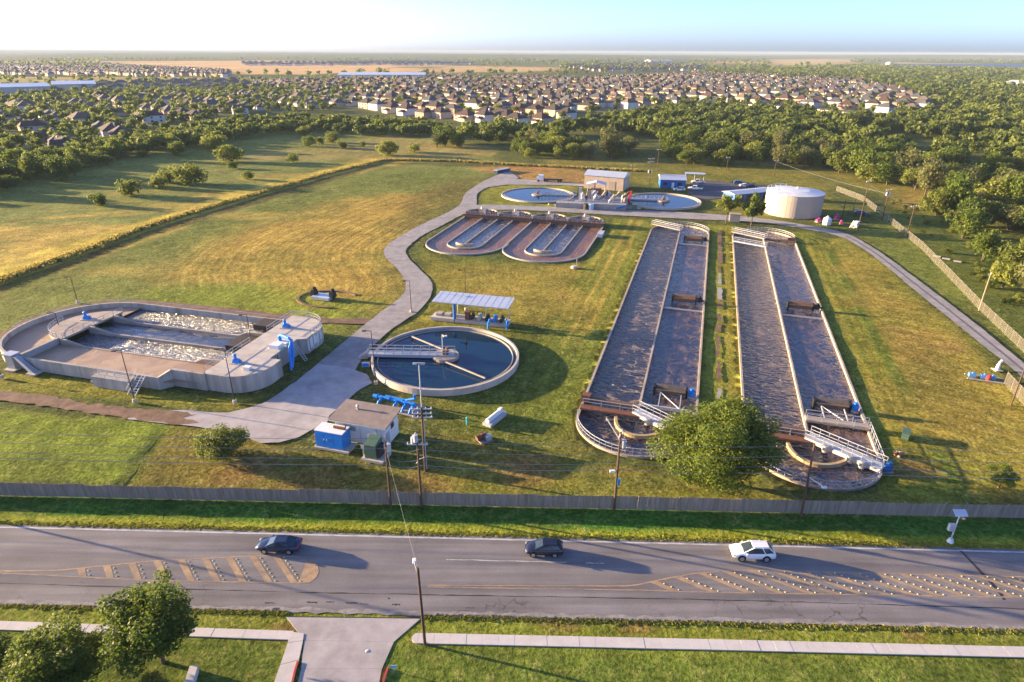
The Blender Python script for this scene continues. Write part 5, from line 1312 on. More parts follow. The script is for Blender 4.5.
# canopy over the sludge pumps
b_ = pthing('canopy', 'pale blue metal canopy roof on a thick post behind the near clarifier', 'canopy', 12.4, -69.2, R(2))
MB().add([(-7.9, -2.6, 4.35), (7.9, -2.6, 4.35), (7.9, 2.6, 4.75), (-7.9, 2.6, 4.75), (-7.9, -2.6, 4.5), (7.9, -2.6, 4.5), (7.9, 2.6, 4.9), (-7.9, 2.6, 4.9)],
         [(3, 2, 1, 0), (4, 5, 6, 7), (0, 1, 5, 4), (1, 2, 6, 5), (2, 3, 7, 6), (3, 0, 4, 7)]).build('roof', M['white_metal'], b_)
for x in (-4.0, 2.0, 7.0): MB().tube([(x, 1.8, 0), (x, 1.8, 4.7)], 0.09, 8).build('post', M['galv'], b_)
MB().tube([(-3.6, -1.4, 0), (-3.6, -1.4, 4.4)], 0.33, 12).build('thick_post', M['blue_wall'], b_)
for k in range(11): MB().bar((-7.2 + k * 1.44, -2.55, 4.505), (-7.2 + k * 1.44, 2.55, 4.905), 0.05, 0.03).build('seam_rib', M['white_metal'], b_)
b_ = pthing('sludge_pumps', 'row of dark pumps and blue pipes on a pale kerb under the canopy', 'pumps', 12.4, -69.4, R(2))
MB().box((-0.6, 0, 0.35), (16.2, 3.0, 0.7)).build('plinth', M['concrete_pale'], b_)
for i, x in enumerate((-0.2, 1.4, 3.0, 4.6, 6.0)): MB().tube([(x, -0.9, 1.1), (x, 0.7, 1.1)], 0.42, 10).cyl((x, 0.2), 0.35, 1.1, 1.9, 10).build('pump', (M['hatch'], M['steel'], M['hatch'], M['blue'], M['hatch'])[i], b_)
MB().tube([(3.9, -1.3, 1.6), (3.9, -2.6, 1.0), (3.9, -2.8, 0)], 0.22, 8).build('blue_pipe', M['blue'], b_)
MB().tube([(7.0, -0.6, 1.5), (7.6, -2.0, 1.5), (7.6, -2.2, 0)], 0.2, 8).build('blue_pipe', M['blue'], b_)
MB().box((-1.0, -0.6, 1.5), (0.9, 0.9, 1.6)).build('tank', M['rust'], b_)
for i, x in enumerate((-7.2, -5.4)): MB().box((x, 0.2, 0.95), (1.2, 1.6, 0.5)).build('hatch', M['concrete'], b_)

# ================================================================== FAR PLANT BUILDINGS
b_ = pthing('screening_building', 'tan block building with a pale blue metal roof behind the machinery', 'building', 16.2, 78.5, R(-8))
W_, D_, H_ = 16.0, 9.0, 5.2
MB().box((0, 0, H_ / 2), (W_, D_, H_)).build('wall', M['tan_wall'], b_)
MB().add([(-W_ / 2 - .3, -D_ / 2 - .4, H_), (W_ / 2 + .3, -D_ / 2 - .4, H_), (W_ / 2 + .3, D_ / 2 + .4, H_), (-W_ / 2 - .3, D_ / 2 + .4, H_), (-W_ / 2 - .3, 0, H_ + 1.5), (W_ / 2 + .3, 0, H_ + 1.5)],
         [(0, 1, 5, 4), (2, 3, 4, 5), (1, 2, 5), (3, 0, 4), (3, 2, 1, 0)]).build('roof', M['white_metal'], b_)
for i, x in enumerate((-5, 3.5)): MB().box((x, -D_ / 2 - 0.04, 1.7), (2.6, 0.08, 3.4)).build('door', M['concrete_tan'], b_)
MB().box((W_ / 2 + 0.05, -1, 2), (0.1, 2.4, 3.4)).build('door', M['steel'], b_)
b_ = pthing('small_canopy', 'small white canopy on posts in front of the tan building', 'canopy', 14.5, 63.5, R(10))
for s_ in (-1, 1):
    MB().add([(-3.6 if s_ < 0 else 0, -2.2, 4.9), (0 if s_ < 0 else 3.6, -2.2, 4.9), (0 if s_ < 0 else 3.6, 2.2, 4.4), (-3.6 if s_ < 0 else 0, 2.2, 4.4)] if False else
             [(s_ * 3.8, -2.4, 4.1), (0, -2.4, 5.0), (0, 2.4, 5.0), (s_ * 3.8, 2.4, 4.1), (s_ * 3.8, -2.4, 4.25), (0, -2.4, 5.15), (0, 2.4, 5.15), (s_ * 3.8, 2.4, 4.25)],
             [(3, 2, 1, 0), (4, 5, 6, 7), (0, 1, 5, 4), (1, 2, 6, 5), (2, 3, 7, 6), (3, 0, 4, 7)]).build('roof_panel', M['white_metal'], b_)
for x, y in ((-3.3, -2), (3.3, -2), (-3.3, 2), (3.3, 2)): MB().tube([(x, y, 0), (x, y, 4.2)], 0.13, 8).build('post', M['concrete_tan'], b_)
MB().box((0, 0, 1.2), (4, 2.4, 2.4)).build('screen_unit', M['rust'], b_)
# machinery of the screening works
b_ = pthing('screening_works', 'crowded screening works of steel channels, pumps and conveyors between the far clarifiers', 'machinery', 16.5, 50.0, R(6))
MB().box((-7.0, -9.5, 0.85), (12.0, 3.4, 1.7)).box((5.2, -9.2, 0.9), (12.2, 3.2, 1.8)).build('channel', M['concrete'], b_)
MB().box((3.0, -2.0, 0.6), (17.5, 9.0, 1.2)).build('platform', M['concrete'], b_)
rr = random.Random(21)
for i in range(26):
    x, y = rr.uniform(-5.0, 11.0), rr.uniform(-7.6, 2.4); k = rr.random(); m_ = rr.choice([M['steel'], M['galv'], M['steel'], M['concrete_tan'], M['blue_wall'], M['hatch'], M['white_metal'], M['roof_tan']]); h_ = rr.uniform(1.2, 3.0)
    if k < 0.4: MB().cyl((x, y), rr.uniform(.3, .8), 1.2, 1.2 + h_, 10).cyl((x, y), 0.2, 1.2 + h_, 1.6 + h_, 8).build('pump', m_, b_)
    elif k < 0.7: MB().box((x, y, 1.2 + h_ / 2), (rr.uniform(.7, 1.8), rr.uniform(.7, 1.5), h_)).box((x, y, 1.3 + h_), (0.5, 0.4, 0.5)).build('machine', m_, b_)
    else: MB().bar((x, y, 1.3), (x + rr.uniform(1.2, 2.6), y + rr.uniform(-1, 2), 1.3 + h_ * 1.3), 0.6, 0.5).build('conveyor', m_, b_)
for i in range(5):
    y = -7.9 + i * 2.4
    MB().rail([(-5.6, y, 1.2), (11.6, y, 1.2)], 1.1, 1.5, 0.06).build('railing', M['galv'], b_)
for x in (-12.9, -1.2): MB().rail([(x, -11.1, 1.75), (x + 11.5, -11.1, 1.8)], 1.1, 1.5, 0.06).build('railing', M['galv'], b_)
MB().cyl((-2.2, -11.9), 1.05, 0, 1.9, 14).build('tank', M['hatch'], b_)
MB().cyl((-0.6, -12.1), 1.0, 0, 2.0, 14).build('tank', mat('pale_tank', (0.35, 0.5, 0.62), 0.5), b_)
MB().bar((8.0, -11.8, 0.7), (11.0, -10.5, 1.6), 0.9, 0.5).build('conveyor', M['blue_wall'], b_)
MB().box((14.2, -9.6, 1.0), (1.8, 1.6, 2.0)).build('cabinet', M['green_box'], b_)
MB().box((-5.6, 0.5, 2.5), (1.0, 1.0, 5.0)).build('tower', M['steel'], b_)
MB().bar((11.8, -3, 1.0), (12.6, 1.5, 4.2), 0.9, 0.4).build('conveyor', M['red'], b_)
# blue office
b_ = pthing('blue_office', 'blue office building with a white metal roof beside the parking lot', 'building', 41.0, 91.0, R(8))
MB().box((0, 0, 1.7), (10.0, 11.0, 3.4)).build('wall', M['blue_wall'], b_)
MB().add([(-5.3, -6.0, 3.35), (5.3, -6.0, 3.35), (5.3, 6.0, 3.35), (-5.3, 6.0, 3.35), (-5.3, 0, 4.5), (5.3, 0, 4.5)], [(0, 1, 5, 4), (2, 3, 4, 5), (1, 2, 5), (3, 0, 4), (3, 2, 1, 0)]).build('roof', M['white_metal'], b_)
for x in (-3.0, 2.6): MB().box((x, -5.53, 1.7), (1.6, 0.06, 1.3)).build('window', M['glass'], b_)
MB().box((0, -5.53, 1.1), (1.0, 0.07, 2.2)).build('door', M['white'], b_)
b_ = pthing('carport', 'flat white carport on thin posts behind the parked cars', 'carport', 49.5, 106.5)
MB().box((0, 0, 2.9), (8.5, 4.0, 0.2)).build('roof', M['white_metal'], b_)
for x in (-3.8, 0, 3.8): MB().tube([(x, 0, 0), (x, 0, 2.9)], 0.12, 8).build('post', M['galv'], b_)
b_ = pthing('long_shed', 'long shed with a white roof and blue sides left of the pale tank', 'shed', 70.2, 74.5, R(40))
MB().box((0, 0, 1.35), (18.5, 6.2, 2.7)).build('wall', M['blue_wall'], b_)
MB().add([(-9.8, -3.7, 2.7), (9.8, -3.7, 2.7), (9.8, 3.7, 2.7), (-9.8, 3.7, 2.7), (-9.8, 0, 3.3), (9.8, 0, 3.3)], [(0, 1, 5, 4), (2, 3, 4, 5), (1, 2, 5), (3, 0, 4), (3, 2, 1, 0)]).build('roof', M['white_metal'], b_)
for x in (-6.5, -2.5, 1.5, 5.5): MB().box((x, -3.12, 1.1), (2.6, 0.08, 2.1)).build('door', M['hatch'], b_)
b_ = pthing('block_cabin', 'small pale block cabin at the end of the long shed', 'cabin', 82.5, 77.0)
MB().box((0, 0, 2.2), (5.4, 4.2, 4.4)).build('wall', M['concrete_pale'], b_)
MB().box((0, 0, 4.5), (5.7, 4.5, 0.2)).build('roof', M['white_metal'], b_)
MB().box((-1, -2.13, 1.1), (1, 0.06, 2.2)).build('door', M['steel'], b_)
b_ = pthing('brick_cabinet', 'small grey cabin under the two trees by the cross lane', 'cabin', 64.6, 35.0)
MB().box((0, 0, 1.2), (3.2, 2.2, 2.4)).build('wall', M['concrete'], b_)
MB().box((0, 0, 2.5), (3.6, 2.6, 0.2)).build('roof', M['concrete_tan'], b_)
# big tank
b_ = thing('storage_tank', 'big round cream storage tank with a low domed roof', 'tank', (95.6, 218.0, 0))
MB().cyl((0, 0), 9.15, 0, 7.2, 64).build('shell', M['tank_paint'], b_, smooth=False)
mb = MB(); vs = [(0, 0, 8.0)]; 
for k, (r_, z_) in enumerate(((4.5, 7.85), (9.3, 7.22))):
    vs += [(r_ * math.cos(2 * math.pi * i / 48), r_ * math.sin(2 * math.pi * i / 48), z_) for i in range(48)]
mb.add(vs, [(0, 1 + i, 1 + (i + 1) % 48) for i in range(48)] + [(1 + i, 49 + i, 49 + (i + 1) % 48, 1 + (i + 1) % 48) for i in range(48)])
mb.build('roof', mat('tank_roof', (0.60, 0.62, 0.64), 0.5, 0.08, 0.4), b_)
for z_ in (2.4, 4.8): MB().ring((0, 0), 9.15, 9.19, z_, z_ + 0.06, 64).build('weld_ring', M['tank_paint'], b_)
for k in range(20):
    a = 2 * math.pi * k / 20
    MB().box((9.17 * math.cos(a), 9.17 * math.sin(a), 3.6), (0.03, 0.06, 7.1), a).build('weld_seam', M['tank_paint'], b_)
mb = MB().bar((-9.3, -0.4, 0), (-9.3, -0.4, 8.0), 0.08).bar((-9.3, 0.2, 0), (-9.3, 0.2, 8.0), 0.08)
mb.build('ladder', M['galv'], b_)
MB().rail([(-9 * math.cos(t_), 9 * math.sin(t_), 7.25) for t_ in np.linspace(-0.5, 1.6, 10)], 1.0, 1.6, 0.04).build('railing', M['galv'], b_)
MB().cyl((1.5, 2), 0.4, 7.8, 8.4, 10).build('vent', M['galv'], b_)
# pink pump group
for i, (px_, py_, s_, lb) in enumerate(((794.5, 218.5, 0.6, 'small pink pump at the foot of the pale tank'), (818, 222, 0.9, 'pink pump left of the white vessel'), (836, 219.5, 1.15, 'largest pink pump right of the white vessel'), (841, 224, 0.8, 'small pink pump beside the lane behind the white vessel'))):
    b_ = thing('pink_pump', lb, 'pump', g(px_, py_), 0.4 * i, 'pink pumps by the lane')
    MB().tube([(-0.9 * s_, 0, 0.7 * s_), (0.9 * s_, 0, 0.7 * s_)], 0.5 * s_, 10).cyl((0.3 * s_, 0), 0.4 * s_, 0.7 * s_, 1.5 * s_, 10).build('casing', M['pink'], b_)
    MB().box((0, 0, 0.15), (2.0 * s_, 1.2 * s_, 0.3)).build('base', M['concrete'], b_)
b_ = thing('white_vessel', 'stout white vessel between the pink pumps', 'vessel', g(826.5, 224.5))
MB().cyl((0, 0), 1.25, 0, 1.9, 16).cyl((0, 0), 1.25, 1.9, 2.5, 16, 0.4).build('shell', M['white'], b_)
MB().cyl((0, 0), 0.3, 2.5, 2.8, 10).build('lid', M['galv'], b_)
b_ = thing('loading_stair', 'white steel loading stair beside the tall crossarm pole', 'stair', g(852, 228), 0.6)
mb = MB()
for k in range(5): mb.box((0.3 * k, 0, 0.3 + 0.35 * k), (0.35, 1.4, 0.08))
mb.bar((-0.2, -0.7, 0), (1.5, -0.7, 2.0), 0.12, 0.25).bar((-0.2, 0.7, 0), (1.5, 0.7, 2.0), 0.12, 0.25)
mb.build('flight', M['white'], b_)
MB().box((2.2, 0, 1.8), (1.6, 1.6, 0.12)).box((2.2, 0, 0.9), (1.0, 1.0, 1.8)).build('landing', M['white'], b_)
b_ = thing('slab_row', 'short row of pale slabs on the grass beside the right lane bend', 'slabs', g(946, 259), R(-35))
for k, (dx_, dy_) in enumerate(((0, 0), (-2.2, 1.2), (2.6, -1.0))): MB().box((dx_, dy_, 0.12), (1.8, 0.8, 0.24)).build('slab', M['concrete_pale'], b_)

# chain link fences
cm = bpy.data.materials.new('chain_link'); cm.use_nodes = True
nt = cm.node_tree; bs = nt.nodes['Principled BSDF']; bs.inputs['Base Color'].default_value = (0.27, 0.24, 0.20, 1); bs.inputs['Metallic'].default_value = 0.3; bs.inputs['Roughness'].default_value = 0.6
tr = _n(nt, 'ShaderNodeBsdfTransparent'); mx = _n(nt, 'ShaderNodeMixShader')
tc = _n(nt, 'ShaderNodeTexCoord'); nz = _n(nt, 'ShaderNodeTexNoise'); nz.inputs['Scale'].default_value = 9; nt.links.new(tc.outputs['Object'], nz.inputs['Vector'])
mr = _n(nt, 'ShaderNodeMapRange'); mr.inputs['From Min'].default_value = 0.4; mr.inputs['From Max'].default_value = 0.6; mr.inputs['To Min'].default_value = 0.08; mr.inputs['To Max'].default_value = 0.24
nt.links.new(nz.outputs['Fac'], mr.inputs['Value']); nt.links.new(mr.outputs[0], mx.inputs[0]); nt.links.new(tr.outputs[0], mx.inputs[1]); nt.links.new(bs.outputs[0], mx.inputs[2]); nt.links.new(mx.outputs[0], nt.nodes['Material Output'].inputs['Surface'])
M['fence_metal'] = mat('fence_metal', (0.20, 0.175, 0.15), 0.7, 0.2, 2)
def chain_fence(pts, label, h=2.0, sp=3.0):
    o = Vector((*pts[0], 0)); t = thing('chain_link_fence', label, 'fence', o, 0, 'chain link fences')
    P = [Vector((p[0], p[1], 0)) - o for p in pts]
    MB().wall([(p.x, p.y) for p in P], 0.015, 0.03, h).build('mesh_panel', cm, t)
    mb = MB()
    for a, c in zip(P[:-1], P[1:]): mb.bar(a + Vector((0, 0, h)), c + Vector((0, 0, h)), 0.045)
    mb.build('top_rail', M['fence_metal'], t)
    pm_ = MB().cyl((0, 0), 0.05, 0, h + 0.15, 6).mesh('post', M['fence_metal'])
    for a, c in zip(P[:-1], P[1:]):
        n = max(1, round((c - a).length / sp))
        for i in range(n): link('post', pm_, t, a.lerp(c, i / n))
    return t
chain_fence(gl((836, 191), (862, 201), (893, 226), (921, 249), (948, 277), (977, 308), (1024, 353), (1090, 420)), 'long chain link fence following the right edge of the plant')
chain_fence(gl((1004, 384), (1024, 406), (1050, 432)), 'short chain link fence at the gate by the right edge', 2.2)
# ================================================================== VEHICLES
def car_paint(name, c, rough=0.25):
    m = mat(name, c, rough, 0.04, 0.5, spec=0.5)
    m.node_tree.nodes['Principled BSDF'].inputs['Coat Weight'].default_value = 0.6
    return m
M['navy'] = car_paint('paint_navy', (0.010, 0.022, 0.060)); M['ink'] = car_paint('paint_ink', (0.010, 0.013, 0.030)); M['car_white'] = car_paint('paint_car_white', (0.78, 0.78, 0.77)); M['car_blue'] = car_paint('paint_blue', (0.02, 0.05, 0.12))
M['lens_red'] = mat('lens_red', (0.4, 0.01, 0.015), 0.3); M['lens_white'] = mat('lens_white', (0.7, 0.7, 0.68), 0.2)

def loft(mb, secs, mi=0):
    n = len(secs[0]); vs = [p for s_ in secs for p in s_]; fs = []
    for i in range(len(secs) - 1):
        for k in range(n):
            a, b_ = i * n + k, i * n + (k + 1) % n
            fs.append((a, b_, b_ + n, a + n))
    fs += [tuple(range(n))[::-1], tuple((len(secs) - 1) * n + k for k in range(n))]
    mb.add(vs, fs, mi)

CARS = dict(
    sedan=dict(L=4.75, w=0.90, H=1.44, st=[(-2.37, .84, .45, .80), (-2.2, .95, .30, .98), (-1.5, 1.0, .22, 1.02), (-.6, 1.0, .2, .99), (.6, 1.0, .2, .96), (1.2, 1.0, .22, .93), (1.9, .95, .26, .82), (2.25, .86, .32, .70), (2.38, .72, .42, .58)], cab=(-1.95, -.95, .25, 1.25), roofz=1.44),
    hatch=dict(L=4.1, w=0.87, H=1.5, st=[(-2.05, .86, .45, .85), (-1.95, .96, .32, 1.02), (-1.3, 1.0, .22, 1.04), (-.4, 1.0, .2, 1.0), (.6, 1.0, .2, .98), (1.0, 1.0, .22, .96), (1.6, .95, .26, .84), (1.92, .86, .32, .70), (2.05, .72, .42, .58)], cab=(-2.0, -1.45, .1, 1.05), roofz=1.52),
    suv=dict(L=4.6, w=0.92, H=1.7, st=[(-2.3, .88, .5, .95), (-2.2, .97, .36, 1.08), (-1.4, 1.0, .28, 1.12), (-.4, 1.0, .26, 1.1), (.6, 1.0, .26, 1.08), (1.1, 1.0, .28, 1.06), (1.8, .96, .32, .98), (2.15, .88, .38, .84), (2.3, .74, .46, .66)], cab=(-2.24, -1.55, .1, 1.2), roofz=1.72),
    pickup=dict(L=5.8, w=0.97, H=1.85, st=[(-2.9, .95, .55, 1.1), (-2.8, 1.0, .45, 1.15), (-1.4, 1.0, .4, 1.15), (-.6, 1.0, .36, 1.15), (.6, 1.0, .36, 1.15), (1.3, 1.0, .36, 1.14), (2.2, .97, .4, 1.08), (2.7, .92, .45, .95), (2.9, .8, .5, .75)], cab=(-.85, -.6, .8, 1.5), roofz=1.85))
def car(kind, paint, loc, rz, label, cat, group=None):
    K = CARS[kind]; w = K['w']
    t = thing('car' if kind != 'pickup' else 'pickup_truck', label, cat, loc, rz, group)
    mb = MB(); secs = []
    for (x, k, zb, zt) in K['st']:
        q = w * k
        secs.append([(x, -q * .86, zb), (x, -q * .99, zb + .14), (x, -q, zb + (zt - zb) * .55), (x, -q * .95, zt - .05), (x, -q * .86, zt), (x, 0, zt + .03), (x, q * .86, zt), (x, q * .95, zt - .05), (x, q, zb + (zt - zb) * .55), (x, q * .99, zb + .14), (x, q * .86, zb)])
    loft(mb, secs)
    mb.build('body', paint, t, smooth=True)
    xs_ = [s_[0] for s_ in K['st']]; zs_ = [s_[3] for s_ in K['st']]
    belt = lambda x: float(np.interp(x, xs_, zs_)) - 0.03
    b0, r0, r1, b1 = K['cab']; rz_ = K['roofz']; wb, wr = w * 0.93, w * 0.72
    def ring_(x, z, q): return [(x, -q, z), (x, -q * .5, z + .015), (x, q * .5, z + .015), (x, q, z)]
    # greenhouse in glass, roof and pillars in paint
    mb = MB()
    base = [(b0, -wb * .88, belt(b0)), (b0 * .5, -wb, belt(b0 * .5)), (b1 * .6, -wb, belt(b1 * .6)), (b1, -wb * .88, belt(b1)), (b1, wb * .88, belt(b1)), (b1 * .6, wb, belt(b1 * .6)), (b0 * .5, wb, belt(b0 * .5)), (b0, wb * .88, belt(b0))]
    zt = rz_ - 0.07
    top = [(r0, -wr * .9, zt - .03), (r0 * .5, -wr, zt), (r1 * .4, -wr, zt), (r1, -wr * .9, zt - .03), (r1, wr * .9, zt - .03), (r1 * .4, wr, zt), (r0 * .5, wr, zt), (r0, wr * .9, zt - .03)]
    mb.add(base + top, [(i, (i + 1) % 8, 8 + (i + 1) % 8, 8 + i) for i in range(8)] + [tuple(range(8, 16))])
    mb.build('windows', M['glass'], t)
    mb = MB()
    roof = [(r0 - .06, -wr * .93, zt - .04), (r0 * .5, -wr * 1.03, zt - .02), (r1 * .4, -wr * 1.03, zt - .02), (r1 + .05, -wr * .93, zt - .04), (r1 + .05, wr * .93, zt - .04), (r1 * .4, wr * 1.03, zt - .02), (r0 * .5, wr * 1.03, zt - .02), (r0 - .06, wr * .93, zt - .04)]
    roof2 = [(x * .93, y * .82, rz_) for x, y, z in roof]
    mb.add(roof + roof2, [(i, (i + 1) % 8, 8 + (i + 1) % 8, 8 + i) for i in range(8)] + [tuple(range(8, 16)), tuple(range(8))[::-1]])
    for i in (0, 3, 4, 7): mb.bar(Vector(base[i]), Vector(top[i]), 0.09, 0.07)
    for i, j in ((1, 1), (6, 6)): mb.bar(Vector(base[i]) * 1.002, Vector(top[j]), 0.07, 0.06)
    mb.build('roof', paint, t, smooth=False)
    wr_ = 0.33 if kind in ('sedan', 'hatch') else 0.38
    tm = MB().tube([(0, -.11, 0), (0, .11, 0)], wr_, 18).mesh('tyre', M['tyre']); rm = MB().tube([(0, -.12, 0), (0, .12, 0)], wr_ * .66, 12).mesh('rim', M['rim'])
    for sx in (-1, 1):
        for sy in (-1, 1):
            x = K['L'] * (0.285 if sx > 0 else -0.285); wh = link('wheel', tm, t, (x, sy * (w - .09), wr_)); link('rim', rm, wh)
            MB().tube([(x, sy * (w - .3), wr_ + .04), (x, sy * (w + .006), wr_ + .04)], wr_ * 1.16, 18).build('wheel_arch', M['black'], t)
            wh.location.y = sy * (w - .07)
    xf, xr = K['st'][-2][0], K['st'][0][0]
    for sy in (-1, 1):
        MB().box((xf + .0, sy * w * .68, K['st'][-2][3] - .08), (.22, .34, .14)).build('headlight', M['lens_white'], t)
        MB().box((xr + .05, sy * w * .72, K['st'][1][3] - .16), (.14, .3, .2)).build('taillight', M['lens_red'], t)
        MB().box((b1 - .35, sy * (wb + .12), belt(b1) + .06), (.16, .2, .14)).build('mirror', paint, t)
    MB().box((K['st'][-1][0] + .0, 0, K['st'][-1][2] + .05), (.06, w * 1.2, .16)).build('grille', M['black'], t)
    if kind == 'pickup': MB().box((-1.85, 0, 1.12), (1.7, 1.55, .12)).build('bed_floor', M['black'], t)
    return t
RA = math.atan(-0.029)
car('sedan', M['navy'], g(278, 552.5) + Vector((0, 0.6, 0.01)), math.pi + RA, 'dark blue sedan at the left end of the painted median', 'car', 'cars driving on the road')
car('hatch', M['ink'], g(544, 556) + Vector((0, 0.6, 0.01)), math.pi + RA, 'black hatchback in the middle of the road', 'car', 'cars driving on the road')
car('suv', M['car_white'], g(753, 560) + Vector((0, 0.6, 0.01)), math.pi + RA, 'white SUV driving above the right painted median', 'car', 'cars driving on the road')
pk = 'vehicles parked by the blue office'
car('suv', M['car_white'], g(679, 191), R(170), 'white SUV parked in front of the blue office', 'car', pk)
car('pickup', M['car_white'], g(695, 190), R(165), 'nearer white pickup parked beside the blue office', 'pickup truck', pk)
car('pickup', M['car_white'], g(698, 183.5), R(165), 'farther white pickup parked by the carport', 'pickup truck', pk)
car('suv', M['car_blue'], g(739, 184.5), R(-10), 'dark blue car at the back of the parking lot', 'car', pk)
car('sedan', M['car_white'], g(745, 187), R(-10), 'white car behind the white roofed shed', 'car', pk)
car('sedan', M['ink'], g(751.5, 187.5), R(-10), 'dark car at the right of the white car behind the shed', 'car', pk)
car('sedan', M['car_blue'], g(861, 214.5), R(-12), 'dark blue car parked by the chain link fence right of the tank', 'car')
# truck in the far yard
t = thing('flatbed_truck', 'white cab truck with a dark empty flatbed in the far yard', 'truck', g(548, 181.5), R(174))
t.scale = (0.82, 0.82, 0.82)
MB().box((3.6, 0, 2.1), (2.6, 2.4, 2.4)).box((5.2, 0, 1.5), (1.4, 2.1, 1.3)).build('cab', M['car_white'], t)
MB().box((4.7, 0, 2.7), (0.5, 2.2, 0.9)).build('windshield', M['glass'], t)
MB().box((-2.6, 0, 1.15), (9.8, 2.4, 0.3)).box((-2.6, 0, 0.85), (9.6, 0.9, 0.3)).build('flatbed', M['black'], t)
for x in (4.9, 1.6, 0.4, -5.4, -6.6):
    for y in (-1.05, 1.05): MB().tube([(x, y - .18, .5), (x, y + .18, .5)], .5, 14).build('wheel', M['tyre'], t)
b_ = thing('container_row', 'dark scrap containers at the corner of the far yard', 'container', g(502, 172), R(50))
MB().box((0, 0, 0.65), (9, 2.3, 1.3)).build('body', M['car_blue'], b_)
MB().box((0, 0, 1.34), (9.1, 2.4, 0.08)).build('rim', M['steel'], b_)
# ================================================================== TREES
def leaf_variant(name, c1, c2, trans=0.5, stuff=False):
    m = leaf_mat(name, c1, c2, trans)
    if stuff:
        nt = m.node_tree
        oi = [n for n in nt.nodes if n.type == 'OBJECT_INFO'][0]
        a = _n(nt, 'ShaderNodeAttribute', attribute_name='tv')
        for l in list(nt.links):
            if l.from_node == oi:
                to = l.to_socket; nt.links.remove(l); nt.links.new(a.outputs['Fac'], to)
    return m
M['leaf_oak'] = leaf_variant('leaf_oak', (0.062, 0.105, 0.014), (0.205, 0.250, 0.034))
M['leaf_mesquite'] = leaf_variant('leaf_mesquite', (0.100, 0.135, 0.022), (0.270, 0.285, 0.050))
M['leaf_dark'] = leaf_variant('leaf_dark', (0.050, 0.088, 0.014), (0.165, 0.205, 0.028))
M['leaf_grey'] = leaf_variant('leaf_grey', (0.085, 0.105, 0.035), (0.230, 0.225, 0.075))
M['leaf_stuff'] = leaf_variant('leaf_stuff', (0.066, 0.102, 0.020), (0.225, 0.255, 0.048), stuff=True)

def crown_verts(seed, n, leaf, lobes=16, flat=0.8, spread=0.62, inner=0.72, lr0=0.26, lr1=0.46):
    """unit crown (radius about 1, centre at 0): separate leaf quads over many lobes"""
    r = np.random.default_rng(seed)
    d = r.normal(size=(lobes, 3)); d /= np.linalg.norm(d, axis=1)[:, None]
    d[:, 2] = d[:, 2] * 0.9 + 0.12
    c = d * (r.uniform(0.25, 1.0, (lobes, 1)) ** 0.6) * spread
    lr = r.uniform(lr0, lr1, lobes)
    k = r.choice(lobes, n, p=lr ** 2 / (lr ** 2).sum())
    q = r.normal(size=(n, 3)); q /= np.linalg.norm(q, axis=1)[:, None]
    rad = lr[k] * (inner + (1.08 - inner) * r.random(n) ** 0.7)
    P = c[k] + q * rad[:, None]
    P[:, 2] *= flat
    nrm = q * 0.7 + r.normal(size=(n, 3)) * 0.55; nrm[:, 2] += 0.25
    nrm /= np.linalg.norm(nrm, axis=1)[:, None]
    a = np.cross(nrm, r.normal(size=(n, 3))); a /= np.linalg.norm(a, axis=1)[:, None]
    b_ = np.cross(nrm, a)
    s_ = leaf * r.uniform(0.55, 1.3, (n, 1))
    a = a * s_; b_ = b_ * s_ * 0.62
    V = np.stack([P - a, P - b_ * 0.9, P + a, P + b_], 1)
    return V, c, lr

def trunk_mesh(name, seed, h, r, tops, m):
    rr = random.Random(seed); mb = MB()
    f = Vector((rr.uniform(-.2, .2) * r * 4, rr.uniform(-.2, .2) * r * 4, h))
    mb.tube([(0, 0, -0.15), (f.x * .3, f.y * .3, h * 0.5), f], [r * 1.25, r, r * 0.8], 8)
    for tp in tops:
        tp = Vector(tp); mid = f.lerp(tp, 0.5) + Vector((rr.uniform(-.3, .3), rr.uniform(-.3, .3), 0.25))
        mb.tube([f - Vector((0, 0, 0.2)), mid, tp], [r * 0.6, r * 0.4, r * 0.12], 6)
    return mb.mesh(name, m)

class TreeProto:
    def __init__(s, seed, n, leaf, m, flat=0.8, th=0.35, lobes=16, spread=0.62, trunk_r=0.05):
        V, c, lr = crown_verts(seed, n, leaf, lobes + 10, flat, spread + 0.1, 0.55, 0.18, 0.40)
        V = V.copy(); zc = th + flat * 0.82
        V[:, :, 2] += zc
        V[:, :, 2] = np.maximum(V[:, :, 2], 0.02)
        s.crown = np_mesh('crown', V.reshape(-1, 3), 4, m)
        tops = [(c[i][0] * .9, c[i][1] * .9, c[i][2] * flat + zc) for i in range(min(6, lobes))]
        s.trunk = trunk_mesh('trunk', seed, th + 0.25, trunk_r, tops, M['trunk'])

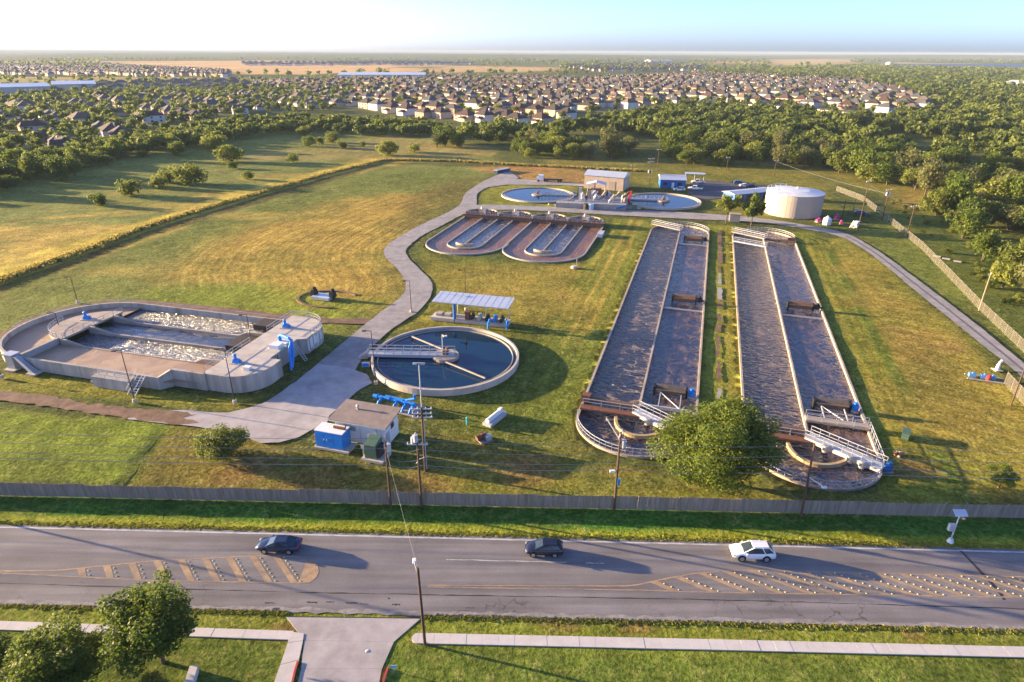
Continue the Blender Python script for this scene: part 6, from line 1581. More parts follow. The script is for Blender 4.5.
PROTO = {
    'mesquite': [TreeProto(100 + i, 1800, 0.070, M['leaf_mesquite'], 0.74, 0.02, 18) for i in range(5)],
    'oak': [TreeProto(200 + i, 1800, 0.070, M['leaf_oak'], 0.84, 0.08, 20) for i in range(4)],
    'dark': [TreeProto(300 + i, 1800, 0.070, M['leaf_dark'], 0.88, 0.05, 18) for i in range(3)],
    'grey': [TreeProto(350 + i, 1700, 0.066, M['leaf_grey'], 1.0, 0.10, 14, 0.55) for i in range(3)],
    'bush': [TreeProto(400 + i, 1700, 0.068, M['leaf_mesquite'], 0.70, -0.12, 18, 0.6, 0.03) for i in range(3)],
    'darkbush': [TreeProto(450 + i, 1700, 0.068, M['leaf_dark'], 0.72, -0.12, 18, 0.6, 0.03) for i in range(2)],
}
def tree(kind, p, rad, label, group=None, rz=None, k=None, hs=1.0, name=None, cat='tree'):
    pr = random.choice(PROTO[kind]) if k is None else PROTO[kind][k]
    t = thing(name or ('bush' if 'bush' in kind else 'tree'), label, 'bush' if 'bush' in kind else cat, (p[0], p[1], 0), random.uniform(0, 6.28) if rz is None else rz, group)
    t.scale = (rad * random.uniform(0.82, 1.2), rad * random.uniform(0.82, 1.2), rad * hs)
    link('crown', pr.crown, t); link('trunk', pr.trunk, t)
    return t

# ---- the large leafy trees near the camera
def big_tree(label, p, rx, rz_, zc, n, leaf, m, seed, lobes=34, trunk_r=0.28, name='tree', squash=None, th=None):
    V, c, lr = crown_verts(seed, n, leaf / rx, lobes, 1.0, 0.84, 0.4, 0.14, 0.30) if name == 'tree' else crown_verts(seed, n, leaf / rx, lobes, 1.0, 0.66, 0.5, 0.22, 0.38)
    V = V.copy(); V[:, :, 0] *= rx; V[:, :, 1] *= rx; V[:, :, 2] = V[:, :, 2] * rz_ + zc
    V[:, :, 2] = np.maximum(V[:, :, 2], 0.1)
    t = thing(name, label, name if name in ('tree', 'bush') else 'tree', (p[0], p[1], 0), 0)
    link('crown', np_mesh('crown', V.reshape(-1, 3), 4, m), t)
    tops = [(c[i][0] * rx, c[i][1] * rx, c[i][2] * rz_ + zc) for i in range(0, lobes, 3)]
    link('trunk', trunk_mesh('trunk', seed, th or max(0.4, zc - rz_ * 0.75), trunk_r, tops, M['trunk']), t)
    return t
pt = g(727, 489)
big_tree('broad leafy tree at the fence between the two long ditches', (pt.x - 1.3, pt.y + 1.7), 8.8, 5.9, 5.4, 42000, 0.20, M['leaf_oak'], 901, 85, 0.34)
pt = g(163, 662)
big_tree('upright leafy tree at the lower left beside the pavement', (pt.x, pt.y), 4.6, 3.9, 5.0, 16000, 0.16, M['leaf_oak'], 902, 60, 0.18)
pt = g(66, 690)
big_tree('wide low tree filling the bottom left corner', (pt.x - 0.4, pt.y - 0.2), 4.8, 3.2, 3.3, 16000, 0.16, M['leaf_oak'], 903, 60, 0.2)
pt = g(-10, 690)
big_tree('leafy tree cut by the left edge at the bottom corner', (pt.x - 1, pt.y + 0.5), 3.6, 2.8, 3.0, 8000, 0.17, M['leaf_dark'], 904, 44, 0.2)
pt = g(158, 690)
big_tree('small bush at the bottom edge below the upright tree', (pt.x, pt.y - 0.6), 2.0, 1.2, 0.9, 4000, 0.13, M['leaf_mesquite'], 905, 30, 0.06, 'bush')
pt = g(217, 462)
big_tree('round olive bush on the lawn below the concrete yard', (pt.x, pt.y + 1.6), 4.3, 2.9, 1.9, 17000, 0.15, M['leaf_mesquite'], 906, 44, 0.08, 'bush')
pt = g(1003, 491)
big_tree('small spreading tree by the fence at the right', (pt.x, pt.y + 0.8), 2.4, 1.5, 2.0, 3000, 0.14, M['leaf_oak'], 907, 12, 0.12)
pt = g(726, 223)
big_tree('left one of two slender trees by the grey cabin', (pt.x, pt.y), 4.0, 4.0, 6.2, 2000, 0.36, M['leaf_mesquite'], 908, 34, 0.2, th=3.0)
pt = g(751, 226)
big_tree('right one of two slender trees by the grey cabin', (pt.x, pt.y), 3.7, 4.6, 6.2, 1900, 0.36, M['leaf_oak'], 909, 34, 0.2, th=3.2)

# ---- single bushes and trees of the meadow
ORD = ('first', 'second', 'third', 'fourth', 'fifth', 'sixth', 'seventh', 'eighth', 'ninth', 'tenth', 'eleventh', 'twelfth', 'thirteenth', 'fourteenth', 'fifteenth', 'sixteenth', 'seventeenth', 'eighteenth', 'nineteenth', 'twentieth')
MEAD = sorted([(94, 207, 22), (126, 197, 29), (166, 184, 24), (156, 189, 20), (184, 186, 33), (211, 152, 29), (228, 163, 27), (231, 169, 11), (246, 180, 14), (175, 156, 22), (292, 163, 14), (308, 147, 17), (318, 145, 14), (331, 143, 19), (341, 149, 13), (363, 147, 9), (388, 156, 23), (414, 153, 15), (303, 136, 15)])
for i, (px_, py_, w_) in enumerate(MEAD):
    p = g(px_, py_); d = math.hypot(p.y, CAM_H)
    r_ = w_ * d / FPX / 2 * 1.08
    tree('bush' if i % 4 else 'darkbush', (p.x, p.y + r_ * 0.6), r_, '%s bush from the left standing in the open meadow' % ORD[i], 'bushes in the meadow', hs=1.05)

HB = [(18, 276, 0.9), (40, 268, 0.7), (58, 261, 1.1), (80, 252.5, 0.8), (104, 244, 1.0), (122, 237, 0.7), (140, 230.5, 1.2), (163, 222, 0.8), (186, 215, 1.0), (205, 209.5, 0.7), (226, 203, 1.1), (247, 197, 0.9), (268, 191, 0.8), (290, 185, 1.2), (312, 178.5, 0.9), (334, 172.5, 1.0), (352, 168, 1.1), (372, 163.5, 0.9), (410, 160.5, 1.2), (440, 161.5, 1.0)]
for i, (px_, py_, r_) in enumerate(HB):
    p = g(px_, py_)
    tree('bush', (p.x, p.y), r_, '%s small shrub from the left on the ditch beside the mown field' % ORD[i], 'small shrubs along the ditch')
def in_poly(poly, x, y):
    return sdist(poly, np.array([x], float), np.array([y], float))[0]
def scatter(poly_px, sp, seed, jit=0.42):
    P = gl(*poly_px); a = np.array(P); r = np.random.default_rng(seed)
    xs_ = np.arange(a[:, 0].min(), a[:, 0].max(), sp); ys_ = np.arange(a[:, 1].min(), a[:, 1].max(), sp)
    xx, yy = np.meshgrid(xs_, ys_); xx = xx.ravel() + r.uniform(-jit, jit, xx.size) * sp; yy = yy.ravel() + r.uniform(-jit, jit, yy.size) * sp
    k = sdist(P, xx, yy) > 0
    return xx[k], yy[k]

CLEAR = [gl((548, 139), (600, 133), (660, 139), (720, 143), (720, 147), (650, 146), (560, 147)), gl((630, 146), (668, 145), (672, 168), (636, 168)), gl((890, 150), (905, 145), (965, 150), (960, 158), (925, 163), (900, 160)),
         gl((965, 153), (990, 156), (985, 172), (960, 176), (950, 168)), gl((850, 128), (930, 139), (975, 141), (975, 149), (900, 146), (850, 134)), gl((990, 168), (1040, 176), (1040, 182), (1000, 178)), gl((885, 195), (925, 200), (950, 225), (965, 250), (950, 256), (915, 225), (880, 207))]
FOREST = []     # x, y, radius, kind index, tag
def add_forest(poly, sp, seed, r0, r1, area, p_keep=1.0, fmask=None):
    xx, yy = scatter(poly, sp, seed); r = np.random.default_rng(seed + 1)
    ok = r.random(len(xx)) < p_keep
    for c in CLEAR: ok &= sdist(c, xx, yy) < 1.5
    if fmask and fmask[1] is None: ok &= fbm(xx, yy, 60, 71) < 0.70
    elif fmask: ok &= fbm(xx, yy, fmask[0], seed) > fmask[1]
    xx, yy = xx[ok], yy[ok]
    for x, y in zip(xx, yy): FOREST.append((x, y, r.uniform(r0, r1) * (0.8 + 0.4 * r.random()), r.integers(0, 100), area))
add_forest([(425, 144), (470, 138), (500, 133), (560, 134), (600, 126), (640, 117), (700, 110), (780, 116), (870, 124), (935, 116), (1040, 112), (1040, 160), (990, 165), (930, 174), (905, 181), (880, 186), (850, 176), (800, 170), (752, 168), (700, 166), (655, 165), (600, 160), (540, 160), (475, 152), (430, 148)], 9.0, 31, 4.4, 7.2, 'wood', 0.93, (60, None))
add_forest([(905, 180), (990, 160), (1060, 165), (1100, 260), (1075, 338), (1024, 316), (1003, 302), (970, 262), (945, 228), (920, 204)], 9.0, 33, 4.4, 7.0, 'right', 0.85)
add_forest([(-60, 205), (-60, 178), (0, 168), (80, 154), (160, 138), (250, 123), (330, 123), (430, 127), (446, 136), (400, 138), (330, 134), (300, 132), (255, 137), (190, 150), (120, 161), (60, 181), (0, 191)], 7.4, 35, 3.6, 5.4, 'row', 0.95)
add_forest([(-80, 175), (-80, 100), (0, 98), (100, 92), (250, 88), (350, 85), (350, 104), (330, 112), (250, 115), (80, 152)], 14.5, 37, 3.6, 5.6, 'left', 0.8)
add_forest([(350, 104), (350, 86), (560, 80), (700, 74), (870, 82), (935, 103), (900, 116), (780, 106), (640, 108), (560, 120), (480, 118)], 16, 39, 3.0, 5.2, 'town', 0.8)
add_forest([(250, 96), (250, 79), (560, 77), (560, 84), (400, 90)], 26, 41, 4, 6, 'town', 0.8)
add_forest([(690, 73), (860, 66.5), (1100, 70), (1100, 113), (935, 111), (905, 92), (860, 80)], 15, 43, 4.2, 7.0, 'farwood', 0.92)
add_forest([(-400, 84), (0, 78), (250, 78), (250, 92), (0, 100), (-300, 110)], 30, 45, 4, 6, 'town', 0.6)
add_forest([(-500, 61), (100, 59), (450, 60), (1500, 60), (1500, 70), (860, 66.5), (690, 73), (500, 76), (250, 77), (0, 66), (-500, 68)], 50, 47, 5, 10, 'far', 0.6, (420, 0.50))
TANF = [gl((95, 60.5), (260, 60), (450, 63.5), (450, 72.5), (300, 74.5), (215, 74.5), (100, 66.5)), gl((440, 65.5), (560, 66.5), (555, 71.5), (440, 73.5)), gl((765, 59.5), (850, 58), (850, 64.5), (775, 66.5)), gl((880, 61.5), (1060, 64.5), (1060, 71), (880, 67.5))]
fx_ = np.array([f[0] for f in FOREST]); fy_ = np.array([f[1] for f in FOREST]); bad = np.zeros(len(FOREST), bool)
for c in TANF: bad |= sdist(c, fx_, fy_) > 0
FOREST = [f for f, q in zip(FOREST, bad) if not q]
FOREST = [f for f in FOREST if not (f[4] in ('town', 'far', 'farwood') and f[1] < 420)]
FOREST.sort(key=lambda f: math.hypot(f[0], f[1]))
wide = 0.86
LAB = ('wood', 'right', 'row', 'left')
ORDN = ORD + ('twenty first', 'twenty second', 'twenty third', 'twenty fourth', 'twenty fifth', 'twenty sixth', 'twenty seventh', 'twenty eighth', 'twenty ninth', 'thirtieth')
def to_px(x, y):
    d = y * math.cos(PITCH) + CAM_H * math.sin(PITCH)
    return 512 + x / d * FPX
SECT = {'wood': ((500, 'above the truck yard'), (575, 'behind the far left clarifier'), (640, 'behind the tan building'), (700, 'behind the blue office'), (790, 'behind the parking lot'), (850, 'behind the pale tank'), (9999, 'beyond the tall crossarm pole')),
        'right': ((960, 'wood beyond the chain link fence'), (9999, 'wood at the right edge')), 'row': ((120, 'tree row at the meadow left end'), (250, 'tree row behind the meadow bushes'), (9999, 'tree row below the front houses')), 'left': ((9999, 'among the left gardens'),)}
BAND = ('front rank', 'second rank', 'third rank', 'fourth rank', 'fifth rank', 'sixth rank', 'seventh rank', 'eighth rank')
def ordinal_labels(items, sect, cell, noun):
    """one label each: sector of the picture, rank of depth, place from the left in that rank"""
    out = {}; groups = {}
    for it in items:
        px_ = to_px(it[0], it[1])
        groups.setdefault(next(n for lim, n in sect if px_ < lim), []).append(it)
    for n, its in groups.items():
        its.sort(key=lambda q: q[1])
        for b_ in range(0, len(its), cell):
            row = sorted(its[b_:b_ + cell], key=lambda q: to_px(q[0], q[1]))
            for i, it in enumerate(row): out[id(it)] = '%s %s from left, %s, %s' % (ORDN[i], noun, BAND[min(b_ // cell, 7)], n)
    return out
indiv = []; rest = []
for f in FOREST:
    vis = abs(f[0]) < f[1] * wide + 12
    (indiv if (len(indiv) < 272 and vis and f[4] in LAB) else rest).append(f)
tl = {}
for area in LAB: tl.update(ordinal_labels([f for f in indiv if f[4] == area], SECT[area], 9 if area != 'right' else 12, 'tree'))
for f in indiv:
    (x, y, r_, k, area) = f
    kind = ('mesquite' if k < 42 else 'oak' if k < 66 else 'dark' if k < 84 else 'grey') if area in ('wood', 'right') else ('oak' if k < 45 else 'dark' if k < 75 else 'mesquite')
    tree(kind, (x, y), r_, tl[id(f)], {'wood': 'trees of the wood behind the plant', 'right': 'trees of the wood right of the plant', 'row': 'trees of the row along the meadow', 'left': 'garden trees among the left houses'}[area], hs=random.uniform(0.72, 1.3))
# the rest reads as one mass
lows = {n: [crown_verts(700 + n * 7 + i, n, 0.29 * (90 / n) ** 0.42, 12, 0.8, 0.6)[0] for i in range(6)] for n in (360, 200, 80, 30, 12)}
parts = []; tv = []
rg = np.random.default_rng(77)
for (x, y, r_, k, area) in rest:
    d = math.hypot(x, y)
    if abs(x) > y * wide + 60: continue
    n = 360 if d < 430 else 200 if d < 700 else 80 if d < 1200 else 30 if d < 2200 else 12
    V = lows[n][k % 6]; a = rg.uniform(0, 6.28); ca, sa = math.cos(a), math.sin(a)
    Q = np.empty_like(V)
    Q[..., 0] = (V[..., 0] * ca - V[..., 1] * sa) * r_ + x; Q[..., 1] = (V[..., 0] * sa + V[..., 1] * ca) * r_ + y
    Q[..., 2] = np.maximum((V[..., 2] + 0.85) * r_, 0.05)
    parts.append(Q.reshape(-1, 3)); tv.append(np.full(len(V) * 4, rg.random()))
VV = np.concatenate(parts)
wood_me = np_mesh('far_woods', VV, 4, M['leaf_stuff'])
attr(wood_me, 'tv', 'FLOAT', np.concatenate(tv))
tag(link('far_woods', wood_me), 'mass of far olive green trees reaching to the horizon', 'woods', kind='stuff')
print('trees', len(FOREST), 'indiv', len(indiv), 'quads', len(VV) // 4)

# ---- tall grass and weeds: clumps along ditch, verges, fence and field edges
def tuft_field(name, pts, label, c1, c2, hgt=(0.25, 0.7), wid=(0.2, 0.5)):
    r = np.random.default_rng(len(pts)); P = np.array(pts); n = len(P); out = []
    for k in range(3):
        a = r.uniform(0, 6.28, n); w_ = r.uniform(*wid, n); h_ = r.uniform(*hgt, n)
        dx, dy = np.cos(a) * w_ / 2, np.sin(a) * w_ / 2
        ox, oy = r.uniform(-.2, .2, n), r.uniform(-.2, .2, n); tx, ty = r.uniform(-.35, .35, n) * h_, r.uniform(-.35, .35, n) * h_
        b0 = np.stack([P[:, 0] - dx + ox, P[:, 1] - dy + oy, np.zeros(n)], -1); b1 = np.stack([P[:, 0] + dx + ox, P[:, 1] + dy + oy, np.zeros(n)], -1)
        t0 = np.stack([P[:, 0] + dx * .6 + ox + tx, P[:, 1] + dy * .6 + oy + ty, h_], -1); t1 = np.stack([P[:, 0] - dx * .6 + ox + tx, P[:, 1] - dy * .6 + oy + ty, h_ * .9], -1)
        out.append(np.stack([b0, b1, t0, t1], 1).reshape(-1, 3))
    me_ = np_mesh(name, np.concatenate(out), 4, leaf_variant(name + '_leaf', c1, c2, 0.3))
    return tag(link(name, me_), label, 'grass', kind='stuff')
def along(line, n, w, seed):
    r = np.random.default_rng(seed); L_ = [Vector(p) for p in line]; seg = [(b_ - a).length for a, b_ in zip(L_[:-1], L_[1:])]; tot = sum(seg); out = []
    for _ in range(n):
        s_ = r.uniform(0, tot); i = 0
        while s_ > seg[i]: s_ -= seg[i]; i += 1
        q = L_[i].lerp(L_[i + 1], s_ / seg[i]); out.append((q.x + r.normal() * w, q.y + r.normal() * w))
    return out
hedge = gl((-150, 325), (0, 281), (75, 254), (150, 226), (215, 206), (275, 189), (330, 173), (385, 160), (450, 161), (520, 165), (640, 171))
tuft_field('hedge_weeds', along(hedge, 6000, 0.9, 3), 'tall yellow green weeds along the ditch beside the mown field', (0.20, 0.19, 0.04), (0.50, 0.38, 0.11), (0.3, 0.95), (0.3, 0.8))
v_pts = [(x, road_near(x) - abs(q)) for x, q in zip(np.random.default_rng(1).uniform(-62, 62, 2600), np.random.default_rng(2).normal(0.12, 0.16, 2600)) if not (g(284, 617).x < x < g(424, 617).x)]
v_pts += [(x, road_far(x) + abs(q)) for x, q in zip(np.random.default_rng(3).uniform(-75, 75, 3000), np.random.default_rng(4).normal(0.2, 0.3, 3000))]
tuft_field('verge_grass', v_pts, 'ragged grass along both edges of the road', (0.20, 0.21, 0.036), (0.34, 0.31, 0.06), (0.03, 0.09), (0.12, 0.35))
xx, yy = scatter([(880, 205), (925, 196), (960, 222), (1000, 272), (1030, 312), (1030, 335), (1000, 306), (968, 272), (930, 240)], 5.2, 63, 0.48)
SCR = [(x, y, random.uniform(0.7, 2.1)) for x, y in zip(xx, yy) if random.random() < 0.62][:60]
sl_ = ordinal_labels(SCR, ((930, 'scrub behind the crossarm pole'), (980, 'scrub outside the fence middle'), (9999, 'scrub outside the fence near right edge')), 8, 'low bush')
for f in SCR:
    tree(random.choice(('bush', 'bush', 'darkbush')), (f[0], f[1]), f[2], sl_[id(f)], 'scrub bushes outside the fence', hs=random.uniform(0.7, 1.2))

# ================================================================== HOUSES
WALLC = [mat('wall_cream', (0.52, 0.42, 0.33), 0.9, 0.08, 0.3), mat('wall_brick', (0.42, 0.28, 0.21), 0.9, 0.12, 0.3), mat('wall_tan', (0.50, 0.38, 0.28), 0.9, 0.1, 0.3), mat('wall_white', (0.62, 0.58, 0.53), 0.9, 0.06, 0.3), mat('wall_grey', (0.42, 0.42, 0.43), 0.9, 0.08, 0.3)]
ROOFC = [mat('roof_brown', (0.058, 0.042, 0.040), 0.9, 0.15, 0.4), mat('roof_grey', (0.080, 0.078, 0.085), 0.9, 0.15, 0.4), mat('roof_red', (0.080, 0.048, 0.040), 0.9, 0.15, 0.4), mat('roof_dun', (0.13, 0.10, 0.082), 0.9, 0.15, 0.4)]
M['win'] = mat('house_window', (0.06, 0.07, 0.085), 0.2, 0.1, 1)
M['garage'] = mat('garage_door', (0.6, 0.57, 0.52), 0.7, 0.05, 1)
def house_geo(w, d, h, kind, rh=2.6):
    wl_, rf = MB(), MB()
    wl_.box((0, 0, h / 2), (w, d, h))
    ev = 0.55
    hx, hy = w / 2 + ev, d / 2 + ev
    rl = max(0.0, hx - hy)
    rf.add([(-hx, -hy, h), (hx, -hy, h), (hx, hy, h), (-hx, hy, h), (-rl, 0, h + rh), (rl, 0, h + rh)] if rl > 0.3 else [(-hx, -hy, h), (hx, -hy, h), (hx, hy, h), (-hx, hy, h), (0, -.3, h + rh), (0, .3, h + rh)],
           [(0, 1, 5, 4), (2, 3, 4, 5), (1, 2, 5), (3, 0, 4), (3, 2, 1, 0)] if rl > 0.3 else [(0, 1, 4), (1, 2, 5, 4), (2, 3, 5), (3, 0, 4, 5), (3, 2, 1, 0)])
    if kind % 3 == 0:   # lower wing
        wl_.box((w * 0.22, -d / 2 - 1.9, h * 0.27), (w * 0.52, 3.8, h * 0.54))
        x0, x1, y0, y1, z = w * .22 - w * .26 - .4, w * .22 + w * .26 + .4, -d / 2 - 4.2, -d / 2 + .1, h * .54
        rf.add([(x0, y0, z), (x1, y0, z), (x1, y1, z), (x0, y1, z), ((x0 + x1) / 2, y1, z + 1.7), ((x0 + x1) / 2, y0 + .5, z + 1.5)], [(0, 1, 5), (1, 2, 4, 5), (3, 0, 5, 4), (3, 2, 1, 0)])
    elif kind % 3 == 1:  # cross hip
        wl_.box((-w * 0.26, d / 2 + 1.2, h * 0.5), (w * 0.4, 2.4, h * 0.995))
        x0, x1, y1 = -w * .46 - .4, -w * .06 + .4, d / 2 + 2.9
        rf.add([(x0, y1, h), (x1, y1, h), (x1, 0, h), (x0, 0, h), ((x0 + x1) / 2, y1 - 2, h + rh * .8), ((x0 + x1) / 2, 0, h + rh * .8)], [(1, 0, 4), (2, 1, 4, 5), (0, 3, 5, 4)])
    if kind % 2 == 0: wl_.box((w * 0.3, d * 0.1, h + rh * 0.55), (0.9, 0.9, rh * 1.0))
    return wl_, rf
HG = []
for i in range(6):
    two = i < 4
    w_, d_, h_ = (random.uniform(13.5, 16.5), random.uniform(11, 13), random.uniform(5.0, 5.7)) if two else (random.uniform(17, 21), random.uniform(11.5, 14), 3.4)
    a, c = house_geo(w_, d_, h_, i, 4.3 if two else 4.0)
    HG.append((a, c, w_, d_, h_))
HM = {}
def house_meshes(k, wi, ri):
    if (k, wi) not in HM: HM[(k, wi)] = HG[k][0].mesh('wall', WALLC[wi])
    if (k, 'r', ri) not in HM: HM[(k, 'r', ri)] = HG[k][1].mesh('roof', ROOFC[ri])
    return HM[(k, wi)], HM[(k, 'r', ri)]
win_me = MB().box((0, 0, 0), (1.3, 0.08, 1.35)).mesh('window', M['win'])
gar_me = MB().box((0, 0, 0), (4.6, 0.1, 2.2)).mesh('garage_door', M['garage'])
def house(x, y, rz, k, wi, ri, label, group, wins=True):
    t = thing('house', label, 'house', (x, y, 0), rz, group)
    t.scale = (random.uniform(0.82, 1.1), random.uniform(0.85, 1.1), random.uniform(0.8, 1.05))
    a, c = house_meshes(k, wi, ri)
    link('wall', a, t); link('roof', c, t)
    if wins:
        _, _, w_, d_, h_ = HG[k]
        fl = (1.5, 4.0) if h_ > 4 else (1.6,)
        for z in fl:
            for fx in (-0.34, 0.0, 0.34): link('window', win_me, t, (w_ * fx, -d_ / 2 - 0.03, z))
            for fy in (-0.25, 0.25):
                o = link('window', win_me, t, (-w_ / 2 - 0.03, d_ * fy, z), R(90))
        if k % 3 == 0: link('garage_door', gar_me, t, (w_ * 0.22, -d_ / 2 - 3.84, 1.15))
    return t
HOUSES = []   # x, y, rz, k, wi, ri, area
rh_ = random.Random(99)
def house_rows(poly_px, lot, row, ang, kinds, walls, roofs, area, skip=0.07, seed=1):
    P = gl(*poly_px); a = np.array(P); cx, cy_ = a.mean(0); ca, sa = math.cos(ang), math.sin(ang); rr = random.Random(seed)
    span = max(np.ptp(a[:, 0]), np.ptp(a[:, 1])) * 0.8
    v = -span; i = 0
    cand = []
    while v < span:
        u = -span + rr.uniform(0, lot)
        while u < span:
            if rr.random() > skip:
                bend = 12 * math.sin(u * 0.011 + v * 0.004)
                x, y = cx + u * ca - (v + bend) * sa, cy_ + u * sa + (v + bend) * ca
                cand.append((x + rr.uniform(-1, 1), y + rr.uniform(-1.5, 1.5), ang + (math.pi if i % 2 else 0) + rr.uniform(-.2, .2)))
            u += lot * rr.uniform(0.92, 1.1)
        v += row * (0.82 if i % 2 else 1.18); i += 1
    ca_ = np.array([(c[0], c[1]) for c in cand])
    ok = sdist(P, ca_[:, 0], ca_[:, 1]) > 0
    for c, o_ in zip(cand, ok):
        if o_ and abs(c[0]) < c[1] * wide + 20: HOUSES.append((*c, rr.choice(kinds), rr.choice(walls), rr.choice(roofs), area))
FRONT = [(352, 106), (366, 109), (377, 110.5), (391, 113), (406, 115.5), (424, 118), (440, 118.5), (466, 121), (485, 122.5), (505, 123), (516, 126.5), (541, 124.5), (567, 119.5)]
for i, (px_, py_) in enumerate(FRONT):
    p = g(px_, py_)
    house(p.x, p.y + 6, R(-46 + 5 * math.sin(i * 2.1)), i % 4, (0, 0, 3, 0, 3, 1, 2, 0, 3, 1, 3, 0, 3)[i], (0, 0, 1, 0, 0, 2, 0, 2, 0, 0, 0, 2, 0)[i], '%s from the left of the front row of two storey houses' % ORD[i], 'front row houses facing the wood')
house_rows([(352, 103), (352, 94), (430, 89), (560, 87), (600, 108), (560, 118), (500, 119), (430, 114)], 19.5, 37, R(-47), [0, 1, 2, 3], [0, 0, 3, 2, 3, 1], [0, 0, 1, 2], 'mid', 0.12, 3)
house_rows([(560, 117), (600, 110), (640, 108), (690, 103), (740, 103), (800, 106), (880, 116), (915, 113), (938, 103), (860, 82), (700, 75), (560, 82), (540, 88)], 19, 37, R(-52), [0, 1, 2, 3], [0, 3, 1, 2, 1, 2, 4], [0, 1, 2, 1, 1, 3], 'town', 0.2, 5)
house_rows([(-60, 168), (-60, 112), (0, 106), (60, 101), (150, 97), (250, 94), (345, 93), (345, 104), (335, 110), (250, 113), (160, 131), (80, 149), (0, 163)], 26, 38, R(-50), [4, 5, 4, 5, 1], [0, 2, 4, 3, 1], [3, 1, 3, 0], 'left', 0.12, 7)
house_rows([(250, 93), (250, 84), (420, 79), (560, 79), (545, 87), (420, 89), (350, 92)], 17, 36, R(-45), [4, 1, 2, 5], [0, 1, 2, 3], [0, 2, 1, 3], 'back', 0.12, 9)
house_rows([(-100, 76.5), (-100, 66), (110, 65), (228, 72.5), (228, 77), (100, 76.5)], 17, 42, R(-40), [0, 1, 2, 3], [0, 1, 3, 2], [0, 1, 3], 'back', 0.25, 11)
house_rows([(240, 63), (420, 62), (480, 64.5), (430, 65.5), (250, 66)], 26, 60, R(3), [0, 1, 2, 3], [0, 3, 3], [1, 3], 'back', 0.3, 13)
house_rows([(560, 66), (640, 64), (700, 66), (700, 71), (600, 72)], 20, 50, R(3), [0, 1, 2, 3], [0, 3, 1], [0, 1], 'back', 0.2, 15)
house_rows([(80, 93), (80, 84), (250, 81), (250, 90)], 24, 44, R(5), [4, 5], [0, 3, 2], [3, 1], 'back', 0.3, 17)
HOUSES.sort(key=lambda h: math.hypot(h[0], h[1]))
near = [h for h in HOUSES if h[6] != 'back'][:270]; ns = set(id(h) for h in near); rest = [h for h in HOUSES if id(h) not in ns]
HGRP = {'mid': 'houses behind the front row', 'town': 'houses of the dense estate', 'left': 'low houses among trees at the left'}
WN = ('cream', 'brick', 'tan', 'white', 'grey')
HS = {'mid': ((400, 'behind the left front houses'), (450, 'behind the middle front houses'), (500, 'behind the right front houses'), (9999, 'above the far left clarifier')),
      'town': ((600, 'above the tan building'), (660, 'above the blue office'), (720, 'above the parking lot'), (780, 'above the left long shed end'), (840, 'above the pale tank'), (9999, 'at the right tip of the estate')),
      'left': ((80, 'near the left edge'), (160, 'left of the meadow bushes'), (240, 'above the meadow bushes'), (9999, 'below the wide warehouse'))}
hl = {}
for area in HS:
    for wi in range(5):
        its = [h for h in near if h[6] == area and h[4] == wi]
        hl.update(ordinal_labels(its, HS[area], 6, ('low ' if area == 'left' else '') + WN[wi] + ' house'))
for h in near:
    (x, y, rz, k, wi, ri, area) = h
    house(x, y, rz, k, wi, ri, hl[id(h)], HGRP[area], wins=math.hypot(x, y) < 640)
mb = MB()
for (x, y, rz, k, wi, ri, area) in rest:
    ca, sa = math.cos(rz), math.sin(rz); a, c, *_ = HG[k]
    for src, off in ((a, wi), (c, 5 + ri)):
        mb.add([(x + p[0] * ca - p[1] * sa, y + p[0] * sa + p[1] * ca, p[2]) for p in src.v], src.f, off)
far_h = mb.build('far_houses', WALLC + ROOFC)
tag(far_h, 'mass of far houses toward the horizon', 'houses', kind='stuff')
print('houses', len(HOUSES), 'far', len(rest))

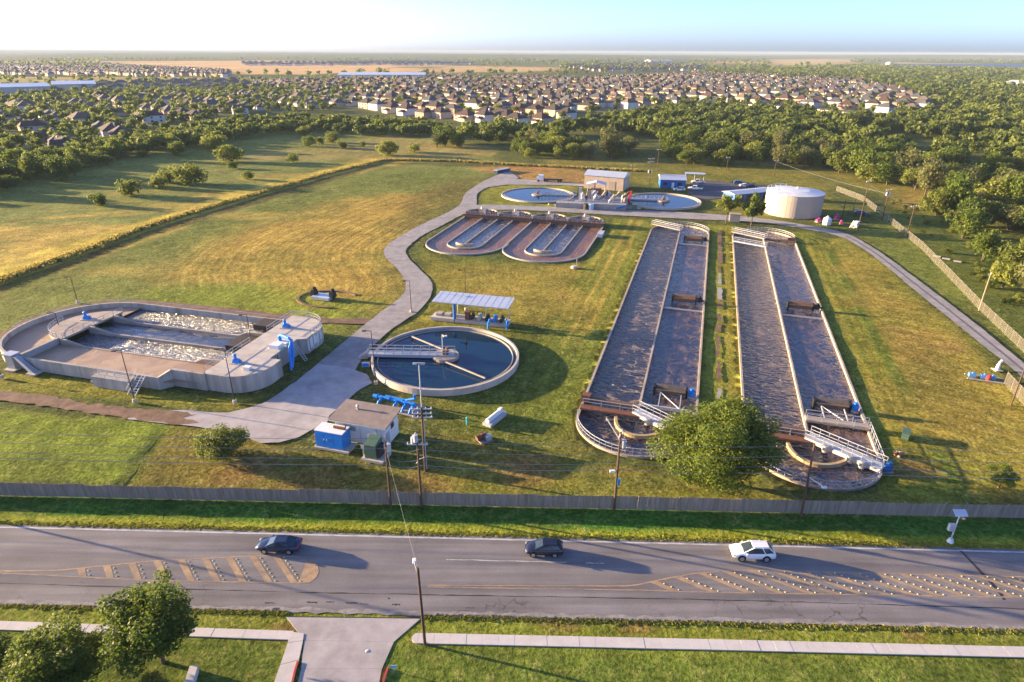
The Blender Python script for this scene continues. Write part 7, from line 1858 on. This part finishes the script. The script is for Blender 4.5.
# estate boundary wall, warehouses, solar field
b_ = thing('estate_wall', 'long pale wall along the edge of the dense estate', 'wall', g(735, 106))
o_ = g(735, 106)
MB().wall([(p[0] - o_.x, p[1] - o_.y) for p in gl((735, 106), (790, 109.5), (832, 113.5), (862, 117.5), (900, 119))], 0.4, 0, 2.4).build('panel', WALLC[3], b_)
def shed(px0, px1, dep, h, label, rz=0.0, roofm='white_metal', wallm=None, bays=8):
    a, c = g(*px0), g(*px1); d = (c - a); t = thing('warehouse', label, 'warehouse', (a + c) / 2, math.atan2(d.y, d.x) + rz, 'large warehouses in the distance')
    w_ = d.length
    MB().box((0, dep / 2, h / 2), (w_, dep, h)).build('wall', wallm or M['concrete_pale'], t)
    MB().add([(-w_ / 2 - 1, -1, h), (w_ / 2 + 1, -1, h), (w_ / 2 + 1, dep + 1, h), (-w_ / 2 - 1, dep + 1, h), (-w_ / 2 - 1, dep / 2, h + 3), (w_ / 2 + 1, dep / 2, h + 3)], [(0, 1, 5, 4), (2, 3, 4, 5), (1, 2, 5), (3, 0, 4), (3, 2, 1, 0)]).build('roof', M[roofm], t)
    for i in range(bays): MB().box((-w_ / 2 + (i + .5) * w_ / bays, -0.06, h * 0.3), (w_ / bays * 0.45, 0.12, h * 0.5)).build('door', M['steel'], t)
shed((-60, 98), (52, 94.5), 55, 9.5, 'long warehouse with pale blue roof at the left edge')
shed((54, 91), (97, 90), 60, 8.0, 'pale warehouse right of the long one at the left', bays=5)
shed((338, 80), (425, 80), 110, 9, 'wide white warehouse in the middle distance', wallm=WALLC[3], bays=9)
shed((1003, 87), (1024, 88.5), 25, 8, 'white building among trees at the right edge', wallm=WALLC[3], bays=4)
shed((650, 62.3), (672, 62.3), 60, 9, 'tiny white warehouse near the horizon right of centre', wallm=WALLC[3], bays=3)
b_ = thing('water_tank', 'tiny pale water tank beside the solar field', 'tank', g(889, 66))
MB().cyl((0, 0), 14, 0, 14, 24).cyl((0, 0), 14, 14, 17, 24, 2).build('shell', WALLC[3], b_)
mb = MB(); rr = random.Random(4)
for r_ in range(7):
    py_ = 65.2 + r_ * 0.85
    for k in range(26):
        p = g(893 + k * 8.2 - r_ * 1.5, py_)
        sx, sy = 24, 10
        mb.add([(p.x - sx, p.y - sy, 1.2), (p.x + sx, p.y - sy, 1.2), (p.x + sx, p.y + sy, 5.5), (p.x - sx, p.y + sy, 5.5)], [(0, 1, 2, 3)])
o_ = mb.build('solar_field', mat('solar_panel', (0.10, 0.13, 0.19), 0.35, 0.1, 0.02))
tag(o_, 'rows of solar panels near the horizon at the right', 'solar panels', kind='stuff')

# ================================================================== HAZE
hz = MB().box((0, 12200, 28), (50400, 27000, 58)).build('haze', [])
hm = bpy.data.materials.new('haze_air'); hm.use_nodes = True
nt = hm.node_tree; nt.nodes.remove(nt.nodes['Principled BSDF'])
pv = _n(nt, 'ShaderNodeVolumePrincipled'); pv.inputs['Color'].default_value = (0.36, 0.44, 0.55, 1); pv.inputs['Density'].default_value = 0.00009; pv.inputs['Anisotropy'].default_value = 0.0
nt.links.new(pv.outputs[0], nt.nodes['Material Output'].inputs['Volume'])
hz.data.materials.append(hm)
tag(hz, 'thin morning haze over the whole landscape', 'haze', kind='stuff')
